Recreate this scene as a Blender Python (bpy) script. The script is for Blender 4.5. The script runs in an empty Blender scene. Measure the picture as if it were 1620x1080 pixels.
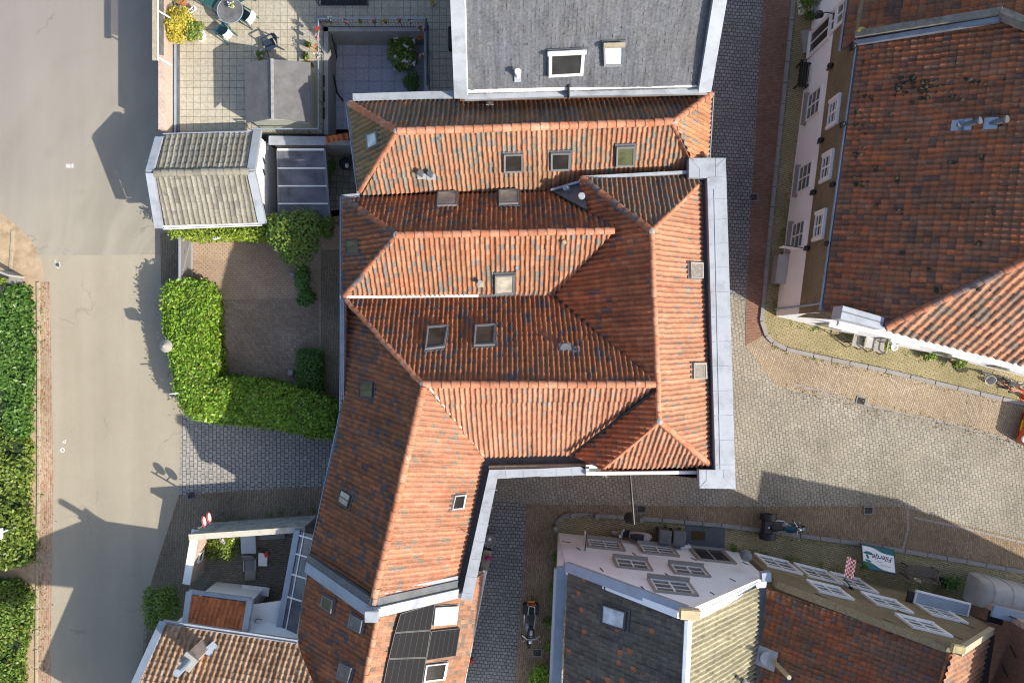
import bpy, bmesh, math, random
import numpy as np
from mathutils import Vector, Matrix

# ------------------------------------------------------------------ camera, sky, sun, exposure
S = bpy.context.scene
COL = S.collection
CAMH, FOC, CX, CY = 38.0, 1260.0, 810.0, 540.0     # drone height above the street, focal length in photo pixels
cam = bpy.data.cameras.new('Camera'); cam_o = bpy.data.objects.new('Camera', cam); COL.objects.link(cam_o)
cam_o.location = (0, 0, CAMH); cam_o.rotation_euler = (0, 0, 0)
cam.sensor_width = 36.0; cam.lens = 36.0 * FOC / 1620.0; cam.clip_start = 0.5; cam.clip_end = 600
S.camera = cam_o
SUNV = Vector((1.17, -0.69, 1.0)).normalized()     # towards the sun
W = bpy.data.worlds.new('World'); S.world = W; W.use_nodes = True
wn = W.node_tree; wn.nodes.clear()
sky = wn.nodes.new('ShaderNodeTexSky'); sky.sky_type = 'NISHITA'; sky.sun_disc = False
sky.sun_elevation = math.asin(SUNV.z); sky.sun_rotation = math.atan2(SUNV.x, SUNV.y)
sky.air_density = 1.0; sky.dust_density = 2.0; sky.ozone_density = 1.0
bg = wn.nodes.new('ShaderNodeBackground'); bg.inputs[1].default_value = 0.15
wo = wn.nodes.new('ShaderNodeOutputWorld'); wn.links.new(sky.outputs[0], bg.inputs[0]); wn.links.new(bg.outputs[0], wo.inputs[0])
sun = bpy.data.lights.new('Sun', 'SUN'); sun_o = bpy.data.objects.new('Sun', sun); COL.objects.link(sun_o)
sun.energy = 4.4; sun.angle = math.radians(0.5); sun.color = (1.0, 0.93, 0.815)
sun_o.rotation_euler = (-SUNV).to_track_quat('-Z', 'Y').to_euler(); sun_o.location = (20, -12, 40)
S.view_settings.view_transform = 'Standard'; S.view_settings.look = 'None'
S.view_settings.exposure = 0.62; S.view_settings.gamma = 1.0
S.cycles.filter_width = 1.1
random.seed(7); RNG = np.random.default_rng(7)

# ------------------------------------------------------------------ helpers
def P(px, py, h=0.0):                      # a photo pixel at a known height -> metres
    z = CAMH - h
    return Vector(((px - CX) * z / FOC, -(py - CY) * z / FOC, h))
def PP(l, h): return [P(x, y, h) for x, y in l]
class Plane:
    def __init__(s, a, b, c):
        s.p = [P(*q) if not isinstance(q, Vector) else q for q in (a, b, c)]
        n = (s.p[1] - s.p[0]).cross(s.p[2] - s.p[0]).normalized()
        s.n = n if n.z > 0 else -n; s.o = s.p[0]
    def at(s, px, py, off=0.0):
        C = Vector((0, 0, CAMH)); d = Vector(((px - CX) / FOC, -(py - CY) / FOC, -1.0))
        t = (s.o - C).dot(s.n) / d.dot(s.n)
        return C + d * t + s.n * off
WOFF = {}
def off_of(o): return WOFF.get(o.name, Vector((0, 0, 0))) if o else Vector((0, 0, 0))
def tag(o, label=None, cat=None, group=None, kind=None):
    if label: o['label'] = label
    if cat: o['category'] = cat
    if group: o['group'] = group
    if kind: o['kind'] = kind
    return o
def thing(name, label, cat, loc=(0, 0, 0), group=None, rz=0.0):
    o = bpy.data.objects.new(name, None); COL.objects.link(o); o.empty_display_size = 0.3
    o.location = loc; o.rotation_euler = (0, 0, rz); WOFF[o.name] = Vector(loc)
    return tag(o, label, cat, group)
def dup(root, loc, rz=0.0, label=None, group=None, name=None):
    def cp(o, par):
        c = o.copy(); COL.objects.link(c)
        if par: c.parent = par
        for ch in list(o.children): cp(ch, c)
        return c
    r = cp(root, None); r.location = loc; r.rotation_euler = (0, 0, rz)
    if label: r['label'] = label
    if group: r['group'] = group
    return r
class MB:
    def __init__(s): s.v = []; s.f = []; s.uv = None
    def add(s, vs, fs):
        b = len(s.v); s.v += [Vector(x) for x in vs]; s.f += [tuple(i + b for i in f) for f in fs]; return s
    def poly(s, pts): return s.add(pts, [tuple(range(len(pts)))])
    def extrude(s, pts, vec):
        n = len(pts); vec = Vector(vec); q = [Vector(p) + vec for p in pts]
        return s.add(list(pts) + q, [tuple(range(n)), tuple(range(2 * n - 1, n - 1, -1))] + [(i, i + n, (i + 1) % n + n, (i + 1) % n) for i in range(n)])
    def box(s, c, size, rz=0.0, M=None):
        x, y, z = [k / 2 for k in size]; R = Matrix.Rotation(rz, 3, 'Z') if M is None else M; c = Vector(c)
        vs = [c + R @ Vector((a * x, b * y, d * z)) for d in (-1, 1) for b in (-1, 1) for a in (-1, 1)]
        return s.add(vs, [(0, 2, 3, 1), (4, 5, 7, 6), (0, 1, 5, 4), (2, 6, 7, 3), (0, 4, 6, 2), (1, 3, 7, 5)])
    def bar(s, p, q, w, h, up=(0, 0, 1), ext=0.0):    # box from p to q, top face centred on pq
        p = Vector(p); q = Vector(q); d = (q - p).normalized(); p = p - d * ext; q = q + d * ext
        a = d.cross(Vector(up)).normalized(); u = a.cross(d).normalized()
        vs = [p - a * w / 2, p + a * w / 2, p + a * w / 2 - u * h, p - a * w / 2 - u * h]
        vs += [x + (q - p) for x in vs]
        return s.add(vs, [(0, 1, 2, 3), (7, 6, 5, 4), (0, 4, 5, 1), (1, 5, 6, 2), (2, 6, 7, 3), (3, 7, 4, 0)])
    def tube(s, p, q, r0, r1=None, n=10, cap=True):
        r1 = r0 if r1 is None else r1; p = Vector(p); q = Vector(q); d = (q - p).normalized()
        a = d.orthogonal().normalized(); b = d.cross(a)
        vs = [c + (a * math.cos(t) + b * math.sin(t)) * r for c, r in ((p, r0), (q, r1)) for t in [2 * math.pi * i / n for i in range(n)]]
        fs = [(i, (i + 1) % n, (i + 1) % n + n, i + n) for i in range(n)]
        if cap: fs += [tuple(range(n - 1, -1, -1)), tuple(range(n, 2 * n))]
        return s.add(vs, fs)
    def path(s, pts, r, n=8):
        for a, b in zip(pts[:-1], pts[1:]): s.tube(a, b, r, r, n)
        for c in pts[1:-1]: s.ball(c, (r, r, r), 8, 5)
        return s
    def ball(s, c, rad, nu=14, nv=9, M=None):
        c = Vector(c); vs = []; fs = []; M = M or Matrix.Identity(3)
        for j in range(nv + 1):
            t = math.pi * j / nv
            for i in range(nu):
                a = 2 * math.pi * i / nu
                vs.append(c + M @ Vector((rad[0] * math.sin(t) * math.cos(a), rad[1] * math.sin(t) * math.sin(a), rad[2] * math.cos(t))))
        for j in range(nv):
            for i in range(nu):
                fs.append((j * nu + i, (j + 1) * nu + i, (j + 1) * nu + (i + 1) % nu, j * nu + (i + 1) % nu))
        return s.add(vs, fs)
    def torus(s, c, R, r, axis=(0, 0, 1), nu=24, nv=8):
        c = Vector(c); z = Vector(axis).normalized(); x = z.orthogonal().normalized(); y = z.cross(x); vs = []; fs = []
        for i in range(nu):
            a = 2 * math.pi * i / nu; e = x * math.cos(a) + y * math.sin(a)
            for j in range(nv):
                b = 2 * math.pi * j / nv; vs.append(c + e * (R + r * math.cos(b)) + z * r * math.sin(b))
        for i in range(nu):
            for j in range(nv):
                fs.append((i * nv + j, ((i + 1) % nu) * nv + j, ((i + 1) % nu) * nv + (j + 1) % nv, i * nv + (j + 1) % nv))
        return s.add(vs, fs)
    def lathe(s, c, prof, n=16):
        c = Vector(c); vs = []; m = len(prof)
        for i in range(n):
            a = 2 * math.pi * i / n
            for r, z in prof: vs.append(c + Vector((r * math.cos(a), r * math.sin(a), z)))
        return s.add(vs, [(i * m + j, ((i + 1) % n) * m + j, ((i + 1) % n) * m + j + 1, i * m + j + 1) for i in range(n) for j in range(m - 1)])
    def loft(s, secs, closed=True):
        m = len(secs[0]); vs = [p for q in secs for p in q]
        fs = [(i * m + j, i * m + (j + 1) % m, (i + 1) * m + (j + 1) % m, (i + 1) * m + j) for i in range(len(secs) - 1) for j in range(m)]
        if closed: fs += [tuple(range(m - 1, -1, -1)), tuple((len(secs) - 1) * m + j for j in range(m))]
        return s.add(vs, fs)
    def xf(s, M): s.v = [M @ v for v in s.v]; return s
    def build(s, name, mat, parent=None, smooth=False, bevel=0.0, label=None):
        me = bpy.data.meshes.new(name); o = bpy.data.objects.new(name, me); COL.objects.link(o)
        w = off_of(parent)
        if parent is None:                 # origin at the base
            lo = [min(v[i] for v in s.v) for i in range(3)]; hi = [max(v[i] for v in s.v) for i in range(3)]
            w = Vector(((lo[0] + hi[0]) / 2, (lo[1] + hi[1]) / 2, lo[2])); o.location = w
        me.from_pydata([tuple(v - w) for v in s.v], [], s.f); me.materials.append(mat)
        bm = bmesh.new(); bm.from_mesh(me); bmesh.ops.recalc_face_normals(bm, faces=bm.faces)
        if bevel: bmesh.ops.bevel(bm, geom=[e for e in bm.edges if len(e.link_faces) == 2 and e.calc_face_angle(0) > 0.5], offset=bevel, segments=2, affect='EDGES')
        bm.to_mesh(me); bm.free()
        if smooth:
            for p in me.polygons: p.use_smooth = True
            me.set_sharp_from_angle(angle=math.radians(42))
        if parent: o.parent = parent
        WOFF[o.name] = w
        if label: o['label'] = label
        return o

# ------------------------------------------------------------------ materials
def new_mat(name):
    m = bpy.data.materials.new(name); m.use_nodes = True; nt = m.node_tree
    return m, nt, nt.nodes['Principled BSDF']
def N(nt, t, **k):
    n = nt.nodes.new('ShaderNode' + t)
    for a, b in k.items(): setattr(n, a, b)
    return n
def L(nt, a, b): nt.links.new(a, b)
def c4(c): return (c[0], c[1], c[2], 1.0)
def mixc(nt, fac, a, b, mode='MIX'):
    n = N(nt, 'Mix', data_type='RGBA', blend_type=mode)
    for sock, val in ((n.inputs[0], fac), (n.inputs[6], a), (n.inputs[7], b)):
        if hasattr(val, 'links'): L(nt, val, sock)
        elif sock.type == 'RGBA': sock.default_value = c4(val)
        else: sock.default_value = val
    return n.outputs[2]
def mth(nt, op, a, b=None, clamp=False):
    n = N(nt, 'Math', operation=op, use_clamp=clamp)
    for i, v in enumerate((a, b)):
        if v is None: continue
        if hasattr(v, 'links'): L(nt, v, n.inputs[i])
        else: n.inputs[i].default_value = v
    return n.outputs[0]
def ramp(nt, fac, stops, interp='LINEAR'):
    n = N(nt, 'ValToRGB'); r = n.color_ramp; r.interpolation = interp
    while len(r.elements) < len(stops): r.elements.new(0.5)
    for e, (p, c) in zip(r.elements, stops):
        e.position = p; e.color = c4(c) if isinstance(c, (tuple, list)) else (c, c, c, 1)
    L(nt, fac, n.inputs[0]); return n.outputs[0]
def pos(nt): return N(nt, 'NewGeometry').outputs['Position']
def noise(nt, vec, scale, detail=3.0, rough=0.55):
    n = N(nt, 'TexNoise'); n.inputs['Scale'].default_value = scale; n.inputs['Detail'].default_value = detail
    n.inputs['Roughness'].default_value = rough; L(nt, vec, n.inputs['Vector']); return n.outputs['Fac']
def bump(nt, h, dist, strength=1.0):
    b = N(nt, 'Bump'); b.inputs['Strength'].default_value = strength; b.inputs['Distance'].default_value = dist; L(nt, h, b.inputs['Height']); return b.outputs[0]
def mat(name, col, rough=0.6, var=0.18, scale=3.0, metal=0.0, stain=None, amt=0.4, sscale=1.2, bmp=0.0, spec=None, fine=18.0):
    m, nt, b = new_mat(name); p = pos(nt)
    v = mth(nt, 'ADD', mth(nt, 'MULTIPLY', noise(nt, p, scale), 0.6), mth(nt, 'MULTIPLY', noise(nt, p, fine, 4.0), 0.4))
    lo = tuple(x * (1 - var) for x in col); hi = tuple(min(1, x * (1 + var)) for x in col)
    c = ramp(nt, v, [(0.3, lo), (0.7, hi)])
    if stain: c = mixc(nt, mth(nt, 'MULTIPLY', ramp(nt, noise(nt, p, sscale, 6.0, 0.65), [(0.48, 0.0), (0.66, 1.0)]), amt), c, stain)
    L(nt, c, b.inputs['Base Color']); b.inputs['Roughness'].default_value = rough; b.inputs['Metallic'].default_value = metal
    if spec is not None: b.inputs['Specular IOR Level'].default_value = spec
    if bmp: L(nt, bump(nt, noise(nt, p, fine * 1.6, 4.0), bmp), b.inputs['Normal'])
    return m
def tile_mat(name, cols, dark=((0.06, 0.06, 0.065), 0.1), stain=((0.05, 0.045, 0.035), 0.4), pale=None, rough=0.8, sscale=0.7, lich=None, pan=0.4, edge=0.35):
    m, nt, b = new_mat(name); uv = N(nt, 'UVMap').outputs[0]; p = pos(nt)
    fl = N(nt, 'VectorMath', operation='FLOOR'); L(nt, uv, fl.inputs[0])
    w1 = N(nt, 'TexWhiteNoise', noise_dimensions='2D'); L(nt, fl.outputs[0], w1.inputs['Vector'])
    k = len(cols); c = ramp(nt, w1.outputs['Value'], [(i / max(1, k - 1), q) for i, q in enumerate(cols)])
    c = mixc(nt, ramp(nt, noise(nt, p, sscale, 7.0, 0.62), [(0.42, 0.0), (0.68, stain[1])]), c, stain[0])
    sp = N(nt, 'SeparateColor'); L(nt, w1.outputs['Color'], sp.inputs[0])
    cl = ramp(nt, noise(nt, p, 0.55, 2.0), [(0.38, 0.12), (0.64, 2.1)])
    dk = mth(nt, 'GREATER_THAN', mth(nt, 'MULTIPLY', cl, dark[1]), sp.outputs[1])
    c = mixc(nt, mth(nt, 'MULTIPLY', dk, 0.8), c, dark[0])
    if pale: c = mixc(nt, ramp(nt, noise(nt, p, 5.0, 8.0, 0.7), [(0.56, 0.0), (0.72, pale[1])]), c, pale[0])
    if lich: c = mixc(nt, ramp(nt, noise(nt, p, 2.3, 8.0, 0.72), [(0.6, 0.0), (0.68, lich[1])]), c, lich[0])
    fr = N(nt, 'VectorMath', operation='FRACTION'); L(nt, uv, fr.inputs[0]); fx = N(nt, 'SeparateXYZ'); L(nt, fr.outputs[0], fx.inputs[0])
    dirt_shade = tuple(0.5 * x for x in stain[0])       # dirt tone doubling as painted shade in the pans and at the laps
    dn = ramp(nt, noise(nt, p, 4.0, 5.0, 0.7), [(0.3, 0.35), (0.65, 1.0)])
    c = mixc(nt, mth(nt, 'MULTIPLY', dn, ramp(nt, fx.outputs[0], [(0.0, 0.55 * pan), (0.09, 0.0), (0.54, 0.0), (0.68, pan), (0.9, pan)])), c, dirt_shade)
    c = mixc(nt, mth(nt, 'MULTIPLY', dn, ramp(nt, fx.outputs[1], [(0.0, edge), (0.10, 0.0), (0.86, 0.0), (1.0, edge)])), c, dirt_shade)
    sv = N(nt, 'VectorMath', operation='MULTIPLY'); L(nt, uv, sv.inputs[0]); sv.inputs[1].default_value = (0.55, 0.075, 1)
    c = mixc(nt, 1.0, c, ramp(nt, noise(nt, sv.outputs[0], 1.0, 4.0, 0.6), [(0.3, 0.66), (0.7, 1.2)]), 'MULTIPLY')
    c = mixc(nt, 1.0, c, ramp(nt, noise(nt, p, 14.0, 5.0, 0.7), [(0.25, 0.62), (0.75, 1.3)]), 'MULTIPLY')
    L(nt, c, b.inputs['Base Color']); b.inputs['Roughness'].default_value = rough; b.inputs['Specular IOR Level'].default_value = 0.3
    L(nt, bump(nt, noise(nt, p, 40.0, 4.0), 0.006), b.inputs['Normal'])
    return m
def paver(name, c1, c2, mortar, bw, bh, rot=0.0, gap=0.012, distort=0.02, big=0.3, tint=None, tamt=0.5, squash=1.0, rough=0.85, offset=0.5, bias=0.0, vert=False, bd=0.012):
    m, nt, b = new_mat(name); p = pos(nt)
    if vert:                                 # brick courses on any upright wall: x+y along, z up
        sp = N(nt, 'SeparateXYZ'); L(nt, p, sp.inputs[0]); cb = N(nt, 'CombineXYZ')
        L(nt, mth(nt, 'ADD', sp.outputs[0], sp.outputs[1]), cb.inputs[0]); L(nt, sp.outputs[2], cb.inputs[1]); vec = cb.outputs[0]
    else:
        mp = N(nt, 'Mapping'); mp.inputs['Rotation'].default_value = (0, 0, rot); L(nt, p, mp.inputs[0]); vec = mp.outputs[0]
    if distort:
        nn = N(nt, 'TexNoise'); nn.inputs['Scale'].default_value = 1.7; nn.inputs['Detail'].default_value = 4; L(nt, p, nn.inputs['Vector'])
        vm = N(nt, 'VectorMath', operation='MULTIPLY_ADD'); L(nt, nn.outputs['Color'], vm.inputs[0])
        vm.inputs[1].default_value = (distort * 6,) * 3; L(nt, vec, vm.inputs[2]); vec = vm.outputs[0]
    br = N(nt, 'TexBrick'); L(nt, vec, br.inputs['Vector']); br.offset = offset; br.squash = squash
    for k, v in (('Scale', 1.0), ('Mortar Size', gap), ('Mortar Smooth', 0.3), ('Bias', bias), ('Brick Width', bw), ('Row Height', bh)): br.inputs[k].default_value = v
    for k, v in (('Color1', c1), ('Color2', c2), ('Mortar', mortar)): br.inputs[k].default_value = c4(v)
    c = br.outputs['Color']
    if tint: c = mixc(nt, ramp(nt, noise(nt, p, 0.5, 6.0, 0.65), [(0.4, 0.0), (0.65, tamt)]), c, tint)
    c = mixc(nt, 1.0, c, ramp(nt, noise(nt, p, 0.35, 5.0), [(0.3, 1 - big), (0.7, 1 + big)]), 'MULTIPLY')
    c = mixc(nt, 1.0, c, ramp(nt, noise(nt, p, 9.0, 5.0, 0.7), [(0.25, 0.7), (0.75, 1.25)]), 'MULTIPLY')
    L(nt, c, b.inputs['Base Color']); b.inputs['Roughness'].default_value = rough; b.inputs['Specular IOR Level'].default_value = 0.3
    hgt = mth(nt, 'ADD', mth(nt, 'SUBTRACT', 1.0, br.outputs['Fac']), mth(nt, 'MULTIPLY', noise(nt, p, 30.0), 0.5))
    L(nt, bump(nt, hgt, bd), b.inputs['Normal'])
    return m
def leaf_mat(name, cols, rough=0.5, trans=0.25):
    m, nt, b = new_mat(name); uv = N(nt, 'UVMap').outputs[0]
    sp = N(nt, 'SeparateXYZ'); L(nt, uv, sp.inputs[0]); k = len(cols)
    c = ramp(nt, sp.outputs[0], [(i / max(1, k - 1), q) for i, q in enumerate(cols)])
    L(nt, c, b.inputs['Base Color']); b.inputs['Roughness'].default_value = rough; b.inputs['Specular IOR Level'].default_value = 0.35
    t = N(nt, 'BsdfTranslucent'); L(nt, c, t.inputs[0]); mx = N(nt, 'MixShader'); mx.inputs[0].default_value = trans
    L(nt, b.outputs[0], mx.inputs[1]); L(nt, t.outputs[0], mx.inputs[2])
    L(nt, mx.outputs[0], nt.nodes['Material Output'].inputs[0])
    return m
def glass(name, col, rough=0.05, alpha=None, spec=0.6):
    m, nt, b = new_mat(name); p = pos(nt)
    c = ramp(nt, noise(nt, p, 2.2, 4.0), [(0.3, tuple(x * 0.6 for x in col)), (0.7, tuple(min(1, x * 1.3) for x in col))])
    L(nt, c, b.inputs['Base Color']); b.inputs['Roughness'].default_value = rough; b.inputs['Specular IOR Level'].default_value = spec
    if alpha is not None: b.inputs['Alpha'].default_value = alpha
    return m
def asphalt(name, c, c2, sc=0.25, streak=0.0, far=None, wear=0.05):
    m, nt, b = new_mat(name); p = pos(nt)
    a = ramp(nt, noise(nt, p, sc, 5.0, 0.6), [(0.35, c), (0.65, c2)])
    if streak:
        vr = N(nt, 'VectorRotate', rotation_type='Z_AXIS'); vr.inputs['Angle'].default_value = math.radians(-52); L(nt, p, vr.inputs['Vector'])
        wv = N(nt, 'TexNoise'); wv.inputs['Scale'].default_value = 0.12; L(nt, p, wv.inputs['Vector'])
        ad = N(nt, 'VectorMath', operation='MULTIPLY_ADD'); L(nt, wv.outputs['Color'], ad.inputs[0]); ad.inputs[1].default_value = (7, 7, 0); L(nt, vr.outputs[0], ad.inputs[2])
        mp = N(nt, 'VectorMath', operation='MULTIPLY'); L(nt, ad.outputs[0], mp.inputs[0]); mp.inputs[1].default_value = (0.13, 0.85, 1)
        st = noise(nt, mp.outputs[0], 1.0, 6.0, 0.6)
        a = mixc(nt, 1.0, a, ramp(nt, st, [(0.33, 1 - streak), (0.67, 1 + streak)]), 'MULTIPLY')
        if far:                                  # older, greyer surfacing towards the far corner
            sx = N(nt, 'SeparateXYZ'); L(nt, p, sx.inputs[0]); d = mth(nt, 'SUBTRACT', mth(nt, 'MULTIPLY', sx.outputs[1], 0.075), mth(nt, 'MULTIPLY', mth(nt, 'ADD', sx.outputs[0], 12.0), 0.075))
            d = mth(nt, 'ADD', d, mth(nt, 'MULTIPLY', st, 1.1)); a = mixc(nt, mth(nt, 'MULTIPLY', mth(nt, 'SUBTRACT', d, 1.75), 1.1, True), a, far)
    wm = N(nt, 'VectorMath', operation='MULTIPLY'); L(nt, p, wm.inputs[0]); wm.inputs[1].default_value = (0.8, 0.05, 1)
    a = mixc(nt, 1.0, a, ramp(nt, noise(nt, wm.outputs[0], 1.0, 5.0, 0.6), [(0.32, 1 - wear), (0.68, 1 + wear)]), 'MULTIPLY')
    vo = N(nt, 'TexVoronoi', feature='DISTANCE_TO_EDGE'); vo.inputs['Scale'].default_value = 0.16; cw = N(nt, 'VectorMath', operation='MULTIPLY_ADD')
    cn = N(nt, 'TexNoise'); cn.inputs['Scale'].default_value = 0.9; cn.inputs['Detail'].default_value = 6; L(nt, p, cn.inputs['Vector']); L(nt, cn.outputs['Color'], cw.inputs[0]); cw.inputs[1].default_value = (2.6, 2.6, 0); L(nt, p, cw.inputs[2]); L(nt, cw.outputs[0], vo.inputs['Vector'])
    ck = mth(nt, 'MULTIPLY', ramp(nt, vo.outputs['Distance'], [(0.0, 1.0), (0.0045, 0.0)]), ramp(nt, noise(nt, p, 0.3, 3.0), [(0.5, 0.0), (0.6, 0.55)]))
    a = mixc(nt, ck, a, (0.09, 0.082, 0.07))
    a = mixc(nt, 1.0, a, ramp(nt, noise(nt, p, 24.0, 3.0, 0.8), [(0.25, 0.74), (0.75, 1.25)]), 'MULTIPLY')
    sp = ramp(nt, noise(nt, p, 1.9, 7.0, 0.75), [(0.66, 0.0), (0.72, 0.35)])
    a = mixc(nt, sp, a, (0.48, 0.44, 0.36))
    dk = ramp(nt, noise(nt, p, 3.1, 8.0, 0.8), [(0.27, 0.55), (0.33, 1.0)]); a = mixc(nt, 1.0, a, dk, 'MULTIPLY')
    L(nt, a, b.inputs['Base Color']); b.inputs['Roughness'].default_value = 0.9
    b.inputs['Specular IOR Level'].default_value = 0.25
    L(nt, bump(nt, noise(nt, p, 45.0, 3.0), 0.008), b.inputs['Normal'])
    return m
M = {}
# roofs
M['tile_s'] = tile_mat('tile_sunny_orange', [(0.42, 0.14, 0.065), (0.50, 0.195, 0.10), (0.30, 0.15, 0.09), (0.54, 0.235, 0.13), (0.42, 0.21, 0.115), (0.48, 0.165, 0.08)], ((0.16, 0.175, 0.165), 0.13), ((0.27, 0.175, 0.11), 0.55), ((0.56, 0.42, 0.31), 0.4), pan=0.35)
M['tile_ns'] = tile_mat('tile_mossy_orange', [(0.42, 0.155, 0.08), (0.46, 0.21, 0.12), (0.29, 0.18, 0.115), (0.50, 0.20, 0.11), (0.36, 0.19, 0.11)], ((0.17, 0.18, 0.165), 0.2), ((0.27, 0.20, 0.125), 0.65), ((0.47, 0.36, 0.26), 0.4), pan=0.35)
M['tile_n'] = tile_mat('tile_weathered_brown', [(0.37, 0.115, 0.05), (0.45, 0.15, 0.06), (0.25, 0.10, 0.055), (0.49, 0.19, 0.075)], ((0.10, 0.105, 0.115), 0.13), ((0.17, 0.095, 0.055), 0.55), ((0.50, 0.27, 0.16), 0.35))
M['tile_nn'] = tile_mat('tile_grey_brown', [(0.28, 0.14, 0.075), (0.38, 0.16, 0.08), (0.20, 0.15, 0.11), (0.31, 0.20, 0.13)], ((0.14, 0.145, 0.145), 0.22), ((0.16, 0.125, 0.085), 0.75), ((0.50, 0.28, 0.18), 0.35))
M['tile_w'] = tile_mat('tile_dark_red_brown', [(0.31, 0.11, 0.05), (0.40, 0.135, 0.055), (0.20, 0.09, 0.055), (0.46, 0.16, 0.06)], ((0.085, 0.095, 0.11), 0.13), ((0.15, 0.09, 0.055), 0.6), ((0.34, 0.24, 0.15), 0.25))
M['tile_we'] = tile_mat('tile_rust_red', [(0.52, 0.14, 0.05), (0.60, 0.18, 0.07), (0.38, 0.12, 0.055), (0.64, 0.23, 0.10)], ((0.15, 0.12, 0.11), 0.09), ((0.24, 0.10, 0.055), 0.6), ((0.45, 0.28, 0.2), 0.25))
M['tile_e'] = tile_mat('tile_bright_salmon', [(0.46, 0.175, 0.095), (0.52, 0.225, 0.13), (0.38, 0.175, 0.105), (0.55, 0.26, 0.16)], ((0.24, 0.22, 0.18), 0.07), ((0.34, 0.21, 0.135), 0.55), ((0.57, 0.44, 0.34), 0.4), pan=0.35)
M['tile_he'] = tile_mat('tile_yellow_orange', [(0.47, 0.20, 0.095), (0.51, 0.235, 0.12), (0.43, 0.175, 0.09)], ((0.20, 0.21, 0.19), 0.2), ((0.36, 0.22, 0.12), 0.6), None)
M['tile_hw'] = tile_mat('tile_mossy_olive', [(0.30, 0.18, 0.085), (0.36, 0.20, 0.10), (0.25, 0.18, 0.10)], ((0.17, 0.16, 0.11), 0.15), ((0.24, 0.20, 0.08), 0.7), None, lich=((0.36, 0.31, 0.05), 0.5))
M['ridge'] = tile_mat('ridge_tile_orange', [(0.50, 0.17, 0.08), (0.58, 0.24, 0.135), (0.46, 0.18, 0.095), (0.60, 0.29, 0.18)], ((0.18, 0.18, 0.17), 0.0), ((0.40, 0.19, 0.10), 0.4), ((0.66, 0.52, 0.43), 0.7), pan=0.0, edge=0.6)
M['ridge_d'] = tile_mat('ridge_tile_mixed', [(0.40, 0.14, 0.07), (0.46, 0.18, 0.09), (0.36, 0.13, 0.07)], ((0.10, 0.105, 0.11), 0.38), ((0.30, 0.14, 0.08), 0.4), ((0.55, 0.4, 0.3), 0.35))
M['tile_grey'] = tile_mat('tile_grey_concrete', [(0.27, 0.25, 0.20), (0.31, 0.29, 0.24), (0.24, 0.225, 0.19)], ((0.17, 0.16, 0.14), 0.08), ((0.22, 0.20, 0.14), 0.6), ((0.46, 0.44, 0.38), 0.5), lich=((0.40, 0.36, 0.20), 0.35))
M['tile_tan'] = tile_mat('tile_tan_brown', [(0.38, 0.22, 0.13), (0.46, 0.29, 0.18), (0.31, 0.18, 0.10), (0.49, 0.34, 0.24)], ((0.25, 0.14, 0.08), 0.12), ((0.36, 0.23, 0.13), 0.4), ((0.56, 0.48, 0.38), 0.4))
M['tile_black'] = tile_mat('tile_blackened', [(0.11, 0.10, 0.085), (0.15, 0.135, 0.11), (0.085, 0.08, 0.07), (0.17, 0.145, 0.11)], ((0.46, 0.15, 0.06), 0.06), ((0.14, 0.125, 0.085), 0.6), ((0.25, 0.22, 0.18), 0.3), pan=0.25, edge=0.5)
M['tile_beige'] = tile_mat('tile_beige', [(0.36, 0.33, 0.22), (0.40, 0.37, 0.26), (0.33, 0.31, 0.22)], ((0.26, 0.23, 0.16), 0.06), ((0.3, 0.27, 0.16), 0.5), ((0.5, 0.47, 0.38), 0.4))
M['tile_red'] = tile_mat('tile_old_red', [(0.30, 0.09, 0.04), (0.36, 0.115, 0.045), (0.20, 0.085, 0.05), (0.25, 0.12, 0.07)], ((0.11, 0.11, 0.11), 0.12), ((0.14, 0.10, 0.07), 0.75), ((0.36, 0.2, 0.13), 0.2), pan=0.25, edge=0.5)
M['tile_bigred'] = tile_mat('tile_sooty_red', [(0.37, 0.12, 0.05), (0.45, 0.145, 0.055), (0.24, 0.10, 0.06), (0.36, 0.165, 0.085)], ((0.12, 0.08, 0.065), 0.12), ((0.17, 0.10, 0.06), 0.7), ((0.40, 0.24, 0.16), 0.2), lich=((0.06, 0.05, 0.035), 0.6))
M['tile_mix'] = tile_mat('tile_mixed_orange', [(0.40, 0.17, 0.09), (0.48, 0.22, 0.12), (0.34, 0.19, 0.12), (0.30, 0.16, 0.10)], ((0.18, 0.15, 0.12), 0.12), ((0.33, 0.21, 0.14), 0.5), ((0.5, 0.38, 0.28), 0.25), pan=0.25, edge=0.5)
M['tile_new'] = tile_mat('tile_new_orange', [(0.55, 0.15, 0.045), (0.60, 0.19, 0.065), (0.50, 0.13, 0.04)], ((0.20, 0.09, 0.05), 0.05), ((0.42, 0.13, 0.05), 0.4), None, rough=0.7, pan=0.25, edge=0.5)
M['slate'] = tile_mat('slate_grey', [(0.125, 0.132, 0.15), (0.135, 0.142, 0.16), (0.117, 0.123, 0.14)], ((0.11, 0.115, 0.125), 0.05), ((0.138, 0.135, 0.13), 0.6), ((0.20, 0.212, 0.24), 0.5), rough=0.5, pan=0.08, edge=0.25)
M['felt'] = mat('roofing_felt_grey', (0.125, 0.122, 0.125), 0.8, 0.25, 2.0, stain=(0.2, 0.195, 0.18), amt=0.35, sscale=2.5)
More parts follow.
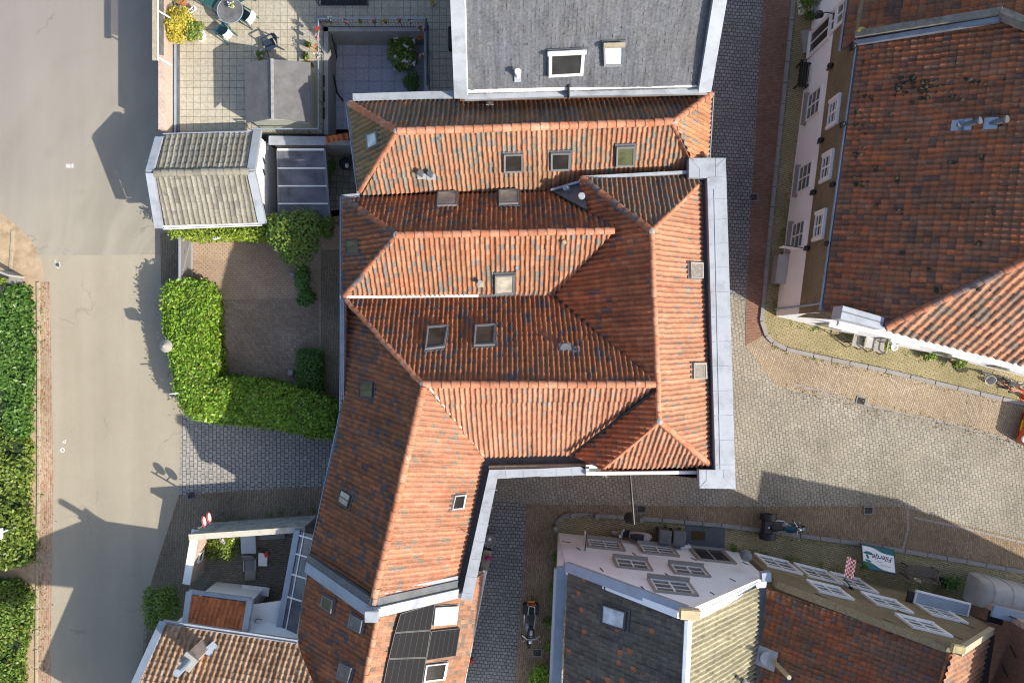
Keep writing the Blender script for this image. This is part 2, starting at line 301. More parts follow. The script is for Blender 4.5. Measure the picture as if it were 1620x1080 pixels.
# metal, stone, plaster, wood
M['zinc'] = mat('zinc_pale', (0.36, 0.39, 0.43), 0.5, 0.13, 1.2, 0.1, stain=(0.21, 0.225, 0.24), amt=0.55, sscale=1.7)
M['zincb'] = mat('zinc_blue', (0.30, 0.36, 0.44), 0.45, 0.15, 2.0, 0.1, stain=(0.22, 0.25, 0.29), amt=0.5)
M['lead'] = mat('lead_dark', (0.10, 0.11, 0.125), 0.55, 0.3, 3.0, 0.1, stain=(0.17, 0.17, 0.16), amt=0.5)
M['seam'] = mat('zinc_seam', (0.33, 0.36, 0.40), 0.5, 0.1)
M['gable_stone'] = mat('mossy_gable_stone', (0.22, 0.205, 0.175), 0.9, 0.25, 4.0, stain=(0.10, 0.095, 0.06), amt=0.6, sscale=2.5)
M['zincd'] = mat('zinc_weathered', (0.20, 0.23, 0.275), 0.5, 0.2, 2.0, 0.1, stain=(0.12, 0.13, 0.14), amt=0.6)
M['mossm'] = mat('roof_moss', (0.035, 0.03, 0.018), 0.95, 0.4)
M['white'] = mat('white_paint', (0.80, 0.80, 0.78), 0.55, 0.05, 2.0, stain=(0.6, 0.58, 0.52), amt=0.25)
M['whitewall'] = mat('white_plaster_wall', (0.86, 0.90, 0.94), 0.85, 0.04, 1.0, stain=(0.75, 0.77, 0.78), amt=0.3, bmp=0.01)
M['cream'] = mat('cream_paint', (0.62, 0.56, 0.45), 0.7, 0.08)
M['greywall'] = mat('grey_render', (0.33, 0.32, 0.30), 0.9, 0.15, 1.3, stain=(0.2, 0.19, 0.17), amt=0.5, bmp=0.01)
M['concrete'] = mat('kerb_concrete', (0.26, 0.25, 0.24), 0.9, 0.15, 2.0, stain=(0.2, 0.19, 0.15), amt=0.4, bmp=0.008)
M['bluestone'] = mat('bluestone_slab', (0.085, 0.095, 0.115), 0.7, 0.15)
M['greyframe'] = mat('grey_frame', (0.17, 0.175, 0.18), 0.5, 0.1)
M['stoneframe'] = mat('stone_grey_frame', (0.30, 0.28, 0.25), 0.7, 0.1)
M['darkframe'] = mat('dark_frame', (0.035, 0.037, 0.04), 0.5, 0.15)
M['black'] = mat('black_iron', (0.012, 0.012, 0.013), 0.5, 0.2)
M['wood'] = mat('weathered_wood', (0.13, 0.105, 0.085), 0.8, 0.3, 6.0)
M['plank'] = mat('lichen_plank', (0.36, 0.31, 0.22), 0.85, 0.25, 5.0)
M['sage'] = mat('sage_boards', (0.44, 0.45, 0.36), 0.75, 0.08)
M['pinkbrick'] = paver('pale_pink_brick', (0.50, 0.36, 0.29), (0.58, 0.44, 0.36), (0.52, 0.46, 0.4), 0.21, 0.065, gap=0.01, vert=True, distort=0, big=0.1)
M['brick'] = paver('red_brick_wall', (0.20, 0.085, 0.06), (0.26, 0.12, 0.08), (0.25, 0.22, 0.19), 0.21, 0.065, gap=0.01, vert=True, distort=0, big=0.15)
M['olivebrick'] = paver('olive_brick_wall', (0.20, 0.155, 0.085), (0.27, 0.21, 0.12), (0.24, 0.21, 0.15), 0.19, 0.055, gap=0.009, vert=True, distort=0, big=0.2, tint=(0.15, 0.125, 0.07))
M['navy'] = mat('navy_metal', (0.035, 0.05, 0.075), 0.4, 0.2)
M['pipeblue'] = mat('pale_blue_rail', (0.30, 0.36, 0.42), 0.35, 0.1, metal=0.3)
M['gdark'] = glass('pane_dark', (0.030, 0.027, 0.025), 0.12, spec=0.25)
M['gbrown'] = glass('pane_brown', (0.075, 0.06, 0.05), 0.2, spec=0.2)
M['ggreen'] = glass('pane_olive', (0.10, 0.11, 0.06), 0.2, spec=0.2)
M['gcream'] = glass('pane_cream_blind', (0.46, 0.42, 0.34), 0.3, spec=0.2)
M['gpane'] = mat('pane_speckled', (0.20, 0.18, 0.16), 0.3, 0.8, 14.0, spec=0.4)
M['gwhite'] = glass('pane_white_blind', (0.72, 0.74, 0.75), 0.25, spec=0.3)
M['gpale'] = glass('pane_sky', (0.50, 0.56, 0.60), 0.15, spec=0.4)
M['gcurtain'] = glass('pane_net_curtain', (0.14, 0.145, 0.145), 0.12, spec=0.4)
M['glroof'] = glass('canopy_glass', (0.17, 0.17, 0.20), 0.08, 0.62, spec=0.5)
M['clear'] = glass('clear_glass', (0.12, 0.15, 0.15), 0.05, 0.45, spec=0.5)
# ground
M['asph_n'] = asphalt('asphalt_grey', (0.285, 0.258, 0.212), (0.33, 0.30, 0.24), 0.18, 0.12, (0.25, 0.23, 0.215))
M['asph_s'] = asphalt('asphalt_beige', (0.325, 0.285, 0.215), (0.36, 0.32, 0.243), 0.2, 0.0, wear=0.07)
M['soil'] = mat('dry_soil', (0.42, 0.31, 0.20), 0.95, 0.2, 1.5, stain=(0.22, 0.16, 0.09), amt=0.6, sscale=2.0, bmp=0.02)
M['sett'] = paver('grey_setts', (0.25, 0.232, 0.195), (0.335, 0.308, 0.255), (0.115, 0.10, 0.08), 0.215, 0.155, math.radians(82), 0.012, 0.03, 0.2, (0.285, 0.25, 0.185), 0.5, bd=0.016)
M['sett_n'] = paver('dark_setts', (0.20, 0.20, 0.20), (0.28, 0.28, 0.275), (0.07, 0.065, 0.058), 0.20, 0.165, math.radians(4), 0.018, 0.03, 0.15, (0.24, 0.22, 0.17), 0.3, bd=0.02)
M['sett_d'] = paver('driveway_setts', (0.29, 0.275, 0.25), (0.36, 0.335, 0.30), (0.10, 0.095, 0.085), 0.25, 0.18, math.radians(90), 0.014, 0.02, 0.12, bd=0.02)
M['brk_red'] = paver('red_clinker', (0.22, 0.105, 0.075), (0.30, 0.165, 0.125), (0.14, 0.10, 0.075), 0.20, 0.075, math.radians(3), 0.01, 0.006, 0.2, (0.22, 0.14, 0.09), 0.5)
M['brk_brown'] = paver('brown_clinker', (0.205, 0.145, 0.095), (0.315, 0.235, 0.16), (0.14, 0.105, 0.065), 0.21, 0.09, math.radians(85), 0.012, 0.012, 0.22, (0.25, 0.18, 0.10), 0.5)
M['brk_tan'] = paver('tan_clinker', (0.29, 0.225, 0.165), (0.41, 0.34, 0.255), (0.20, 0.155, 0.11), 0.21, 0.085, math.radians(72), 0.012, 0.012, 0.15, (0.33, 0.25, 0.14), 0.4)
M['brk_yel'] = paver('yellow_clinker', (0.33, 0.275, 0.155), (0.41, 0.345, 0.205), (0.17, 0.145, 0.07), 0.20, 0.09, math.radians(-14), 0.016, 0.006, 0.22, (0.25, 0.22, 0.10), 0.6)
M['court'] = paver('courtyard_brick', (0.40, 0.285, 0.195), (0.46, 0.34, 0.245), (0.27, 0.195, 0.135), 0.20, 0.095, 0.0, 0.014, 0.008, 0.2, (0.345, 0.25, 0.17), 0.5)
M['court_h'] = paver('courtyard_herringbone', (0.255, 0.195, 0.145), (0.375, 0.295, 0.225), (0.2, 0.145, 0.105), 0.20, 0.10, math.radians(45), 0.012, 0.012, 0.25, (0.25, 0.18, 0.12), 0.5)
M['path_b'] = paver('footpath_brick', (0.24, 0.175, 0.12), (0.33, 0.25, 0.175), (0.14, 0.11, 0.075), 0.21, 0.08, math.radians(88), 0.012, 0.008, 0.25, (0.20, 0.16, 0.10), 0.5)
M['gutter_b'] = paver('red_gutter_brick', (0.30, 0.10, 0.065), (0.42, 0.31, 0.22), (0.36, 0.27, 0.18), 0.22, 0.1, math.radians(90), 0.02, 0.015, 0.2, (0.44, 0.34, 0.24), 0.8)
M['slab_t'] = paver('terrace_slab', (0.41, 0.375, 0.29), (0.45, 0.41, 0.32), (0.16, 0.14, 0.11), 0.33, 0.33, 0.0, 0.009, 0.0, 0.1, (0.37, 0.33, 0.25), 0.5, offset=0.0)
M['slab_p'] = paver('patio_tile', (0.40, 0.40, 0.45), (0.44, 0.44, 0.49), (0.2, 0.2, 0.22), 0.62, 0.62, 0.0, 0.012, 0.0, 0.06, offset=0.0, rough=0.6)
M['slab_d'] = paver('old_yard_slab', (0.19, 0.18, 0.14), (0.25, 0.23, 0.19), (0.09, 0.085, 0.06), 0.3, 0.3, 0.05, 0.014, 0.01, 0.25, offset=0.0)
M['court_y'] = paver('yard_brick', (0.20, 0.175, 0.14), (0.26, 0.225, 0.18), (0.12, 0.11, 0.085), 0.21, 0.1, math.radians(5), 0.012, 0.006, 0.15)
# leaves
M['lf_hedge'] = leaf_mat('leaf_lime', [(0.05, 0.12, 0.012), (0.15, 0.29, 0.02), (0.25, 0.43, 0.035), (0.38, 0.54, 0.08), (0.18, 0.34, 0.025), (0.10, 0.20, 0.015), (0.24, 0.22, 0.05)], 0.4, 0.3)
M['lf_dark'] = leaf_mat('leaf_dark', [(0.05, 0.12, 0.02), (0.08, 0.18, 0.03), (0.14, 0.25, 0.05), (0.055, 0.14, 0.025)], 0.38, 0.2)
M['lf_mid'] = leaf_mat('leaf_mid', [(0.08, 0.16, 0.025), (0.13, 0.23, 0.035), (0.21, 0.30, 0.05), (0.18, 0.19, 0.035)], 0.42, 0.25)
M['lf_oliv'] = leaf_mat('leaf_olive', [(0.10, 0.17, 0.025), (0.17, 0.25, 0.035), (0.27, 0.33, 0.06), (0.06, 0.11, 0.02)], 0.42, 0.25)
M['lf_lime'] = leaf_mat('leaf_vine', [(0.16, 0.26, 0.02), (0.28, 0.38, 0.04), (0.36, 0.42, 0.06), (0.12, 0.2, 0.02)], 0.45, 0.3)
M['lf_yel'] = leaf_mat('leaf_yellow', [(0.55, 0.42, 0.03), (0.65, 0.55, 0.06), (0.60, 0.50, 0.12), (0.35, 0.36, 0.03)], 0.5, 0.3)
M['lf_red'] = leaf_mat('petal_red', [(0.5, 0.03, 0.03), (0.6, 0.06, 0.05)])
M['lf_pink'] = leaf_mat('petal_pink', [(0.65, 0.2, 0.32), (0.75, 0.45, 0.5)])
M['lf_white'] = leaf_mat('petal_white', [(0.75, 0.72, 0.7), (0.8, 0.78, 0.72)])
M['lf_orange'] = leaf_mat('petal_orange', [(0.75, 0.14, 0.01), (0.8, 0.22, 0.02)])
M['lf_lil'] = leaf_mat('petal_lilac', [(0.4, 0.25, 0.5), (0.65, 0.45, 0.62), (0.75, 0.7, 0.72)])
M['core'] = mat('hedge_core', (0.02, 0.04, 0.008), 0.9, 0.3)
M['bark'] = mat('bark', (0.09, 0.07, 0.05), 0.9, 0.3, 8.0)
# furniture, vehicles
M['green'] = mat('green_plastic', (0.025, 0.085, 0.085), 0.4, 0.1)
M['navyp'] = mat('navy_plastic', (0.03, 0.04, 0.065), 0.4, 0.1)
M['cloth'] = mat('white_cloth', (0.78, 0.76, 0.74), 0.9, 0.05)
M['terra'] = mat('terracotta', (0.40, 0.17, 0.09), 0.8, 0.15)
M['rubber'] = mat('rubber', (0.012, 0.012, 0.013), 0.7, 0.2)
M['chrome'] = mat('chrome', (0.75, 0.76, 0.78), 0.18, 0.03, metal=1.0)
M['teal'] = mat('teal_paint', (0.01, 0.075, 0.11), 0.2, 0.1, metal=0.2)
M['silver'] = mat('silver_paint', (0.45, 0.42, 0.40), 0.3, 0.06, metal=0.2)
M['seat'] = mat('black_vinyl', (0.018, 0.018, 0.02), 0.5, 0.15)
M['orange'] = mat('orange_car_paint', (0.62, 0.085, 0.015), 0.25, 0.04)
M['redp'] = mat('red_paint', (0.6, 0.03, 0.025), 0.35, 0.06)
M['amber'] = mat('amber_lens', (0.8, 0.3, 0.02), 0.3, 0.05)
M['yellow'] = mat('yellow_plate', (0.75, 0.5, 0.02), 0.5, 0.05)
M['bin'] = mat('bin_grey', (0.14, 0.145, 0.15), 0.55, 0.1)
M['tarp'] = mat('grey_tarp', (0.44, 0.43, 0.41), 0.9, 0.1, 2.0, stain=(0.32, 0.31, 0.28), amt=0.45, spec=0.1)
M['tealsign'] = mat('teal_sign', (0.0, 0.12, 0.13), 0.5, 0.05)
M['solar'] = mat('solar_cell', (0.008, 0.008, 0.011), 0.45, 0.15, 5.0, spec=0.06)
M['alu'] = mat('aluminium', (0.5, 0.51, 0.52), 0.4, 0.05, metal=0.5)
M['purple'] = mat('purple_plastic', (0.09, 0.03, 0.2), 0.6, 0.1)
M['magenta'] = mat('magenta', (0.6, 0.03, 0.2), 0.6, 0.1)
M['greyprop'] = mat('grey_cabinet', (0.30, 0.36, 0.42), 0.5, 0.06)
M['carpet'] = mat('doormat_brown', (0.07, 0.045, 0.015), 0.95, 0.2)

# ------------------------------------------------------------------ builders for roofs, openings and leaves
def uvmesh(name, verts, faces, uvs, m, parent, smooth=True, clips=None):
    me = bpy.data.meshes.new(name); o = bpy.data.objects.new(name, me); COL.objects.link(o)
    w = off_of(parent); v = np.asarray(verts, dtype=float)
    if parent is None:
        w = Vector(((v[:, 0].min() + v[:, 0].max()) / 2, (v[:, 1].min() + v[:, 1].max()) / 2, v[:, 2].min())); o.location = w
    v = v - np.array(w); nf = len(faces); f = np.asarray(faces, dtype=np.int32)
    me.vertices.add(len(v)); me.vertices.foreach_set('co', v.ravel())
    me.loops.add(f.size); me.loops.foreach_set('vertex_index', f.ravel())
    me.polygons.add(nf); me.polygons.foreach_set('loop_start', np.arange(nf, dtype=np.int32) * f.shape[1])
    me.update(calc_edges=True)
    if uvs is not None:
        ul = me.uv_layers.new(name='UVMap'); ul.data.foreach_set('uv', np.asarray(uvs, dtype=np.float32)[f.ravel()].ravel())
    me.materials.append(m)
    if smooth: me.polygons.foreach_set('use_smooth', np.ones(nf, dtype=bool))
    if parent: o.parent = parent
    WOFF[o.name] = w
    return o
def tile_grid(plane, poly3, pitch, row, amp, lift, K, kind, u, v, n, o0, seed):
    r = np.random.default_rng(seed); q = [p - o0 for p in poly3]
    us = [p.dot(u) for p in q]; vs = [p.dot(v) for p in q]
    c0, c1 = math.floor(min(us) / pitch) - 1, math.ceil(max(us) / pitch) + 1
    r0, r1 = math.floor(min(vs) / row) - 1, math.ceil(max(vs) / row) + 1
    cc, rr = np.meshgrid(np.arange(c0, c1), np.arange(r0, r1), indexing='ij'); cc = cc.ravel(); rr = rr.ravel(); T = len(cc)
    t = np.linspace(0, 1, K)
    if kind == 'pan': prof = np.where(t < 0.6, np.sin(np.pi * t / 0.6), -0.3 * np.sin(np.pi * (t - 0.6) / 0.4)) * amp
    elif kind == 'pan2': prof = np.where(t < 0.42, np.sin(np.pi * t / 0.42), -0.15 * np.sin(np.pi * (t - 0.42) / 0.58)) * amp
    else: prof = np.where(t < 0.12, 1.0, np.where(t > 0.92, 0.3, 0.0)) * amp
    dz = r.normal(0, 0.005, T); dl = r.normal(0, 0.005, T); dv = r.normal(0, 0.007, T); tw = r.normal(0, 0.006, T)
    U = (cc[:, None] + t[None, :]) * pitch
    rs_ = np.random.default_rng(seed + 500); sh = rs_.normal(0, 0.0065, 4000)            # courses wander and the battens sag a little
    U = U + (sh[(rr + 1000) % 4000] + 0.018 * np.sin(rr * row * 0.9 + seed))[:, None]
    dz = dz + 0.022 * np.sin(cc * pitch * 0.8 + rr * row * 0.35 + seed) + 0.016 * np.sin(rr * row * 1.1 + cc * pitch * 0.25); dv = dv + 0.02 * np.sin(cc * pitch * 0.7 + seed * 2)
    def line(vv, z): return U, np.broadcast_to(vv[:, None], U.shape), prof[None, :] + z[:, None] + tw[:, None] * (t[None, :] - 0.5)
    vb = rr * row + dv
    ls = [line(vb, dz - 0.02), line(vb, lift + dz + dl), line(vb, lift + dz + dl), line(vb + row + 0.03, dz)]
    X = np.stack([np.stack([a, b, c], -1) for a, b, c in ls], 1)             # T,4,K,3
    B = np.array([list(u), list(v), list(n)]); co = X.reshape(-1, 3) @ B + np.array(o0)
    base = (np.arange(T) * 4 * K)[:, None]; k = np.arange(K - 1)[None, :]
    fs = [np.stack([base + a * K + k, base + a * K + k + 1, base + (a + 1) * K + k + 1, base + (a + 1) * K + k], -1).reshape(-1, 4) for a in (0, 2)]
    uu = np.broadcast_to((cc + 300)[:, None, None] + (0.01 + 0.98 * t)[None, None, :], (T, 4, K))
    vv = np.broadcast_to((rr + 300)[:, None, None] + np.array([0.01, 0.01, 0.01, 0.99])[None, :, None], (T, 4, K))
    uv = np.stack([uu, vv], -1).reshape(-1, 2) + seed * 7
    return co, np.concatenate(fs), uv
SEED = [1]
def tile_slope(plane, polys, m, parent, pitch=0.195, row=0.27, amp=0.052, lift=0.038, kind='pan', K=8, name='roof_slope', label=None, up=None):
    n = plane.n; u = Vector((-n.y, n.x, 0)).normalized(); v = n.cross(u)
    if v.z < 0: v = -v; u = -u
    if up is not None:                        # courses laid along a given line instead of straight up the fall
        v = (up - n * up.dot(n)).normalized(); u = v.cross(n)
    SEED[0] += 1; bmm = bmesh.new(); o0 = plane.o; uvn = None
    for pl in polys:
        p3 = [p if isinstance(p, Vector) else plane.at(*p) for p in pl]
        co, fs, uv = tile_grid(plane, p3, pitch, row, amp, lift, K, kind, u, v, n, o0, SEED[0])
        # drop tiles far outside before cutting
        c = sum(p3, Vector()) / len(p3); mask = np.ones(len(fs), bool); fc = co[fs].mean(1)
        edges = []; cr = [((b - a).cross(d - b)).dot(n) for a, b, d in zip(p3, p3[1:] + p3[:1], p3[2:] + p3[:2])]
        if min(cr) < -0.02 and max(cr) > 0.02: print('CONCAVE', name, m.name, [tuple(q) if not isinstance(q, Vector) else 0 for q in pl], [round(x, 2) for x in cr])
        for a, b in zip(p3, p3[1:] + p3[:1]):
            e = (b - a).cross(n).normalized()
            if (c - a).dot(e) > 0: e = -e
            edges.append((a, e)); mask &= ((fc - np.array(a)) @ np.array(e)) < 0.2
        fs = fs[mask]; used, inv = np.unique(fs, return_inverse=True)
        tmp = uvmesh('tmp', co[used], inv.reshape(fs.shape), uv[used], m, None); me = tmp.data
        b2 = bmesh.new(); b2.from_mesh(me); w = tmp.location.copy()
        for a, e in edges:
            bmesh.ops.bisect_plane(b2, geom=b2.verts[:] + b2.edges[:] + b2.faces[:], plane_co=a - w, plane_no=e, clear_outer=True)
        lay = b2.loops.layers.uv.verify()      # a backing sheet under the tiles
        vv = [b2.verts.new(p - w - n * 0.05) for p in p3]; f = b2.faces.new(vv)
        for l in f.loops: l[lay].uv = (0.5, 0.5)
        bmesh.ops.translate(b2, verts=b2.verts[:], vec=w)
        b2.to_mesh(me); b2.free(); bmm.from_mesh(me); bpy.data.objects.remove(tmp); bpy.data.meshes.remove(me)
    me = bpy.data.meshes.new(name); w = off_of(parent)
    bmesh.ops.translate(bmm, verts=bmm.verts[:], vec=-w); bmm.to_mesh(me); bmm.free()
    o = bpy.data.objects.new(name, me); COL.objects.link(o); o.parent = parent; WOFF[o.name] = w
    if not me.materials: me.materials.append(m)
    if label: o['label'] = label
    return o
def ridge(p, q, parent, m='ridge', r=0.115, step=0.36, lift=0.03, name='ridge_tiles', K=7):
    p = Vector(p); q = Vector(q); d = q - p; Ln = d.length; d.normalize(); nT = max(1, round(Ln / step)); st = Ln / nT
    a = d.cross(Vector((0, 0, 1))).normalized(); u = a.cross(d).normalized(); rr = np.random.default_rng(int(Ln * 1000))
    vs, fs, uv = [], [], []; SEED[0] += 1
    for i in range(nT):
        ra, rb = r * 1.26, r * 1.02; j = rr.normal(0, 0.008); b = len(vs)
        for rad, t, fv in ((ra - 0.06, i * st, .01), (ra, i * st, .01), (ra, i * st, .01), (rb, (i + 1) * st + 0.04, .99)):
            for k in range(K):
                an = math.pi * (k / (K - 1) * 1.1 - 0.05)
                vs.append(tuple(p + d * t + a * (math.cos(an) * rad + j) + u * (math.sin(an) * rad * 0.9 + lift - 0.02)))
                uv.append((SEED[0] * 3 + 0.3, i + fv + SEED[0]))
        for s_ in (0, 2):
            for k in range(K - 1): fs.append((b + s_ * K + k, b + s_ * K + k + 1, b + (s_ + 1) * K + k + 1, b + (s_ + 1) * K + k))
    return uvmesh(name, vs, fs, uv, M[m], parent)
def gutter(pts, parent, w=0.16, h=0.14, m='zinc', name='gutter'):
    b = MB()
    for p, q in zip(pts[:-1], pts[1:]):
        d = (q - p).normalized(); s = d.cross(Vector((0, 0, 1))).normalized()
        b.bar(p + s * w / 2, q + s * w / 2, 0.03, h, ext=0.015); b.bar(p - s * w / 2, q - s * w / 2, 0.03, h, ext=0.015)
        b.bar(p - Vector((0, 0, h * 0.55)), q - Vector((0, 0, h * 0.55)), w - 0.034, 0.03)
    return b.build(name, M[m], parent)
def skylight(plane, quad, parent, frame='greyframe', pane='gbrown', hgt=0.09, fw=0.075, name='skylight', bar=False, up=0.08, label=None, flash=True):
    q = [plane.at(x, y, up) for x, y in quad]; n = plane.n; c = sum(q, Vector()) / 4
    b = MB()
    ins = [p + (c - p).normalized() * fw * 1.45 for p in q]
    t = n * hgt
    for i in range(4):
        j = (i + 1) % 4
        b.loft([[q[i], q[i] + t, ins[i] + t * 0.85, ins[i] - n * 0.02], [q[j], q[j] + t, ins[j] + t * 0.85, ins[j] - n * 0.02]])
    if bar:
        a1, a2 = (ins[0] + ins[3]) / 2 + t * 0.8, (ins[1] + ins[2]) / 2 + t * 0.8
        b.bar(a1, a2, 0.03, 0.04, up=n)
    o = b.build(name, M[frame], parent)
    if label: o['label'] = label
    pm = MB(); pm.poly([p + t * 0.6 for p in ins]); pm.build('pane', M[pane], o)
    if flash:
        f = MB(); big = [p + (p - c).normalized() * 0.09 - n * (up - 0.05) for p in q]; f.extrude([p + n * 0.02 for p in big], -n * 0.06)
        f.build('flashing', M['lead'], o)
    return o
def pipe_vent(p, parent, r=0.06, h=0.35, m='greyframe', cap=True, name='vent_pipe', base=None, bm='lead', direction=(0, 0, 1)):
    d = Vector(direction).normalized(); b = MB().tube(p - d * 0.1, p + d * h, r, r, 12)
    if cap: b.tube(p + d * (h + 0.03), p + d * (h + 0.09), r * 1.5, r * 1.25, 12); b.tube(p + d * h, p + d * (h + 0.04), r * 0.6, r * 0.6, 8)
    o = b.build(name, M[m], parent, smooth=True)
    if base:
        pl, w, l = base; n = pl.n; u = Vector((-n.y, n.x, 0)).normalized(); v = n.cross(u)
        Mx = Matrix((u, v, n)).transposed(); MB().box(p + n * 0.05, (w, l, 0.05), M=Mx).build('flashing', M[bm], o)
    return o
def walls(pts, top, parent, m='brick', name='wall', z0=0.0, inset=0.12):
    xy = [Vector((p.x, p.y, 0)) for p in pts]; c = sum(xy, Vector()) / len(xy); b = MB(); n = len(xy)
    # inset along inward normals
    area = sum(a.x * d.y - d.x * a.y for a, d in zip(xy, xy[1:] + xy[:1])); s = 1 if area > 0 else -1; ins = []
    for i in range(n):
        a, p, d = xy[i - 1], xy[i], xy[(i + 1) % n]; e1 = (p - a).normalized(); e2 = (d - p).normalized()
        n1 = Vector((-e1.y, e1.x, 0)) * s; n2 = Vector((-e2.y, e2.x, 0)) * s; k = max(0.35, 1 + n1.dot(n2)); ins.append(p + (n1 + n2) / k * inset)
    tp = [top] * n if not isinstance(top, (list, tuple)) else top
    vs = [Vector((p.x, p.y, z0)) for p in ins] + [Vector((p.x, p.y, t)) for p, t in zip(ins, tp)]
    b.add(vs, [(i, (i + 1) % n, (i + 1) % n + n, i + n) for i in range(n)])
    return b.build(name, M[m], parent)
class Wall:
    def __init__(s, A, B, z0=0.0):
        s.a = P(A[0], A[1], z0); s.b = P(B[0], B[1], z0); s.d = (s.b - s.a).normalized(); n = Vector((-s.d.y, s.d.x, 0))
        s.n = n if (-s.a).dot(n) > 0 else -n; s.z0 = z0; s.len = (s.b - s.a).length
    def at(s, px, py):
        C = Vector((0, 0, CAMH)); d = Vector(((px - CX) / FOC, -(py - CY) / FOC, -1.0)); t = (s.a - C).dot(s.n) / d.dot(s.n); X = C + d * t
        return (X - s.a).dot(s.d), X.z
    def pt(s, a, z, o=0.0): return Vector((s.a.x, s.a.y, 0)) + s.d * a + s.n * o + Vector((0, 0, z))
    def box(s, mb, a0, a1, z0, z1, o0, o1):
        vs = [s.pt(a, z, o) for z in (z0, z1) for o in (o0, o1) for a in (a0, a1)]
        return mb.add(vs, [(0, 1, 3, 2), (4, 6, 7, 5), (0, 4, 5, 1), (2, 3, 7, 6), (0, 2, 6, 4), (1, 5, 7, 3)])
    def panel(s, prof, parent, m, name='wall', o=0.0, th=0.25):
        return MB().extrude([s.pt(a, z, o) for a, z in prof], -s.n * th).build(name, m, parent)
def window(w, px, py, wd, ht, parent, cols=2, rows=2, frame='white', pane='gcurtain', sur=None, sz=None, z=None, name='window', sill=True, sw=0.12, label=None, deep=0.06):
    a, zz = w.at(px, py); zz = zz if z is None else z; a0, a1, z0, z1 = a - wd / 2, a + wd / 2, zz - ht / 2, zz + ht / 2; b = MB(); f = 0.075; D = deep
    w.box(b, a0, a0 + f, z0, z1, 0, D); w.box(b, a1 - f, a1, z0, z1, 0, D); w.box(b, a0 + f, a1 - f, z0, z0 + f, 0, D); w.box(b, a0 + f, a1 - f, z1 - f, z1, 0, D)
    for i in range(1, cols):
        c = a0 + wd * i / cols; k = 0.035 if i * 2 == cols else 0.02; w.box(b, c - k, c + k, z0 + f, z1 - f, 0.003, D * 0.85)
    for i in range(1, rows):
        c = z0 + ht * i / rows; w.box(b, a0 + f, a1 - f, c - 0.02, c + 0.02, 0.006, D * 0.8)
    o = b.build(name, M[frame], parent)
    if label: o['label'] = label
    g = MB(); g.poly([w.pt(a0 + f, z0 + f, 0.025), w.pt(a1 - f, z0 + f, 0.025), w.pt(a1 - f, z1 - f, 0.025), w.pt(a0 + f, z1 - f, 0.025)]); g.build('pane', M[pane], o)
    if sur:
        s = MB(); w.box(s, a0 - sw, a0, z0, z1 + sw, 0, D * 1.5); w.box(s, a1, a1 + sw, z0, z1 + sw, 0, D * 1.5); w.box(s, a0, a1, z1, z1 + sw, 0, D * 1.5)
        s.build('surround', M[sur], o)
    if sill:
        s = MB(); w.box(s, a0 - sw, a1 + sw, z0 - 0.09, z0, 0, 0.13 if sz is None else sz); s.build('sill', M[sur or 'concrete'], o)
    return o
def anchor(w, px, py, parent, ln=0.45, tilt=0.0, name='wall_anchor'):
    a, z = w.at(px, py); b = MB(); d = w.d * math.sin(tilt) + Vector((0, 0, math.cos(tilt)))
    c = w.pt(a, z, 0.02); b.bar(c - d * ln / 2, c + d * ln / 2, 0.05, 0.04, up=w.n); b.build(name, M['black'], parent)
# leaves -----------------------------------------------------------
def leaf_mesh(name, pts, size, m, parent, up=0.5, jit=0.35, seed=0, nrm=None, aspect=0.62):
    r = np.random.default_rng(seed + len(pts)); pts = np.asarray(pts, float); T = len(pts)
    n = r.normal(0, 1, (T, 3)); n[:, 2] = np.abs(n[:, 2]) + up
    if nrm is not None: n = n * 0.65 + np.asarray(nrm) * 1.2
    n /= np.linalg.norm(n, axis=1)[:, None] + 1e-9
    t = r.normal(0, 1, (T, 3)); t -= (t * n).sum(1)[:, None] * n; t /= np.linalg.norm(t, axis=1)[:, None] + 1e-9; b = np.cross(n, t)
    s = size * (1 + r.uniform(-jit, jit, T))[:, None]
    tip = pts + t * s * 0.6 - n * s * 0.12; tail = pts - t * s * 0.5 - n * s * 0.05; l = pts + b * s * 0.5 * aspect + n * s * 0.05; rr = pts - b * s * 0.5 * aspect + n * s * 0.05
    co = np.stack([tail, rr, tip, l], 1).reshape(-1, 3); f = np.arange(T * 4).reshape(T, 4)
    c = r.uniform(0, 1, T); uv = np.repeat(np.stack([c, c], -1), 4, 0)
    return uvmesh(name, co, f, uv, m, parent, smooth=False)
def inside(poly, pts):
    x, y = pts[:, 0], pts[:, 1]; ins = np.zeros(len(pts), bool); n = len(poly)
    for i in range(n):
        x1, y1 = poly[i]; x2, y2 = poly[(i + 1) % n]
        c = ((y1 > y) != (y2 > y)) & (x < (x2 - x1) * (y - y1) / (y2 - y1 + 1e-12) + x1); ins ^= c
    return ins
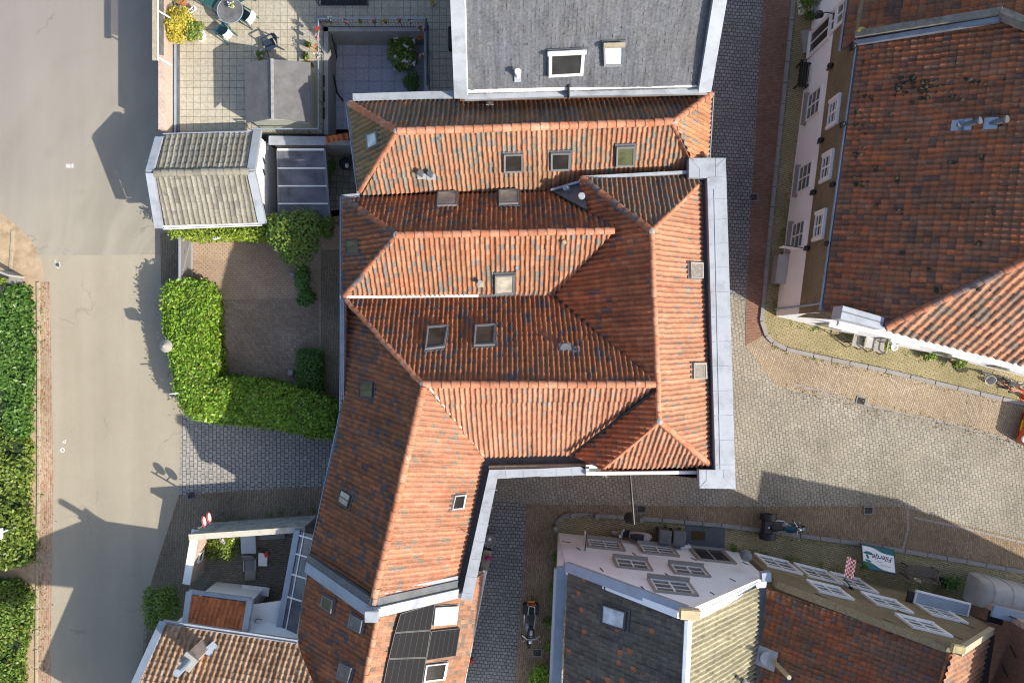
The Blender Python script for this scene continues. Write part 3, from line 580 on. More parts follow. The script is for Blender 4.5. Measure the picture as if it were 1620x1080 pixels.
def hedge(name, label, poly, h, m, leaf=0.13, dens=420, cat='hedge', bumps=0.12, seed=1, group=None, z0=0.0, sides=True):
    P3 = PP(poly, h); xy = [(p.x, p.y) for p in P3]; a = np.array(xy); r = np.random.default_rng(seed)
    th = thing(name, label, cat, (a[:, 0].mean(), a[:, 1].mean(), z0), group)
    lo, hi = a.min(0), a.max(0); area = (hi - lo).prod(); q = r.uniform(lo, hi, (int(area * dens), 2)); q = q[inside(xy, q)]
    # uneven clumpy top
    cl = r.uniform(lo, hi, (max(6, int(area * 1.6)), 2)); cz = r.normal(0, bumps, len(cl)); d = ((q[:, None, :] - cl[None]) ** 2).sum(-1); k = np.exp(-d / 0.18); zt = (k * cz).sum(1) / (k.sum(1) + 0.2)
    # rounded shoulders: distance to the outline
    A = a; B = np.roll(a, -1, 0); e = B - A; t = np.clip(((q[:, None] - A) * e).sum(-1) / ((e ** 2).sum(-1) + 1e-9), 0, 1); dist = np.sqrt(((q[:, None] - (A + t[..., None] * e)) ** 2).sum(-1).min(1))
    top = h + zt - 0.45 * np.exp(-dist / 0.12) * min(1, h * 0.5); z = top - np.abs(r.normal(0, 0.1, len(q)))
    pts = [np.column_stack([q, z])]
    if sides:
        per = np.sqrt((e ** 2).sum(1)); ns = int(per.sum() * (h - z0) * dens * 0.35); i = r.choice(len(a), ns, p=per / per.sum()); tt = r.uniform(0, 1, ns)
        s = A[i] + e[i] * tt[:, None] + r.normal(0, 0.07, (ns, 2)); pts.append(np.column_stack([s, r.uniform(z0, h - 0.15, ns)]))
    leaf_mesh('foliage', np.concatenate(pts), leaf, M[m], th, up=0.9, seed=seed)
    c = a.mean(0); b = MB(); inner = []
    n = len(xy); sg = 1 if sum(xy[i][0] * xy[(i + 1) % n][1] - xy[(i + 1) % n][0] * xy[i][1] for i in range(n)) > 0 else -1
    for i in range(n):
        p0, p1, p2 = Vector(xy[i - 1]), Vector(xy[i]), Vector(xy[(i + 1) % n]); e1 = (p1 - p0).normalized(); e2 = (p2 - p1).normalized()
        nn = (Vector((-e1.y, e1.x)) + Vector((-e2.y, e2.x))) * sg; inner.append(p1 + nn.normalized() * 0.14)
    b.extrude([Vector((p.x, p.y, z0 + (h - z0) * 0.55)) for p in inner], (0, 0, -(h - z0) * 0.55)); b.build('stems', M['core'], th)
    return th
def shrub(name, label, cat, c, rad, m, n=900, leaf=0.12, lobes=9, group=None, seed=1, stem=True, zc=None, flowers=None, potm=None, pot=None):
    """c: ground point; rad: crown radii; crown of many leaf lobes on a short tapered stem"""
    r = np.random.default_rng(seed); c = Vector(c); th = thing(name, label, cat, c, group); R = np.array(rad); zc = (rad[2] * 1.05 if zc is None else zc)
    ctr = np.array(c) + np.array([0, 0, zc]); L_ = []; 
    for i in range(lobes):
        d = r.normal(0, 1, 3); d /= np.linalg.norm(d); d[2] = abs(d[2]) * 0.9 - 0.25; L_.append((ctr + d * R * r.uniform(0.35, 0.66), R * r.uniform(0.34, 0.55)))
    L_.append((ctr, R * 0.6)); pts = []; nr = []
    for (lc, lr) in L_:
        k = int(n / len(L_)); d = r.normal(0, 1, (k, 3)); d /= np.linalg.norm(d, axis=1)[:, None]; s = r.uniform(0.6, 1.05, (k, 1)); pts.append(lc + d * lr * s); nr.append(d)
    pts = np.concatenate(pts); nr = np.concatenate(nr); k = pts[:, 2] > c.z + 0.03
    leaf_mesh('crown' if cat == 'tree' else 'foliage', pts[k], leaf, M[m], th, nrm=nr[k], seed=seed)
    if flowers:
        fm, fn, fs = flowers; i = r.choice(np.where(k)[0], fn, replace=False); top = pts[i] + nr[i] * 0.06; top[:, 2] += 0.05; sets = []
        q = np.repeat(top, 5, 0) + r.normal(0, fs * 0.35, (fn * 5, 3)); leaf_mesh('blossoms', q, fs, M[fm], th, up=2.0, seed=seed + 3, aspect=0.9)
    if stem:
        b = MB().tube(c, c + Vector((0, 0, zc * 0.8)), 0.05 + rad[0] * 0.04, 0.025, 8)
        for i in range(5):
            lc = Vector(L_[i][0]); b.tube(c + Vector((0, 0, zc * 0.45)), lc, 0.03, 0.01, 6)
        b.build('trunk' if cat == 'tree' else 'stem', M['bark'], th, smooth=True)
    if pot:
        pr, ph = pot; MB().lathe(c, [(0.01, 0.0), (pr * 0.75, 0), (pr, ph), (pr * 0.9, ph), (pr * 0.88, ph - 0.04), (0.01, ph - 0.05)], 18).build('pot', M[potm], th, smooth=True)
    return th
def text_mesh(name, body, size, m, parent, M4, shear=0.0, offset=0.004, extrude=0.002):
    cu = bpy.data.curves.new(name, 'FONT'); cu.body = body; cu.size = size; cu.align_x = 'CENTER'; cu.align_y = 'CENTER'; cu.extrude = extrude; cu.offset = offset; cu.shear = shear
    t = bpy.data.objects.new('tmp_text', cu); COL.objects.link(t); dg = bpy.context.evaluated_depsgraph_get(); dg.update()
    me = bpy.data.meshes.new_from_object(t.evaluated_get(dg)); bpy.data.objects.remove(t); me.transform(M4); me.materials.clear(); me.materials.append(m); me.name = name
    o = bpy.data.objects.new(name, me); COL.objects.link(o)
    if parent: me.transform(Matrix.Translation(-off_of(parent))); o.parent = parent
    return o
def sheet(name, pts, m, lvl, kind='structure', h=0.0):
    MBx = MB().poly([p + Vector((0, 0, 0.004 * lvl)) for p in PP(pts, h)]); o = MBx.build(name, m)
    if o.data.polygons[0].normal.z < 0: o.data.flip_normals()
    return tag(o, kind=kind)
def kerb(name, pts, w=0.2, h=0.12, m='concrete', seg=1.0):
    b = MB(); q = PP(pts, 0)
    for p0, p1 in zip(q[:-1], q[1:]):
        n = max(1, round((p1 - p0).length / seg)); 
        for i in range(n):
            a = p0 + (p1 - p0) * ((i + 0.012) / n); c = p0 + (p1 - p0) * ((i + 0.988) / n); up = Vector((0, 0, h)); b.bar(a + up, c + up, w, h + 0.05)
    return tag(b.build(name, M[m], bevel=0.012), kind='structure')

# ------------------------------------------------------------------ the ground
g = MB().poly([Vector((-150, -150, 0)), Vector((150, -150, 0)), Vector((150, 150, 0)), Vector((-150, 150, 0))]).build('street_setts', M['sett']); tag(g, kind='structure')
sheet('alley_setts', [(1000, -200), (1212, -200), (1207, 0), (1194, 230), (1183, 440), (1178, 480), (1165, 470), (1000, 390)], M['sett_n'], 1)
sheet('lane_setts', [(700, 745), (770, 790), (832, 797), (824, 950), (814, 1080), (800, 1300), (620, 1300), (700, 1000)], M['sett_n'], 1)
sheet('asphalt_road', [(-400, -400), (330, -400), (330, 330), (290, 402), (60, 404), (-400, 420)], M['asph_n'], 1)
sheet('asphalt_lane', [(-300, 398), (60, 404), (290, 402), (300, 660), (292, 668), (283, 785), (240, 918), (228, 985), (215, 1400), (-300, 1400)], M['asph_s'], 2)
sheet('roadside_soil', [(-400, 315), (0, 336), (30, 360), (52, 384), (66, 416), (70, 440), (64, 442), (62, 700), (60, 1400), (-400, 1400)], M['soil'], 3)
sheet('brick_gutter', [(64, 446), (79, 446), (82, 600), (85, 760), (82, 900), (78, 1400), (60, 1400), (63, 700)], M['gutter_b'], 4)
sheet('courtyard', [(258, 350), (570, 330), (570, 660), (330, 640), (262, 470)], M['court'], 3)
sheet('courtyard_herringbone', [(352, 474), (505, 470), (505, 640), (352, 610)], M['court_h'], 4)
sheet('courtyard_walk', [(508, 395), (580, 395), (580, 660), (508, 640)], M['path_b'], 4)
sheet('driveway', [(288, 655), (600, 680), (600, 768), (430, 772), (283, 783)], M['sett_d'], 4)
sheet('brick_footpath', [(283, 783), (430, 772), (600, 768), (600, 830), (500, 830), (345, 842), (320, 905), (300, 960), (330, 1100), (222, 1100), (240, 918)], M['path_b'], 4)
sheet('dark_brick_edge', [(254, 368), (282, 368), (280, 448), (255, 450)], M['path_b'], 5)
sheet('red_brick_strip', [(1207, -100), (1256, -100), (1254, 0), (1230, 232), (1217, 360), (1206, 480), (1203, 508), (1208, 530), (1179, 547), (1180, 478), (1194, 230), (1207, 0)], M['brk_red'], 3)
sheet('tan_brick_strip', [(1203, 500), (1212, 533), (1222, 543), (1243, 554), (1286, 564), (1400, 588), (1478, 607), (1620, 641), (1800, 690), (1800, 745), (1650, 706), (1599, 696), (1498, 670), (1380, 644), (1317, 630), (1255, 617), (1228, 609), (1179, 547), (1190, 505)], M['brk_tan'], 2)
sheet('yellow_pavement', [(1256, -100), (1400, -100), (1400, 500), (1700, 600), (1800, 700), (1800, 690), (1620, 637), (1478, 604), (1400, 585), (1286, 561), (1243, 551), (1222, 540), (1212, 530), (1205, 508), (1208, 480), (1219, 360), (1232, 232), (1256, 0)], M['brk_yel'], 4)
sheet('brown_brick_strip', [(832, 797), (1180, 801), (1290, 800), (1427, 801), (1525, 830), (1620, 853), (1800, 900), (1800, 960), (1620, 905), (1466, 878), (1359, 860), (1140, 831), (1082, 826), (1012, 820), (903, 813), (887, 818), (876, 836), (884, 842), (876, 960), (868, 1300), (800, 1300), (814, 1080), (824, 950)], M['brk_brown'], 2)
sheet('house_pavement', [(887, 819), (903, 814), (1012, 821), (1082, 827), (1140, 832), (1359, 861), (1466, 879), (1620, 906), (1800, 960), (1800, 1100), (1500, 1000), (880, 900), (880, 842), (877, 836)], M['brk_yel'], 3)
sheet('bluestone_step', [(1084, 828), (1147, 832), (1146, 868), (1083, 862)], M['bluestone'], 6)
tag(MB().box(P(1105, 847, 0.045), (0.62, 0.42, 0.03), math.radians(-3)).build('door_mat', M['carpet']), 'small brown door mat lying on the bluestone slab by the white house door', 'door mat')
sheet('side_yard', [(515, 205), (600, 205), (600, 330), (515, 345)], M['slab_d'], 3)
kerb('street_kerb', [(1256, -60), (1255, 0), (1231, 232), (1218, 360), (1207, 480), (1204, 508), (1212, 531), (1222, 541), (1243, 552), (1286, 562), (1400, 586), (1478, 605), (1620, 639), (1700, 660)], 0.19, 0.11)
kerb('house_kerb', [(877, 836), (882, 824), (890, 817), (903, 812), (1012, 819), (1082, 825), (1140, 830), (1359, 859), (1466, 877), (1620, 904), (1720, 935)], 0.19, 0.11)
kerb('roadside_kerb', [(61, 446), (62, 600), (62, 750), (60, 900), (58, 1150)], 0.12, 0.09, 'plank')
kerb('soil_kerb', [(21, 364), (17, 428)], 0.14, 0.06, 'plank')
kerb('drain_kerb', [(1257, 607), (1317, 626), (1380, 643), (1498, 669), (1640, 707)], 0.12, 0.012, seg=0.5)
kerb('bay_kerb', [(1436, 805), (1436, 840), (1428, 868)], 0.12, 0.012, seg=0.5)
kerb('strip_kerb', [(1446, 818), (1525, 835), (1640, 863)], 0.12, 0.012, seg=0.5)
for i, (x, y, a) in enumerate([(879, 834, 0.5), (906, 814, 0.05), (944, 816, 0.05), (1014, 821, 0.05)]):
    b = MB().box(P(x, y, 0.26), (0.2, 0.2, 0.52), a); o = b.build('bollard', M['concrete'], bevel=0.02)
    tag(o, ['short square kerb bollard at the rounded corner of the kerb', 'short square kerb bollard just past the rounded kerb corner', 'short square kerb bollard behind the parked scooter', 'short square kerb bollard beside the grey waste bins'][i], 'bollard', 'short square bollards on the house kerb')
for i, (x, y, a, l) in enumerate([(850, 1032, 0, 'square iron drain grate by the black motorcycle in the lane'), (1015, 805, 0, 'iron drain grate in the brown bricks north of the scooter'), (1374, 807, 0, 'iron drain grate in the brown bricks above the green sign'), (1362, 634, -0.25, 'iron drain grate in the line of the sunny drain kerb'), (1192, 312, 0.06, 'iron drain grate in the red brick strip of the shaded alley'), (75, 882, 0, 'pale iron drain grate in the red brick gutter of the road'), (303, 783, 0.1, 'iron drain grate at the mouth of the driveway')]):
    t = thing('drain_grate', l, 'drain grate', P(x, y, 0.02), 'drain grates'); R = Matrix.Rotation(a, 3, 'Z'); c = P(x, y, 0.03)
    b = MB()
    for k in (-1, 1): b.box(c + R @ Vector((0, k * 0.17, 0)), (0.46, 0.05, 0.02), a); b.box(c + R @ Vector((k * 0.21, 0, 0.003)), (0.05, 0.29, 0.02), a)
    b.build('frame', M['plank' if i == 5 else 'greyframe'], t); b = MB()
    for k in range(-3, 4): b.box(c + R @ Vector((k * 0.055, 0, -0.003)), (0.026, 0.29, 0.014), a)
    b.build('bars', M['plank' if i == 5 else 'black'], t)
def paint(txt, px, py, size, rot): tag(text_mesh('road_marking', txt, size, M['white'], None, Matrix.Translation(P(px, py, 0.016)) @ Matrix.Rotation(rot, 4, 'Z'), extrude=0.001), kind='structure')
paint('370', 111, 262, 0.26, math.pi); paint('O', 99, 712, 0.28, 0.0); paint('47', 102, 699, 0.2, 0.3)
b = MB(); rr = random.Random(3)
for i in range(16): b.box(P(90 + rr.gauss(0, 2), 418 + rr.gauss(0, 2.4), 0.014), (0.05 + rr.random() * 0.09, 0.04 + rr.random() * 0.05, 0.004), rr.random() * 3)
tag(b.build('road_marking', M['white']), kind='structure')

# ------------------------------------------------------------------ north house (hipped roof, top)
nh = thing('tiled_house', 'long house under a hipped orange roof below the slate roof, four skylights', 'house', P(830, 240, 0))
EH, R1 = 5.2, 7.6
pS = Plane((573, 307, EH), (1110, 280, EH), (629, 209, R1)); pN = Plane((556, 160, EH), (1110, 147, EH), (830, 202, R1))
pW = Plane((551, 163, EH), (570, 304, EH), (629, 208, R1)); pE = Plane((1125, 148, EH), (1120, 262, EH), (1065, 192, R1))
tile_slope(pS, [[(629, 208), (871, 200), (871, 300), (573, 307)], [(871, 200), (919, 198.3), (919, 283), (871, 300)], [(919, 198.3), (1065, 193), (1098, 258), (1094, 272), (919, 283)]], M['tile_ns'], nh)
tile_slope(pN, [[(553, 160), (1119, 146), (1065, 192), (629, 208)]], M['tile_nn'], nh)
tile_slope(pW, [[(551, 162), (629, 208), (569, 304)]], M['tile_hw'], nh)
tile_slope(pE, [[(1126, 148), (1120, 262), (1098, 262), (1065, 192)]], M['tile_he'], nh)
rw, re = pS.at(629, 208), pS.at(1065, 193)
ridge(rw, re, nh, r=0.13); ridge(pN.at(554, 164), rw, nh, r=0.12); ridge(pW.at(570, 302), rw, nh, 'ridge', 0.1); ridge(re, pN.at(1124, 149), nh, r=0.12); ridge(re, pS.at(1097, 256), nh, r=0.12)
for p_ in (rw, re): MB().ball(p_ + Vector((0, 0, 0.07)), (0.16, 0.13, 0.05), 8, 5).build('ridge_cap', M['stoneframe'], nh, smooth=True)
gutter([P(549, 160, 5.2), P(568, 306, 5.2)], nh, 0.15); gutter([P(1127.5, 146, 5.2), P(1121, 252, 5.2)], nh, 0.12)
MB().bar(P(558, 154, 5.5), P(722, 149, 5.5), 0.3, 0.4).build('parapet', M['zinc'], nh)
walls([P(553, 160, EH), P(1124, 147, EH), P(1120, 268, EH), P(570, 304, EH)], 5.1, nh, 'brick')
skylight(pS, [(797, 241), (827, 240), (827, 269), (797, 270)], nh, pane='gdark'); skylight(pS, [(871, 239), (902, 238), (901, 266), (871, 267)], nh, pane='gdark'); skylight(pS, [(975, 229), (1004, 228), (1003, 260), (974, 261)], nh, pane='ggreen')
skylight(pW, [(583, 214), (599, 208), (601, 229), (585, 236)], nh, pane='gpale', hgt=0.07, fw=0.05)
for x, y in ((667, 277), (682, 278)): pipe_vent(pS.at(x, y), nh, 0.09, 0.42, 'lead', base=(pS, 0.36, 0.3), bm='zinc')
pipe_vent(pS.at(695, 219), nh, 0.07, 0.1, 'greyframe', cap=False); pipe_vent(pN.at(775, 166), nh, 0.06, 0.25, 'lead', cap=False, base=(pN, 0.3, 0.3), bm='zinc')

# ------------------------------------------------------------------ main house: two gables, a cross wing and a long south-west wing
mh = thing('tiled_house', 'largest house, many orange roofs meeting round a pale zinc cornice', 'house', P(830, 560, 0))
R2, R3 = 7.5, 8.5
p2N = Plane((547, 313, EH), (860, 301, EH), (780, 369, R2)); p2S = Plane((545, 469, EH), (876, 466, EH), (800, 370, R2)); p2W = Plane((543, 317, EH), (543, 469, EH), (627, 373, R2))
p3N = Plane((548, 472, EH), (876, 467, EH), (850, 606, R3)); p3S = Plane((766, 721, EH), (905, 719, EH), (850, 609, R3))
pWW = Plane((541, 655, EH), (494, 880, EH), (668, 620, R3)); pWE = Plane((766, 722, EH), (722, 924, EH), (640, 760, R3))
pEW = Plane((1031, 366, R3), (1043, 665, R3), (876, 466, EH)); pEE = Plane((1031, 366, R3), (1043, 665, R3), (1115, 560, 6.0))
pEN = Plane((1107, 288, 6.05), (921, 281, 6.2), (1031, 366, R3)); pES = Plane((952, 743, EH + .15), (1122, 735, 6.0), (1043, 666, R3))
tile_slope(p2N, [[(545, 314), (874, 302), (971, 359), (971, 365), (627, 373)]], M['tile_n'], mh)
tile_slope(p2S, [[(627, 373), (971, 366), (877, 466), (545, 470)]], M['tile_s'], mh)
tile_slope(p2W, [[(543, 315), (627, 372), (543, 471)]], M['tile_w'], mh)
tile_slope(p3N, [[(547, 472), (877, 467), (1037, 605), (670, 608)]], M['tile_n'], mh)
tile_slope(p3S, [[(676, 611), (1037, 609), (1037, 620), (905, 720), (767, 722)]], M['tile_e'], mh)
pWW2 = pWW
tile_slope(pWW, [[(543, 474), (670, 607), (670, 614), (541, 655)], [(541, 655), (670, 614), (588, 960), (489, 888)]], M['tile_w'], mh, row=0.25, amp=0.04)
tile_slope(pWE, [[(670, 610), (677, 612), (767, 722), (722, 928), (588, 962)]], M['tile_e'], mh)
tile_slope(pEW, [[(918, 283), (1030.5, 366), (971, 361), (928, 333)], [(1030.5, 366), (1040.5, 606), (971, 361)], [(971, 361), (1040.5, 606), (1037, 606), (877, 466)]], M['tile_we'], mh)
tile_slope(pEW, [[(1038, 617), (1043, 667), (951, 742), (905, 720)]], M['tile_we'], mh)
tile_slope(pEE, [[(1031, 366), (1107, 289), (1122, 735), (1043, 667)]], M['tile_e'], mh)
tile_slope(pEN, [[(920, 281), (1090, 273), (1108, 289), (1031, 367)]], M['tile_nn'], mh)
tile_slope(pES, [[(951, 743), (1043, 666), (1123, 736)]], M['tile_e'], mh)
rA, rB = p2N.at(627, 372), p2N.at(971, 365); ridge(rA, rB, mh, r=0.12); ridge(p2N.at(546, 315), rA, mh, 'ridge_d', 0.11); ridge(p2W.at(545, 468), rA, mh, 'ridge_d', 0.1)
rC, rD = p3N.at(669, 608), p3N.at(1036, 608); ridge(rC, rD, mh, r=0.12); ridge(p3N.at(548, 475), rC, mh, 'ridge', 0.09)
rE = pWE.at(588, 960); ridge(pWE.at(670, 612), rE, mh, r=0.12)
rF, rG = pEE.at(1031, 366), pEE.at(1043, 666); ridge(rF, rG, mh, r=0.09)
ridge(pEN.at(921, 283), rF, mh, 'ridge_d', 0.12); ridge(pEE.at(1107, 290), rF, mh, r=0.09); ridge(pES.at(953, 741), rG, mh, r=0.09); ridge(pEE.at(1121, 733), rG, mh, r=0.11)
for p_ in (rA, rC, rF, rG): MB().ball(p_ + Vector((0, 0, 0.07)), (0.12, 0.14, 0.05), 8, 5).build('ridge_cap', M['stoneframe'], mh, smooth=True)
# valleys
MB().bar(P(545, 470, 5.32), P(757, 467.5, 5.32), 0.11, 0.14).build('valley_flashing', M['white'], mh); MB().bar(P(757, 467.5, 5.3), P(877, 466, 5.28), 0.13, 0.12).build('valley_flashing', M['lead'], mh)
a_, b_ = p3S.at(678, 611, 0.0), p3S.at(767, 722, 0.0); MB().bar(a_ + Vector((0, 0, .06)), b_ + Vector((0, 0, .06)), 0.055, 0.12).build('valley_flashing', M['white'], mh)
for q in (((971, 363), (877, 466)), ((877, 466), (1037, 606)), ((1037, 619), (905, 720)), ((874, 302), (971, 361))):
    MB().bar(pEW.at(*q[0], 0.075), pEW.at(*q[1], 0.075), 0.085, 0.15).build('valley_flashing', M['black'], mh)
# lead patch with two flues between the north gutter and the cross wing
lp = Plane((872, 302, 5.45), (921, 286, 6.1), (930, 334, 6.9)); MB().extrude([lp.at(871, 301), lp.at(920, 286), lp.at(929, 332)], (0, 0, -0.5)).build('lead_slope', M['lead'], mh)
MB().bar(P(871, 300.5, 5.62), P(919, 286.5, 6.25), 0.09, 0.2).build('lead_edge', M['zinc'], mh)
pipe_vent(lp.at(899, 299), mh, 0.1, 0.3, 'zincb', cap=False, direction=(-0.6, 0, 1)); pipe_vent(lp.at(919, 312), mh, 0.1, 0.25, 'zinc', cap=True)
MB().bar(P(918, 281, 6.22), P(1091, 272, 6.15), 0.13, 0.16).build('gutter', M['zinc'], mh)
# pale zinc cornice along the street front
zb = MB(); HC = 6.35
for pl in ([(1090, 250), (1148, 250), (1149.2, 282), (1090, 281)], [(1119, 282), (1149.2, 282), (1163, 743), (1132, 743)], [(1106, 743), (1163, 743), (1164, 773), (1107, 772)]):
    zb.extrude(PP(pl, HC), (0, 0, -0.42))
zo = zb.build('cornice', M['zinc'], mh); sm = MB()
for y in (281, 316, 348, 386, 424, 463, 502, 541, 580, 619, 658, 697, 736): sm.bar(P(1121 + (y - 284) * 0.026, y, HC + .012), P(1149 + (y - 284) * 0.03, y - 1, HC + .012), 0.025, 0.03)
sm.bar(P(1130, 300, HC + .02), P(1140, 743, HC + .02), 0.03, 0.035)
for a, c in (((1090, 250), (1107, 266)), ((1107, 266), (1107, 281)), ((1148, 250), (1133, 265)), ((1107, 772), (1118, 760)), ((1163, 772), (1146, 756)), ((1133, 250), (1133, 281)), ((1146, 743), (1146, 756)), ((1118, 760), (1118, 744))): sm.bar(P(*a, HC + .014), P(*c, HC + .014), 0.02, 0.03)
o_ = sm.build('seams', M['seam'], zo); o_['kind'] = 'stuff'
MB().extrude(PP([(1107, 286), (1121, 283), (1133, 742), (1121, 740)], 5.8), (0, 0, -0.1)).build('box_gutter', M['lead'], mh)
MB().bar(P(1120, 284, 6.25), P(1132, 742, 6.25), 0.08, 0.5).build('cornice_upstand', M['zincb'], mh)
# flat gutter and parapets on the south side
MB().extrude(PP([(764, 722), (906, 719), (930, 733), (955, 743), (927, 748), (775, 752), (735, 945), (718, 945)], 5.0), (0, 0, -0.1)).build('box_gutter', M['felt'], mh)
wp = MB()
for pl in ([(774, 743), (855, 741), (855, 753), (787, 757)], [(855, 741), (918, 738), (927, 743), (927, 751), (855, 754)], [(774, 743), (787, 757), (747, 950), (729, 948)]): wp.extrude(PP(pl, 5.6), (0, 0, -0.5))
wp.build('parapet', M['zinc'], mh)
sm2 = MB()
for f_ in (.12, .26, .4, .54, .68, .82, .95):
    y_ = 750 + (948 - 750) * f_; x_ = 783 - (783 - 738) * f_; sm2.bar(P(x_ - 10, y_ - 1, 5.612), P(x_ + 9, y_ + 1.5, 5.612), .02, .025)
for x_ in (800, 828, 880, 905): sm2.bar(P(x_, 741, 5.612), P(x_ + 1, 754, 5.612), .02, .025)
o_ = sm2.build('seams', M['seam'], mh); o_['kind'] = 'stuff'
MB().bar(P(927, 749, 5.75), P(1107, 747, 5.75), 0.13, 0.3).build('parapet', M['white'], mh); MB().bar(P(927, 738, 5.7), P(946, 738, 5.7), 0.14, 0.3).build('parapet', M['white'], mh)
MB().bar(P(929.5, 738, 5.7), P(929.5, 751, 5.7), 0.13, 0.3).build('parapet', M['white'], mh)
MB().bar(P(773, 739.5, 5.45), P(925, 736, 5.45), 0.1, 0.4).build('parapet_face', M['plank'], mh)
# west gutter, gable parapet of the long wing
gutter([P(541, 311, 5.2), P(541, 560, 5.2), P(540, 652, 5.2), P(536, 672, 5.2), P(489, 892, 5.2)], mh, 0.15, m='zincb'); gutter([P(541, 311, 5.24), P(568, 309, 5.24)], mh, 0.13)
gA, gP, gB = P(484, 897, 5.5), P(588, 971, 9.0), P(724, 939, 5.6)
MB().bar(gA, gP, 0.42, 0.35, ext=0.05).build('parapet', M['zincb'], mh); MB().bar(gP, gB, 0.38, 0.35, ext=0.05).build('parapet', M['zinc'], mh)
MB().box(gP + Vector((0, -0.05, 0)), (0.5, 0.42, 0.3)).build('parapet_cap', M['zinc'], mh, bevel=0.03)
d1 = Vector((0, 0.34, -0.12)); MB().bar(gA + d1, gP + d1, 0.34, 0.2).build('lead_gutter', M['lead'], mh); MB().bar(gP + d1, gB + d1, 0.34, 0.2).build('lead_gutter', M['lead'], mh)
MB().bar(gP + d1 * 1.75, gB + d1 * 1.75, 0.16, 0.1).build('lead_gutter', M['zinc'], mh)
MB().extrude([Vector((gA.x, gA.y, 0)), Vector((gB.x, gB.y, 0)), gB - Vector((0, 0, .4)), gP - Vector((0, 0, .4)), gA - Vector((0, 0, .4))], Vector((0.03, 0.2, 0))).build('wall', M['brick'], mh)
walls([P(543, 315, EH), P(874, 303, EH), P(920, 288, EH), P(1100, 282, EH), P(1140, 290, EH), P(1152, 762, EH), P(952, 745, EH), P(905, 746, EH), P(779, 752, EH), P(738, 944, EH), P(588, 940, 7), P(490, 893, EH), P(541, 655, EH)], [5, 5, 5.9, 5.9, 5.9, 5.9, 5.3, 5, 5, 5, 5, 5, 5], mh, 'brick')
# skylights and vents of the main house
skylight(p2N, [(693, 308), (724, 307), (723, 329), (692, 330)], mh, pane='gcream'); skylight(p2N, [(789, 305), (821, 304), (820, 326), (790, 327)], mh, pane='gcream')
skylight(p2W, [(550, 381), (569, 378), (571, 401), (551, 403)], mh, 'darkframe', 'ggreen', 0.06, 0.05, bar=True)
skylight(p2S, [(783, 432), (814, 431), (813, 461), (783, 463)], mh, pane='gcream'); 
skylight(p3N, [(677, 520), (709, 518), (704, 552), (673, 556)], mh, pane='gbrown'); skylight(p3N, [(752, 518), (784, 516), (783, 549), (750, 550)], mh, pane='gbrown')
skylight(pWW, [(572, 606), (594, 605), (593, 629), (571, 629)], mh, 'darkframe', 'ggreen', 0.06, 0.05, bar=True); skylight(pWW, [(543, 773), (559, 783), (553, 804), (537, 793)], mh, 'darkframe', 'gcream', 0.06, 0.05, bar=True)
skylight(pWE, [(716, 782), (734, 780), (730, 803), (711, 805)], mh, 'alu', 'gdark', 0.08, 0.06)
skylight(pEE, [(1087, 415), (1107, 416), (1107, 441), (1088, 440)], mh, 'stoneframe', 'gpane', 0.1, 0.06); skylight(pEE, [(1092, 574), (1112, 574), (1113, 599), (1092, 599)], mh, 'stoneframe', 'gpane', 0.1, 0.06)
pipe_vent(p3N.at(894, 551), mh, 0.16, 0.12, 'lead', base=(p3N, 0.5, 0.42), bm='zinc'); pipe_vent(p3N.at(911, 554), mh, 0.09, 0.1, 'black', cap=False, base=(p3N, 0.32, 0.3), bm='zinc')
pipe_vent(p2S.at(760, 448), mh, 0.07, 0.4, 'zinc', base=(p2S, 0.3, 0.3), bm='plank'); pipe_vent(p2S.at(892, 384), mh, 0.06, 0.15, 'plank'); pipe_vent(p2S.at(818, 424), mh, 0.06, 0.1, 'zinc', cap=False)
MB().path([pWE.at(718, 840, .03), pWE.at(724, 836, .45), P(741, 845, 5.55)], 0.015, 6).build('lightning_wire', M['alu'], mh)

# ------------------------------------------------------------------ slate-roofed house at the top
sl = thing('slate_house', 'house with a plain grey slate slope between two pale zinc copings', 'house', P(925, 60, 0))
pSL = Plane((738, 146, 6.9), (1112, 138, 6.9), (1135, 0, 9.6))
tile_slope(pSL, [[(735, 149), (728, -120), (1150, -120), (1135, 0), (1106, 139)]], M['slate'], sl, 0.15, 0.1, 0.003, 0.006, 'flat', 4)
for (a, c) in (((723, -30), (729, 150)), ((1141, -30), (1113, 140))):
    MB().bar(pSL.at(*a, 0.28), pSL.at(*c, 0.28), 0.5, 0.4).build('coping', M['zinc'], sl)
MB().bar(pSL.at(1132, -30, .06), pSL.at(1103.5, 136, .06), 0.1, 0.1).build('soaker', M['lead'], sl); MB().bar(pSL.at(735, -30, .1), pSL.at(739, 148, .1), 0.06, 0.1).build('soaker', M['white'], sl)
MB().bar(P(739, 144, 7.0), P(1104, 135, 7.0), 0.1, 0.2).build('gutter_edge', M['white'], sl); MB().extrude(PP([(735, 146), (1104, 136), (1120, 148), (900, 152), (735, 158)], 6.75), (0, 0, -0.2)).build('gutter', M['zinc'], sl)
MB().box(P(899, 144, 6.9), (0.08, 0.45, 0.4)).build('gutter_joint', M['black'], sl)
sA_, sB_, sC_, sD_ = pSL.at(728, -120, -.1), pSL.at(1150, -120, -.1), pSL.at(735, 149, -.1), pSL.at(1106, 139, -.1); bk = Vector((0, (sA_.y - sC_.y) * 1.0, 0))
for u_, v_, dx in ((sC_, sA_, -.25), (sD_, sB_, .25)):
    n_ = Vector((u_.x, 2 * v_.y - u_.y, u_.z)); MB().extrude([Vector((u_.x, u_.y, 0)), u_, Vector((u_.x, v_.y, v_.z)), n_, Vector((n_.x, n_.y, 0))], (dx, 0, 0)).build('gable_wall', M['brick'], sl)
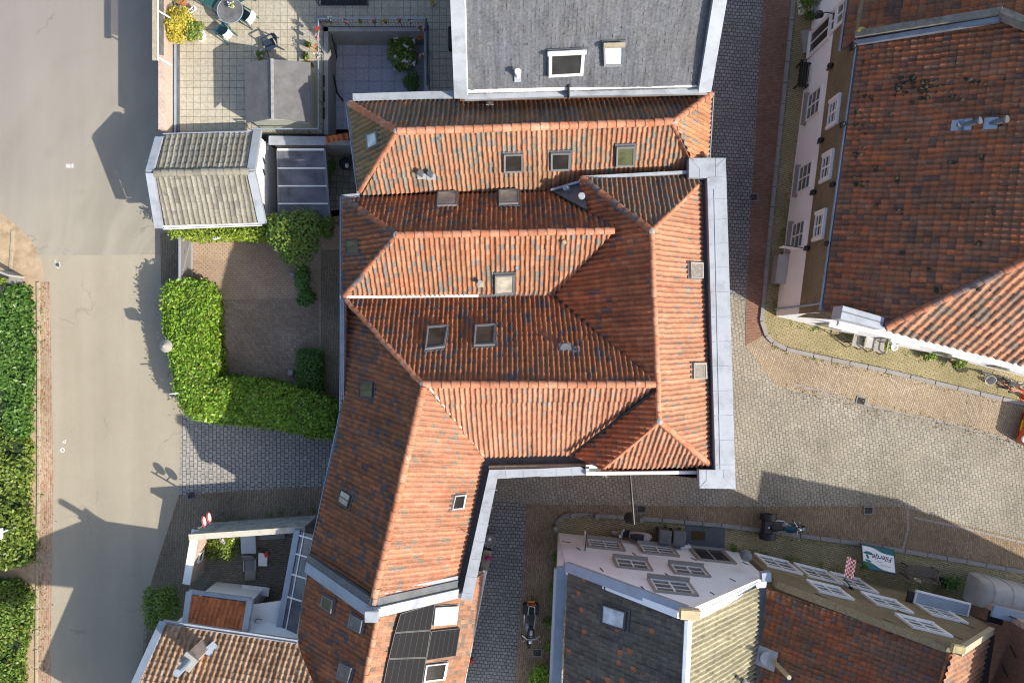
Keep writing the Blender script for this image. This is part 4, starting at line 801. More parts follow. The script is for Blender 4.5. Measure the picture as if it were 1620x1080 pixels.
MB().extrude([sA_, sB_, Vector((sB_.x, 2 * sB_.y - sD_.y, sD_.z)), Vector((sA_.x, 2 * sA_.y - sC_.y, sC_.z))], (0, 0, -.15)).build('back_slope', M['felt'], sl)
MB().extrude([Vector((sC_.x, sC_.y, 0)), Vector((sD_.x, sD_.y, 0)), sD_ - Vector((0, 0, .1)), sC_ - Vector((0, 0, .1))], (0, .25, 0)).build('wall', M['brick'], sl)
skylight(pSL, [(868, 79), (925, 76), (922, 115), (868, 118)], sl, 'white', 'gdark', 0.14, 0.1); MB().bar(pSL.at(866, 78, .3), pSL.at(927, 75, .3), 0.12, 0.16).build('skylight_hood', M['white'], sl)
skylight(pSL, [(954, 66), (987, 65), (985, 101), (955, 102)], sl, 'greyframe', 'gpale', 0.12, 0.07); MB().bar(pSL.at(954, 64, .32), pSL.at(988, 63, .32), 0.14, 0.16).build('skylight_hood', M['plank'], sl)
pipe_vent(pSL.at(819, 121), sl, 0.09, 0.5, 'white', base=(pSL, 0.25, 0.4), bm='zinc')

# ------------------------------------------------------------------ lower wing with solar panels (bottom)
lw = thing('solar_house', 'lower terraced house with black solar panels beyond the gable parapet', 'house', P(640, 1000, 0))
plE = Plane((768, 905, 3.9), (733, 1080, 3.9), (597, 978, 6.6))
plW = Plane((597, 978, 6.6), (577, 1080, 6.6), (480, 960, 3.9))
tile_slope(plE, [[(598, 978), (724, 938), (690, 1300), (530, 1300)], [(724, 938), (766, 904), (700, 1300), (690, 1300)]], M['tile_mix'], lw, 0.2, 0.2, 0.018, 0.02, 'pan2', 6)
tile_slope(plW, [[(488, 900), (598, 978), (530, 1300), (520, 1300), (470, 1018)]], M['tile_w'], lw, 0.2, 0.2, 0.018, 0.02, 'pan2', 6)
ridge(plE.at(597, 980), plE.at(541, 1250), lw, 'ridge', 0.1)
gutter([P(767, 903, 3.85), P(732.5, 1080, 3.85), P(690, 1300, 3.85)], lw, 0.16, m='white')
MB().extrude([P(767, 903, 3.7), P(700, 1250, 3.7), P(700, 1250, 0), P(767, 903, 0)], (-0.3, 0, 0)).build('wall', M['whitewall'], lw)
MB().extrude([P(480, 925, 3.7), P(470, 1018, 3.7), P(470, 1018, 0), P(480, 925, 0)], (0.3, 0, 0)).build('wall', M['brick'], lw)
for q in ([(631, 968), (685, 952), (678.5, 993), (622.5, 997)], [(622, 998.5), (678, 994.5), (671.5, 1036), (612.5, 1038)], [(612, 1039.5), (671, 1037.5), (664, 1082), (603, 1084)], [(680, 995.5), (725, 991), (718, 1034), (671.5, 1041)]):
    n = plE.n; pts = [plE.at(x, y, 0.16) for x, y in q]; c = sum(pts, Vector()) / 4; o = MB().extrude(pts, -n * 0.05).build('solar_panel', M['solar'], lw)
    b = MB()
    for i in range(4): b.bar(pts[i] + n * 0.006, pts[(i + 1) % 4] + n * 0.006, 0.022, 0.05, up=n)
    b.build('frame', M['darkframe'], o); b = MB()
    for k in range(1, 6): e = pts[0] + (pts[1] - pts[0]) * k / 6; f = pts[3] + (pts[2] - pts[3]) * k / 6; b.bar(e + n * .003, f + n * .003, 0.005, 0.002, up=n)
    b.build('cell_lines', M['darkframe'], o)
skylight(plE, [(686, 958), (722, 956), (719, 984), (683, 987)], lw, 'alu', 'gwhite', 0.1, 0.07); skylight(plE, [(671, 1049), (706, 1045), (701, 1072), (667, 1076)], lw, 'alu', 'gdark', 0.1, 0.07)
for q, pm in (([(514, 940), (530, 948), (527, 969), (511, 958)], 'ggreen'), ([(558, 969), (577, 980), (573, 1000), (554, 990)], 'gcurtain'), ([(541, 1046), (560, 1055), (554, 1078), (536, 1071)], 'gcurtain')): skylight(plW, q, lw, 'greyframe', pm, 0.08, 0.05)

# ------------------------------------------------------------------ big corner house on the right
bh = thing('corner_house', 'big house under a sooty dark red roof, walls half white half olive brick', 'house', P(1400, 300, 0))
EB = 5.8
wR = Wall((1281, 62), (1227, 500)); wRB = Wall((1281, 62), (1227, 500))
pBW = Plane((1361, 56, EB), (1302, 488, EB), (P(1302, 488, EB) + Vector((5, 0.1, 3.9))))
hA, hB = pBW.at(1402, 516), pBW.at(1640, 404)
pBS = Plane(hA, hB, (1640, 581, 6.7))
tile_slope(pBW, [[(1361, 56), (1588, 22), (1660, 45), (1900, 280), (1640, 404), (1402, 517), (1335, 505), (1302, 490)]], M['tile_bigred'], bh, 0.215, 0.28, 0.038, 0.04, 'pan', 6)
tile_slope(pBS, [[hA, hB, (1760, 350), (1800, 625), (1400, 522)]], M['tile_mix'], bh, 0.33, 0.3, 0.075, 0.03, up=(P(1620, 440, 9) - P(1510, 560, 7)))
ridge(hA, hB, bh, 'ridge_d', 0.12)
Ls = wR.len
wR.panel([(-6, 0), (Ls, 0), (Ls, 3.12), (1.2, 3.12), (0.4, 3.9), (-0.4, 5.2), (-6, 5.2)], bh, M['whitewall'], 'ground_floor_wall', 0.0, 0.3)
wR.panel([(0.9, 3.13), (Ls, 3.13), (Ls, EB - .1), (-0.6, EB - .1)], bh, M['olivebrick'], 'upper_wall', 0.025, 0.3)
gutter([P(1360, 54, 5.8), P(1301, 490, 5.8)], bh, 0.14, m='zincb')
b = MB(); b.path([P(1303, 478, 5.6), wR.pt(wR.at(1290, 482)[0], 5.0, 0.08), wR.pt(wR.at(1290, 482)[0], 0.1, 0.08)], 0.05); b.build('downpipe', M['zincb'], bh)
for px, py, cur in ((1290, 163, 'gcurtain'), (1275, 280, 'gcurtain'), (1265, 371, 'gcurtain')):
    window(wR, px, py, 1.25, 1.55, bh, 2, 3, 'white', cur, sz=0.16, z=1.75, sur=None)
    a, z = wR.at(px, py); s = MB(); wR.box(s, a - .75, a + .75, 0.8, 0.93, 0, 0.2); s.build('sill', M['stoneframe'], bh)
for px, py in ((1327, 173), (1317, 260), (1303, 355)): window(wR, px, py, 1.0, 1.0, bh, 2, 3, 'white', 'gcurtain', z=4.35, sur='white', sw=0.14, sill=False, deep=0.09)
for px, py in ((1315, 107), (1300, 224), (1288, 306), (1278, 394)):
    a, z = wR.at(px, py); b = MB(); b.bar(wR.pt(a, z - .35, .08), wR.pt(a, z + .35, .08), 0.07, 0.06, up=wR.n); b.ball(wR.pt(a, z + 0.2, .12), (0.13, 0.13, 0.2), 8, 6); b.build('wall_anchor', M['black'], bh)
for px, py in ((1353, 75), (1336, 198), (1320, 293), (1311, 386)):
    a, z = wR.at(px, py); b = MB(); b.bar(wR.pt(a, z - .3, .08), wR.pt(a, z + .25, .08), 0.08, 0.06, up=wR.n); b.ball(wR.pt(a, z + 0.1, .12), (0.12, 0.12, 0.16), 8, 6); b.build('wall_anchor', M['black'], bh)
wS = Wall((1227, 500), (1640, 600))
wS.panel([(0, 0), (wS.len, 0), (wS.len, 6.3), (3.2, 6.3), (0.3, 5.2), (0, 5.0)], bh, M['whitewall'], 'front_wall')
for a in (2.9, 5.6, 8.3): b = MB(); wS.box(b, a, a + 1.5, 3.2, 5.2, 0, 0.06); b.build('shutter', M['cream'], bh); 
for a in (1.6, 4.4, 7.2, 9.8): b = MB(); wS.box(b, a, a + 1.1, 0.9, 2.7, 0, 0.05); b.build('window', M['gcurtain'], bh); b = MB(); wS.box(b, a - .1, a + 1.2, 2.7, 2.86, 0, 0.2); b.build('lintel', M['white'], bh)
b = MB(); e0, e1 = P(1328, 508, 6.5), P(1640, 586, 6.75); b.bar(e0, e1, 0.34, 0.25); b.build('eaves_board', M['white'], bh)
MB().bar(e0 + Vector((0.05, 0.2, .03)), e1 + Vector((0.05, 0.2, .03)), 0.12, 0.14).build('gutter', M['zincb'], bh)
zq = PP([(1333, 483), (1400, 502), (1396, 521), (1329, 504)], 7.3); MB().extrude(zq, (0, 0, -0.9)).build('zinc_box', M['zinc'], bh, bevel=0.02)
MB().bar(P(1331, 492, 7.33), P(1398, 511, 7.33), 0.03, 0.03).build('box_seam', M['lead'], bh)
MB().extrude([P(1302, 488, 5.6), P(1333, 500, 6.4), P(1333, 506, 6.4), P(1264, 501, 3.1)], (0, 0, -0.3)).build('corner_brickwork', M['olivebrick'], bh)
for x, y, big in ((1527, 198, 1), (1568, 196, 0)):
    p = pBW.at(x, y); pipe_vent(p, bh, 0.1, 0.5, 'lead', base=(pBW, 0.42, 0.45), bm='zincb', direction=(0.55, 0.1, 1))
    if big: pipe_vent(pBW.at(1516, 199), bh, 0.09, 0.12, 'lead', cap=False, base=(pBW, 0.4, 0.45), bm='zincb')
# moss cushions on the roof
b = MB(); rr = random.Random(5)
for i in range(95):
    x, y = rr.choice([(rr.gauss(1450, 50), rr.gauss(135, 9)), (rr.gauss(1362, 8), rr.uniform(90, 300)), (rr.uniform(1340, 1600), rr.uniform(70, 460))]); p = pBW.at(x, y, 0.05)
    if x < 1355 - (y - 56) * 0.135 + 12: continue
    for k in range(rr.randint(1, 3)): s = rr.uniform(0.03, 0.09); b.ball(p + Vector((rr.gauss(0, .06), rr.gauss(0, .05), 0)), (s * 1.4, s, s * .7), 7, 4)
b.build('moss', M['mossm'], bh, smooth=True)['kind'] = 'stuff'

# white house at the top right
uh = thing('white_house', 'white plastered house with dark red tiles at the upper right edge', 'house', P(1400, 10, 0))
pUW = Plane((1347, -10, 5.3), (1331, 80, 5.3), P(1331, 80, 5.3) + Vector((5, 0.1, 4.2)))
tile_slope(pUW, [[(1360, -200), (1331, 82), (1362, 55), (1362, -200)], [(1362, -200), (1362, 55), (1590, 24), (1590, -200)], [(1590, -200), (1590, 24), (1660, 46), (1900, 60), (1900, -200)]], M['tile_bigred'], uh, 0.3, 0.30, 0.03, 0.04, 'pan2', 6)
wU = Wall((1302, -120), (1281, 62)); wU.panel([(0, 0), (wU.len, 0), (wU.len, 5.2), (0, 5.2)], uh, M['whitewall'])
gutter([P(1368, -180, 5.3), P(1331, 80, 5.3)], uh, 0.13, m='zincb')
par = MB(); a_, b_ = pUW.at(1358, 60, .42), pUW.at(1588, 24, .42); par.bar(a_, b_, 0.26, 0.5); par.build('parapet', M['gable_stone'], uh); MB().bar(a_ + Vector((0, -.32, -.12)), b_ + Vector((0, -.25, -.14)), 0.18, 0.2).build('flashing', M['zincd'], uh)
MB().bar(b_, pUW.at(1680, 60, .42), 0.26, 0.4).build('parapet', M['gable_stone'], uh); MB().ball(a_ + Vector((.25, .1, .05)), (0.2, 0.16, 0.1), 9, 6).build('lichen', mat('lichen_yellow', (0.45, 0.34, 0.06), 0.9, 0.3), uh, smooth=True)
window(wU, 1296, 58, 1.05, 2.3, uh, 2, 1, 'white', 'gdark', sur='white', z=1.4); window(wU, 1345, 8, 0.9, 1.2, uh, 2, 2, 'white', 'gcurtain', z=4.0, sur='white'); window(wU, 1313, 40, 0.9, 0.5, uh, 2, 1, 'white', 'gdark', z=3.0, sur='white', sill=False); window(wU, 1290, -5, 0.9, 1.9, uh, 2, 2, 'greyframe', 'gcurtain', z=1.5, sur='stoneframe')
# lantern on its wall
lt = thing('wall_lantern', 'black wall lantern on a bracket on the white house at the upper right', 'lantern', P(1306, 24, 2.6)); a, z = wU.at(1319, 22)
MB().path([wU.pt(a, z, 0.0), wU.pt(a, z + .05, .35), wU.pt(a, z - .1, .55)], 0.025, 6).build('bracket', M['black'], lt); MB().lathe(wU.pt(a, z - .55, .55), [(0.01, 0), (0.1, 0.02), (0.16, 0.33), (0.2, 0.35), (0.05, 0.48), (0.01, 0.5)], 8).build('lamp_head', M['black'], lt)
# white wall lamp, cabinet and pipe by the corner house wall
ac = thing('wall_cabinet', 'pale metal cabinet standing against the white wall of the corner house', 'cabinet', P(1230, 428, 0))
a, z = wR.at(1240, 428); b = MB(); wR.box(b, a - .65, a + .65, 0.1, 0.85, 0.03, 0.48); b.build('body', M['alu'], ac, bevel=0.02)
b = MB(); wR.box(b, a - .67, a + .67, 0.85, 0.9, 0.02, 0.5); wR.box(b, a - 0.02, a + 0.02, .9, .915, 0.02, 0.5); b.build('lid', M['tarp'], ac); b = MB(); wR.box(b, a - .6, a + .6, 0.0, 0.1, 0.06, 0.44); b.build('plinth', M['greyframe'], ac)
sp = thing('house_sign', 'narrow white hanging sign on a dark bracket on the corner house wall', 'sign', P(1245, 396, 2.2)); a, z = wR.at(1268, 393)
MB().bar(wR.pt(a, 2.6, 0), wR.pt(a, 2.75, .9), 0.03, 0.03).build('bracket', M['black'], sp); b = MB(); wR.box(b, a - .02, a + .02, 1.9, 2.6, .12, .85); b.build('board', M['white'], sp)

# ------------------------------------------------------------------ white gabled house (bottom)
wh = thing('white_gabled_house', 'white gable front with grey window frames, roof half black half beige tiles', 'house', P(1050, 960, 0))
wW = Wall((883, 842), (1167, 872)); Lw = wW.len
aP, zP = wW.at(1088, 968); aL, zL = wW.at(893, 898); aR, zR = wW.at(1207, 914)
wW.panel([(0, 0), (Lw, 0), (Lw, zR), (aP + .35, zP), (aP - .35, zP), (0, zL)], wh, M['whitewall'], 'front_wall')
pkL = wW.pt(aP, zP + .1, 0); eL = P(898, 897, zL + .1); eR = wW.pt(Lw, zR + .2, 0)
back = Vector((-.12, -1, 0)).normalized()
pL = Plane(pkL, eL, pkL + (P(1078, 1090, zP) - P(1087, 985, zP))); pRr = Plane(pkL, eR, pkL + (P(1078, 1090, zP) - P(1087, 985, zP)))
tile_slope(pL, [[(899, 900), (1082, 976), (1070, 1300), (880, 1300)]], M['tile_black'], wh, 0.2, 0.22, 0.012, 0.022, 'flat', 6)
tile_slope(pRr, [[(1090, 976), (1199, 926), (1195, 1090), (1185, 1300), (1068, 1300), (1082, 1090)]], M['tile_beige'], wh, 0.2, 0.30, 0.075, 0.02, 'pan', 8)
MB().bar(eL + Vector((-.1, .05, .1)), pkL + Vector((0, .05, .12)), 0.38, 0.2).build('coping', M['zincb'], wh); MB().bar(pkL + Vector((.15, .05, .1)), P(1200, 922, zR + .55), 0.36, 0.22).build('coping', M['white'], wh); MB().box(P(1203, 921, zR + .45), (0.42, 0.36, 0.3)).build('coping_end', M['white'], wh, bevel=0.02)
MB().box(pkL + Vector((0, .05, .2)), (0.72, 0.36, 0.3), -.05).build('peak_block', mat('sandstone', (0.5, 0.4, 0.24), 0.8, 0.2), wh, bevel=0.03)
r0 = pL.at(1085, 980); r1 = pL.at(1075, 1200); MB().bar(r0 + Vector((0, 0, .09)), r1 + Vector((0, 0, .09)), 0.12, 0.1).build('ridge_flashing', M['zincb'], wh); MB().bar(r0 + Vector((.14, 0, .06)), r1 + Vector((.14, 0, .06)), 0.16, 0.1).build('ridge_flashing', M['white'], wh)
MB().extrude(PP([(881, 897), (900, 894), (890, 1000), (884, 1300), (862, 1300), (872, 1000)], 5.55), (0, 0, -0.15)).build('box_gutter', M['zincb'], wh); MB().bar(P(879, 900, 5.7), P(864, 1250, 5.7), 0.1, 0.25).build('gutter_edge', M['zinc'], wh)
MB().extrude([P(883, 843, 0), P(883, 895, 5.4), P(862, 1250, 5.4), P(862, 1250, 0)], (0.25, 0, 0)).build('side_wall', M['whitewall'], wh)
MB().extrude(PP([(1199, 924), (1214, 916), (1206, 1090), (1200, 1300), (1184, 1300), (1194, 1090)], 4.4), (0, 0, -0.15)).build('valley_gutter', M['zincb'], wh)
MB().box(P(1211, 911, 4.8), (0.38, 0.38, 0.35), 0.1).build('hopper', M['zincb'], wh)
for px, py, w_, h_ in ((957, 863, 1.5, 1.35), (1042, 873, 1.5, 1.35)): window(wW, px, py, w_, h_, wh, 2, 3, 'white', 'gcurtain', sur='stoneframe', sw=0.1, sz=0.24, z=1.55)
window(wW, 1130, 884, 1.5, 2.1, wh, 2, 1, 'stoneframe', 'gdark', sur='stoneframe', z=1.35, name='front_door')
for px, py in ((1000, 893), (1090, 903)): window(wW, px, py, 1.35, 1.25, wh, 2, 2, 'white', 'gcurtain', sur='stoneframe', sw=0.09, sz=0.22)
window(wW, 1063, 929, 1.5, 1.5, wh, 2, 3, 'white', 'gcurtain', sur='stoneframe', sw=0.1, sz=0.24)
for px, py, t in ((896, 857, 1.5), (915, 868, .3), (952, 901, .2), (1003, 876, .3), (1056, 909, .3), (1017, 930, .2), (1097, 884, .4), (1159, 917, .3), (1128, 939, .3), (1179, 891, .4), (1086, 961, .2)): anchor(wW, px, py, wh, 0.4, t)
skylight(pL, [(955, 953), (995, 966), (992, 997), (953, 984)], wh, 'darkframe', 'gpale', 0.1, 0.08)
pipe_vent(pRr.at(1176, 1075), wh, 0.11, 0.5, 'white'); pipe_vent(pRr.at(1163, 1066), wh, 0.07, 0.35, 'black', cap=False)
hs = thing('house_sign', 'white square sign standing out from the white gable near its left corner', 'sign', P(921, 856, 2.2)); a, z = wW.at(921, 858)
MB().bar(wW.pt(a, 2.9, 0), wW.pt(a, 2.9, .75), 0.04, 0.04).build('bracket', M['black'], hs); b = MB(); wW.box(b, a - .03, a + .03, 2.05, 2.85, .08, .7); b.build('board', M['white'], hs, bevel=.01)
hb = thing('letter_box', 'white letter box on the white gable left of its front door', 'letter box', P(1083, 868, 1)); a, z = wW.at(1083, 867)
b = MB(); wW.box(b, a - .25, a + .25, z - .2, z + .2, 0, .2); b.build('body', M['white'], hb, bevel=.02); b = MB(); wW.box(b, a - .14, a + .14, z - .1, z + .1, .2, .215); b.build('slot', M['navy'], hb)

# ------------------------------------------------------------------ olive brick gabled house (bottom right)
oh = thing('brick_gabled_house', 'olive brick gable front with white windows under an old red roof', 'house', P(1380, 980, 0))
wO = Wall((1172, 868), (1492, 946.5)); Lo = wO.len
aP, zP = wO.at(1508, 1022); aL, zL = wO.at(1215, 916); aR, zR = wO.at(1574, 994)
wO.panel([(0, 0), (Lo, 0), (Lo, max(3, zR)), (aP + .3, zP), (aP - .3, zP), (0, max(4.3, zL))], oh, M['olivebrick'], 'front_wall')
pk = wO.pt(aP, zP, 0); rd = P(1487, 1100, zP) - P(1503, 1030, zP)
pO1 = Plane(pk - Vector((0, 0, .05)), wO.pt(0, max(4.3, zL), 0), pk + rd - Vector((0, 0, .05))); pO2 = Plane(pk, wO.pt(Lo, max(3, zR), 0), pk + rd)
tile_slope(pO1, [[(1213, 930), (1503, 1030), (1425, 1320), (1185, 1320), (1199, 1090)]], M['tile_red'], oh, 0.19, 0.22, 0.014, 0.026, 'flat', 6)
tile_slope(pO2, [[(1506, 1030), (1572, 1000), (1528, 1320), (1425, 1320)]], M['tile_mix'], oh, 0.24, 0.28, 0.05, 0.02)
for (a0, z0), (a1, z1) in (((0, max(4.3, zL)), (aP - .3, zP)), ((aP + .3, zP), (Lo, max(3, zR)))):
    MB().bar(wO.pt(a0, z0 + .15, -.1), wO.pt(a1, z1 + .15, -.1), 0.3, 0.2).build('coping', M['olivebrick'] if a0 == 0 else M['plank'], oh)
MB().box(pk + Vector((0.05, 0, .22)), (0.5, 0.3, 0.2), -.2).build('peak_block', mat('lichen_block', (0.36, 0.30, 0.15), 0.85, 0.4, 7), oh, bevel=.03)
rq = pO1.at(1503, 1032); re_ = pO1.at(1443, 1250); ridge(rq, re_, oh, 'ridge_d', 0.1)
MB().bar(P(1566, 1003, 3.9), P(1548, 1120, 3.9), 0.45, 0.15).build('box_gutter', M['black'], oh)
for px, py, w_, h_, zz in ((1228, 891, 1.45, 1.8, 1.6), (1290, 906, 1.4, 1.8, 1.6), (1348, 921, 1.3, 1.8, 1.6), (1445, 930, 1.2, 1.9, 1.5), (1312, 934, 1.3, 1.35, None), (1402, 954, 1.4, 1.4, None), (1487, 970, 1.4, 1.4, None), (1460, 990, 1.4, 1.3, None)):
    window(wO, px, py, w_, h_, oh, 2, 3, 'white', 'gcurtain', sur='white', sw=0.1, sz=0.12, z=zz, sill=True)
for px, py, t in ((1302, 944, .6), (1431, 970, .5), (1525, 960, .6), (1550, 978, .6), (1528, 988, .5), (1412, 985, .7), (1508, 1005, .6)): anchor(wO, px, py, oh, 0.75, t)
pipe_vent(pO1.at(1213, 1040), oh, 0.3, 0.1, 'zinc', cap=False, base=(pO1, 0.8, 0.8), bm='zinc'); pipe_vent(pO1.at(1224, 1045), oh, 0.09, 1.6, 'plank', cap=False, direction=(.05, 0, 1))
MB().lathe(P(1178, 876, 3.4), [(0.01, .5), (.2, .45), (.26, .2), (.22, 0), (.02, -.3)], 10).build('rain_hopper', M['greyframe'], oh); MB().tube(P(1172, 870, 0), P(1172, 870, 3.3), 0.05).build('downpipe', M['greyframe'], oh)
for a0, a1, z, m_ in ((6.7, 8.2, 2.7, 'black'), (10.4, 11.9, 2.7, 'black')):
    b = MB(); wO.box(b, a0, a1, z, z + .12, 0, .5); b.build('canopy', M[m_], oh)
b = MB(); a, z = wO.at(1448, 940); wO.box(b, a - 1.25, a + 1.25, 2.75, 2.9, 0.02, .62); b.build('door_canopy', M['white'], oh, bevel=.015); b = MB(); wO.box(b, a - 1.15, a + 1.15, 2.9, 2.93, 0.08, .55); b.build('canopy_top', M['zincb'], oh)
# tall house at the right edge: its corner is in view, the rest throws the long shadow over the square
nb = thing('brick_house', 'tall house with a pink brick front and a dark red side, bottom right corner', 'house', P(1560, 960, 0))
wN = Wall((1531, 936), (1746, 981)); wN.panel([(0, 0), (wN.len, 0), (wN.len, 8.3), (0, 8.3)], nb, M['pinkbrick'], 'front_wall')
wN2 = Wall((1746, 981), (1930, 1070)); wN2.panel([(0, 0), (wN2.len, 0), (wN2.len, 7.2), (0, 7.2)], nb, M['pinkbrick'], 'front_wall')
wK = Wall((1531, 936), (1500, 1120)); wK.panel([(0.26, 0), (wK.len, 0), (wK.len, 8.3), (0.26, 8.3)], nb, M['brick'], 'side_wall')
MB().extrude([wN.pt(0, 8.4, 0), wN.pt(wN.len, 8.4, 0), P(1930, 1070, 0) + Vector((0, 0, 8.4)), Vector((P(1900, 1200, 0).x, P(1900, 1200, 0).y, 8.4)), Vector((P(1500, 1120, 0).x, P(1500, 1120, 0).y, 8.4))], (0, 0, -.1)).build('roof', M['lead'], nb)
for px, py in ((1603, 1030), (1590, 1060)): anchor(wK, px, py, nb, 0.6, .6)
MB().bar(P(1571, 966, 3.4), P(1700, 1000, 3.4), 0.5, 0.12).build('ledge', M['zincb'], nb)
for px, py in ((1600, 975), (1640, 990)): anchor(wN, px, py, nb, 0.5, .5)

# ------------------------------------------------------------------ raised terrace on the left
HT = 1.7
tb = thing('terrace_building', 'low building with a slabbed roof terrace, parapet and dark patio railings', 'building', P(430, 120, 0))
b = MB()
for pl in ([(276, -160), (512, -160), (512, 213), (276, 213)], [(512, -160), (678, -160), (678, 43), (512, 43)], [(678, -160), (760, -160), (760, 165), (678, 165)]):
    b.poly(PP(pl, HT))
b.build('terrace_deck', M['slab_t'], tb)
HL = [P(512, 43, HT), P(678, 43, HT), P(678, 165, HT), P(512, 213, HT)]; b = MB()
for p, q in ((HL[0], HL[1]), (HL[1], HL[2]), (HL[3], HL[0])): b.extrude([p, q, Vector((q.x, q.y, 0)), Vector((p.x, p.y, 0))], (q - p).cross(Vector((0, 0, 1))).normalized() * 0.2)
b.build('patio_wall', M['greywall'], tb)
b = MB(); T_ = P(276, 213, HT); b.poly([P(276, -160, 0) * 1, P(276, 213, 0), P(276, 213, HT), P(276, -160, HT)])
wp = [P(276, -160, HT), P(276, 213, HT)]; x0 = wp[0].x
b = MB(); b.box(Vector((x0 - .18, (wp[0].y + wp[1].y) / 2, 1.3)), (0.24, abs(wp[0].y - wp[1].y), 2.6)); b.build('parapet_wall', M['pinkbrick'], tb)
b = MB(); b.box(Vector((x0 - .18, (wp[0].y + wp[1].y) / 2, 2.62)), (0.28, abs(wp[0].y - wp[1].y) + .02, 0.05)); b.build('parapet_cap', M['pinkbrick'], tb)
b = MB(); b.box(Vector((x0 + .06, (wp[0].y + wp[1].y) / 2, HT + .05)), (0.1, abs(wp[0].y - wp[1].y), .08)); b.build('edge_channel', M['zincb'], tb); b = MB(); b.box(Vector((x0 + .18, (wp[0].y + wp[1].y) / 2, HT + .02)), (0.13, abs(wp[0].y - wp[1].y), .03)); b.build('edge_strip', M['lead'], tb)
b = MB(); b.extrude([P(276, 213, HT - .02), P(512, 213, HT - .02), P(512, 213, 0), P(276, 213, 0)], (0, .2, 0)); b.build('wall', M['greywall'], tb)
# windscreen: lichen-covered plank on arms outside the parapet
ws = thing('windscreen', 'lichen-covered plank on slanting arms with glass, outside the terrace parapet', 'windscreen', P(250, 40, HT))
MB().bar(P(245, -120, 3.2), P(245, 95, 3.2), 0.24, 0.08).build('plank', M['plank'], ws); MB().bar(P(249, -120, 3.22), P(249, 95, 3.22), 0.03, 0.1).build('plank_edge', M['white'], ws)
for y in (16, 90): MB().bar(P(248, y, 3.15), P(272, y + 14, 2.64), 0.06, 0.06).build('arm', M['alu'], ws)
g_ = MB(); g_.extrude([P(251, -120, 3.1), P(251, 88, 3.1), P(259, 88, 2.64), P(259, -120, 2.64)], (0.012, 0, 0)); g_.build('glass', M['clear'], ws)
# railings
def railing(name, label, pts, h0, hh=1.0, m='navy', top='pipeblue', sp=0.13, mid=True, tr=0.035, grp='dark terrace railings'):
    c = sum(pts, Vector()) / len(pts); t = thing(name, label, 'railing', (c.x, c.y, h0), grp); U = Vector((0, 0, hh)); b = MB(); k = MB()
    for p, q in zip(pts[:-1], pts[1:]):
        p = Vector((p.x, p.y, h0)); q = Vector((q.x, q.y, h0)); b.tube(p + U, q + U, tr, tr, 10); n = max(2, int((q - p).length / sp))
        for i in range(n + 1):
            c = p + (q - p) * i / n; k.tube(c, c + U * .98, 0.007 if i % 9 else 0.02, None, 5)
        k.bar(p + U * .1, q + U * .1, .03, .02)
    b.build('handrail', M[top], t, smooth=True); k.build('bars', M[m], t); return t
railing('railing', 'long pale handrail railing on the north edge of the sunken patio', [P(512, 44, HT), P(678, 44, HT)], HT)
railing('railing', 'railing with pale handrail on the west edge of the sunken patio', [P(512, 44, HT), P(512, 213, HT)], HT)
railing('railing', 'navy railing on the east edge of the sunken patio', [P(678, 44, HT), P(680, 146, HT)], HT, top='navy', tr=.05)
railing('railing', 'railing along the south edge of the terrace behind the shed', [P(410, 213, HT), P(512, 213, HT)], HT)
rl = railing('railing', 'blue framed railing round the light well at the top edge', [P(503, -60, HT), P(505, 10, HT), P(583, 10, HT), P(583, -60, HT)], HT, top='zincb', tr=.045)
MB().extrude(PP([(508, -60), (580, -60), (580, 8), (508, 8)], HT + .01), (0, 0, .02)).build('well_cover', M['gdark'], rl)
sheet('patio', [(500, 20), (700, 20), (700, 240), (500, 240)], M['slab_p'], 3)
# flower pots hung along the railing
k = 0
def potted(px, py, h, lm, fm, label, pm='terra', r=0.09, n=60, lf=0.06, grp='flower pots along the patio railing', nf=9, fs=0.055):
    global k; k += 1
    return shrub('flower_pot', label, 'flower pot', P(px, py, h), (r * 1.5, r * 1.5, r * 1.3), lm, n, lf, 4, grp, k, stem=False, zc=0.2, flowers=(fm, nf, fs) if fm else None, potm=pm, pot=(r, 0.16))
for px, fm, l in ((524, 'lf_white', 'white flower pot first from the left on the north patio railing'), (548, 'lf_pink', 'pale pink flower pot second from the left on the north patio railing'), (571, None, 'pot of plain green leaves third along the north patio railing'), (593, 'lf_pink', 'loose pink flower pot fourth along the north patio railing'), (610, 'lf_yel', 'tall yellow flower pot on the north patio railing'), (632, 'lf_pink', 'deep pink flower pot right of the yellow one on the railing'), (649, 'lf_lil', 'small lilac flower pot at the right of the north patio railing')):
    potted(px, 36, 2.5, 'lf_mid', fm, l)
for py, fm, l in ((50, 'lf_red', 'bright red flower pot at the corner of the patio railings'), (63, 'lf_pink', 'pink flower pot below the red one on the west railing'), (79, 'lf_orange', 'peach flower pot on the west patio railing'), (92, 'lf_white', 'white flower pot lowest on the west patio railing')): potted(504, py, 2.5, 'lf_mid', fm, l)
potted(666, 47, 2.5, 'lf_mid', 'lf_pink', 'pink flower pot at the right end of the patio railings'); potted(664, 62, 2.2, 'lf_mid', 'lf_red', 'red flower pot high on the east patio wall'); potted(667, 90, 1.75, 'lf_mid', 'lf_pink', 'hot pink flower pot beside the hydrangea')
shrub('hydrangea', 'big hydrangea with pale blooms in the sunken patio', 'shrub', P(640, 90, 0), (1.0, 1.0, 0.65), 'lf_mid', 2200, 0.15, 12, None, 3, flowers=('lf_white', 22, 0.14))
shrub('box_shrub', 'round dark shrub in the south-east corner of the patio', 'shrub', P(653, 134, 0), (0.55, 0.5, 0.5), 'lf_dark', 1300, 0.09, 8, 'patio shrubs', 4)
shrub('box_shrub', 'small dark shrub in a pot under the north patio wall', 'shrub', P(549, 59, 0), (0.4, 0.3, 0.35), 'lf_dark', 600, 0.09, 6, 'patio shrubs', 5)
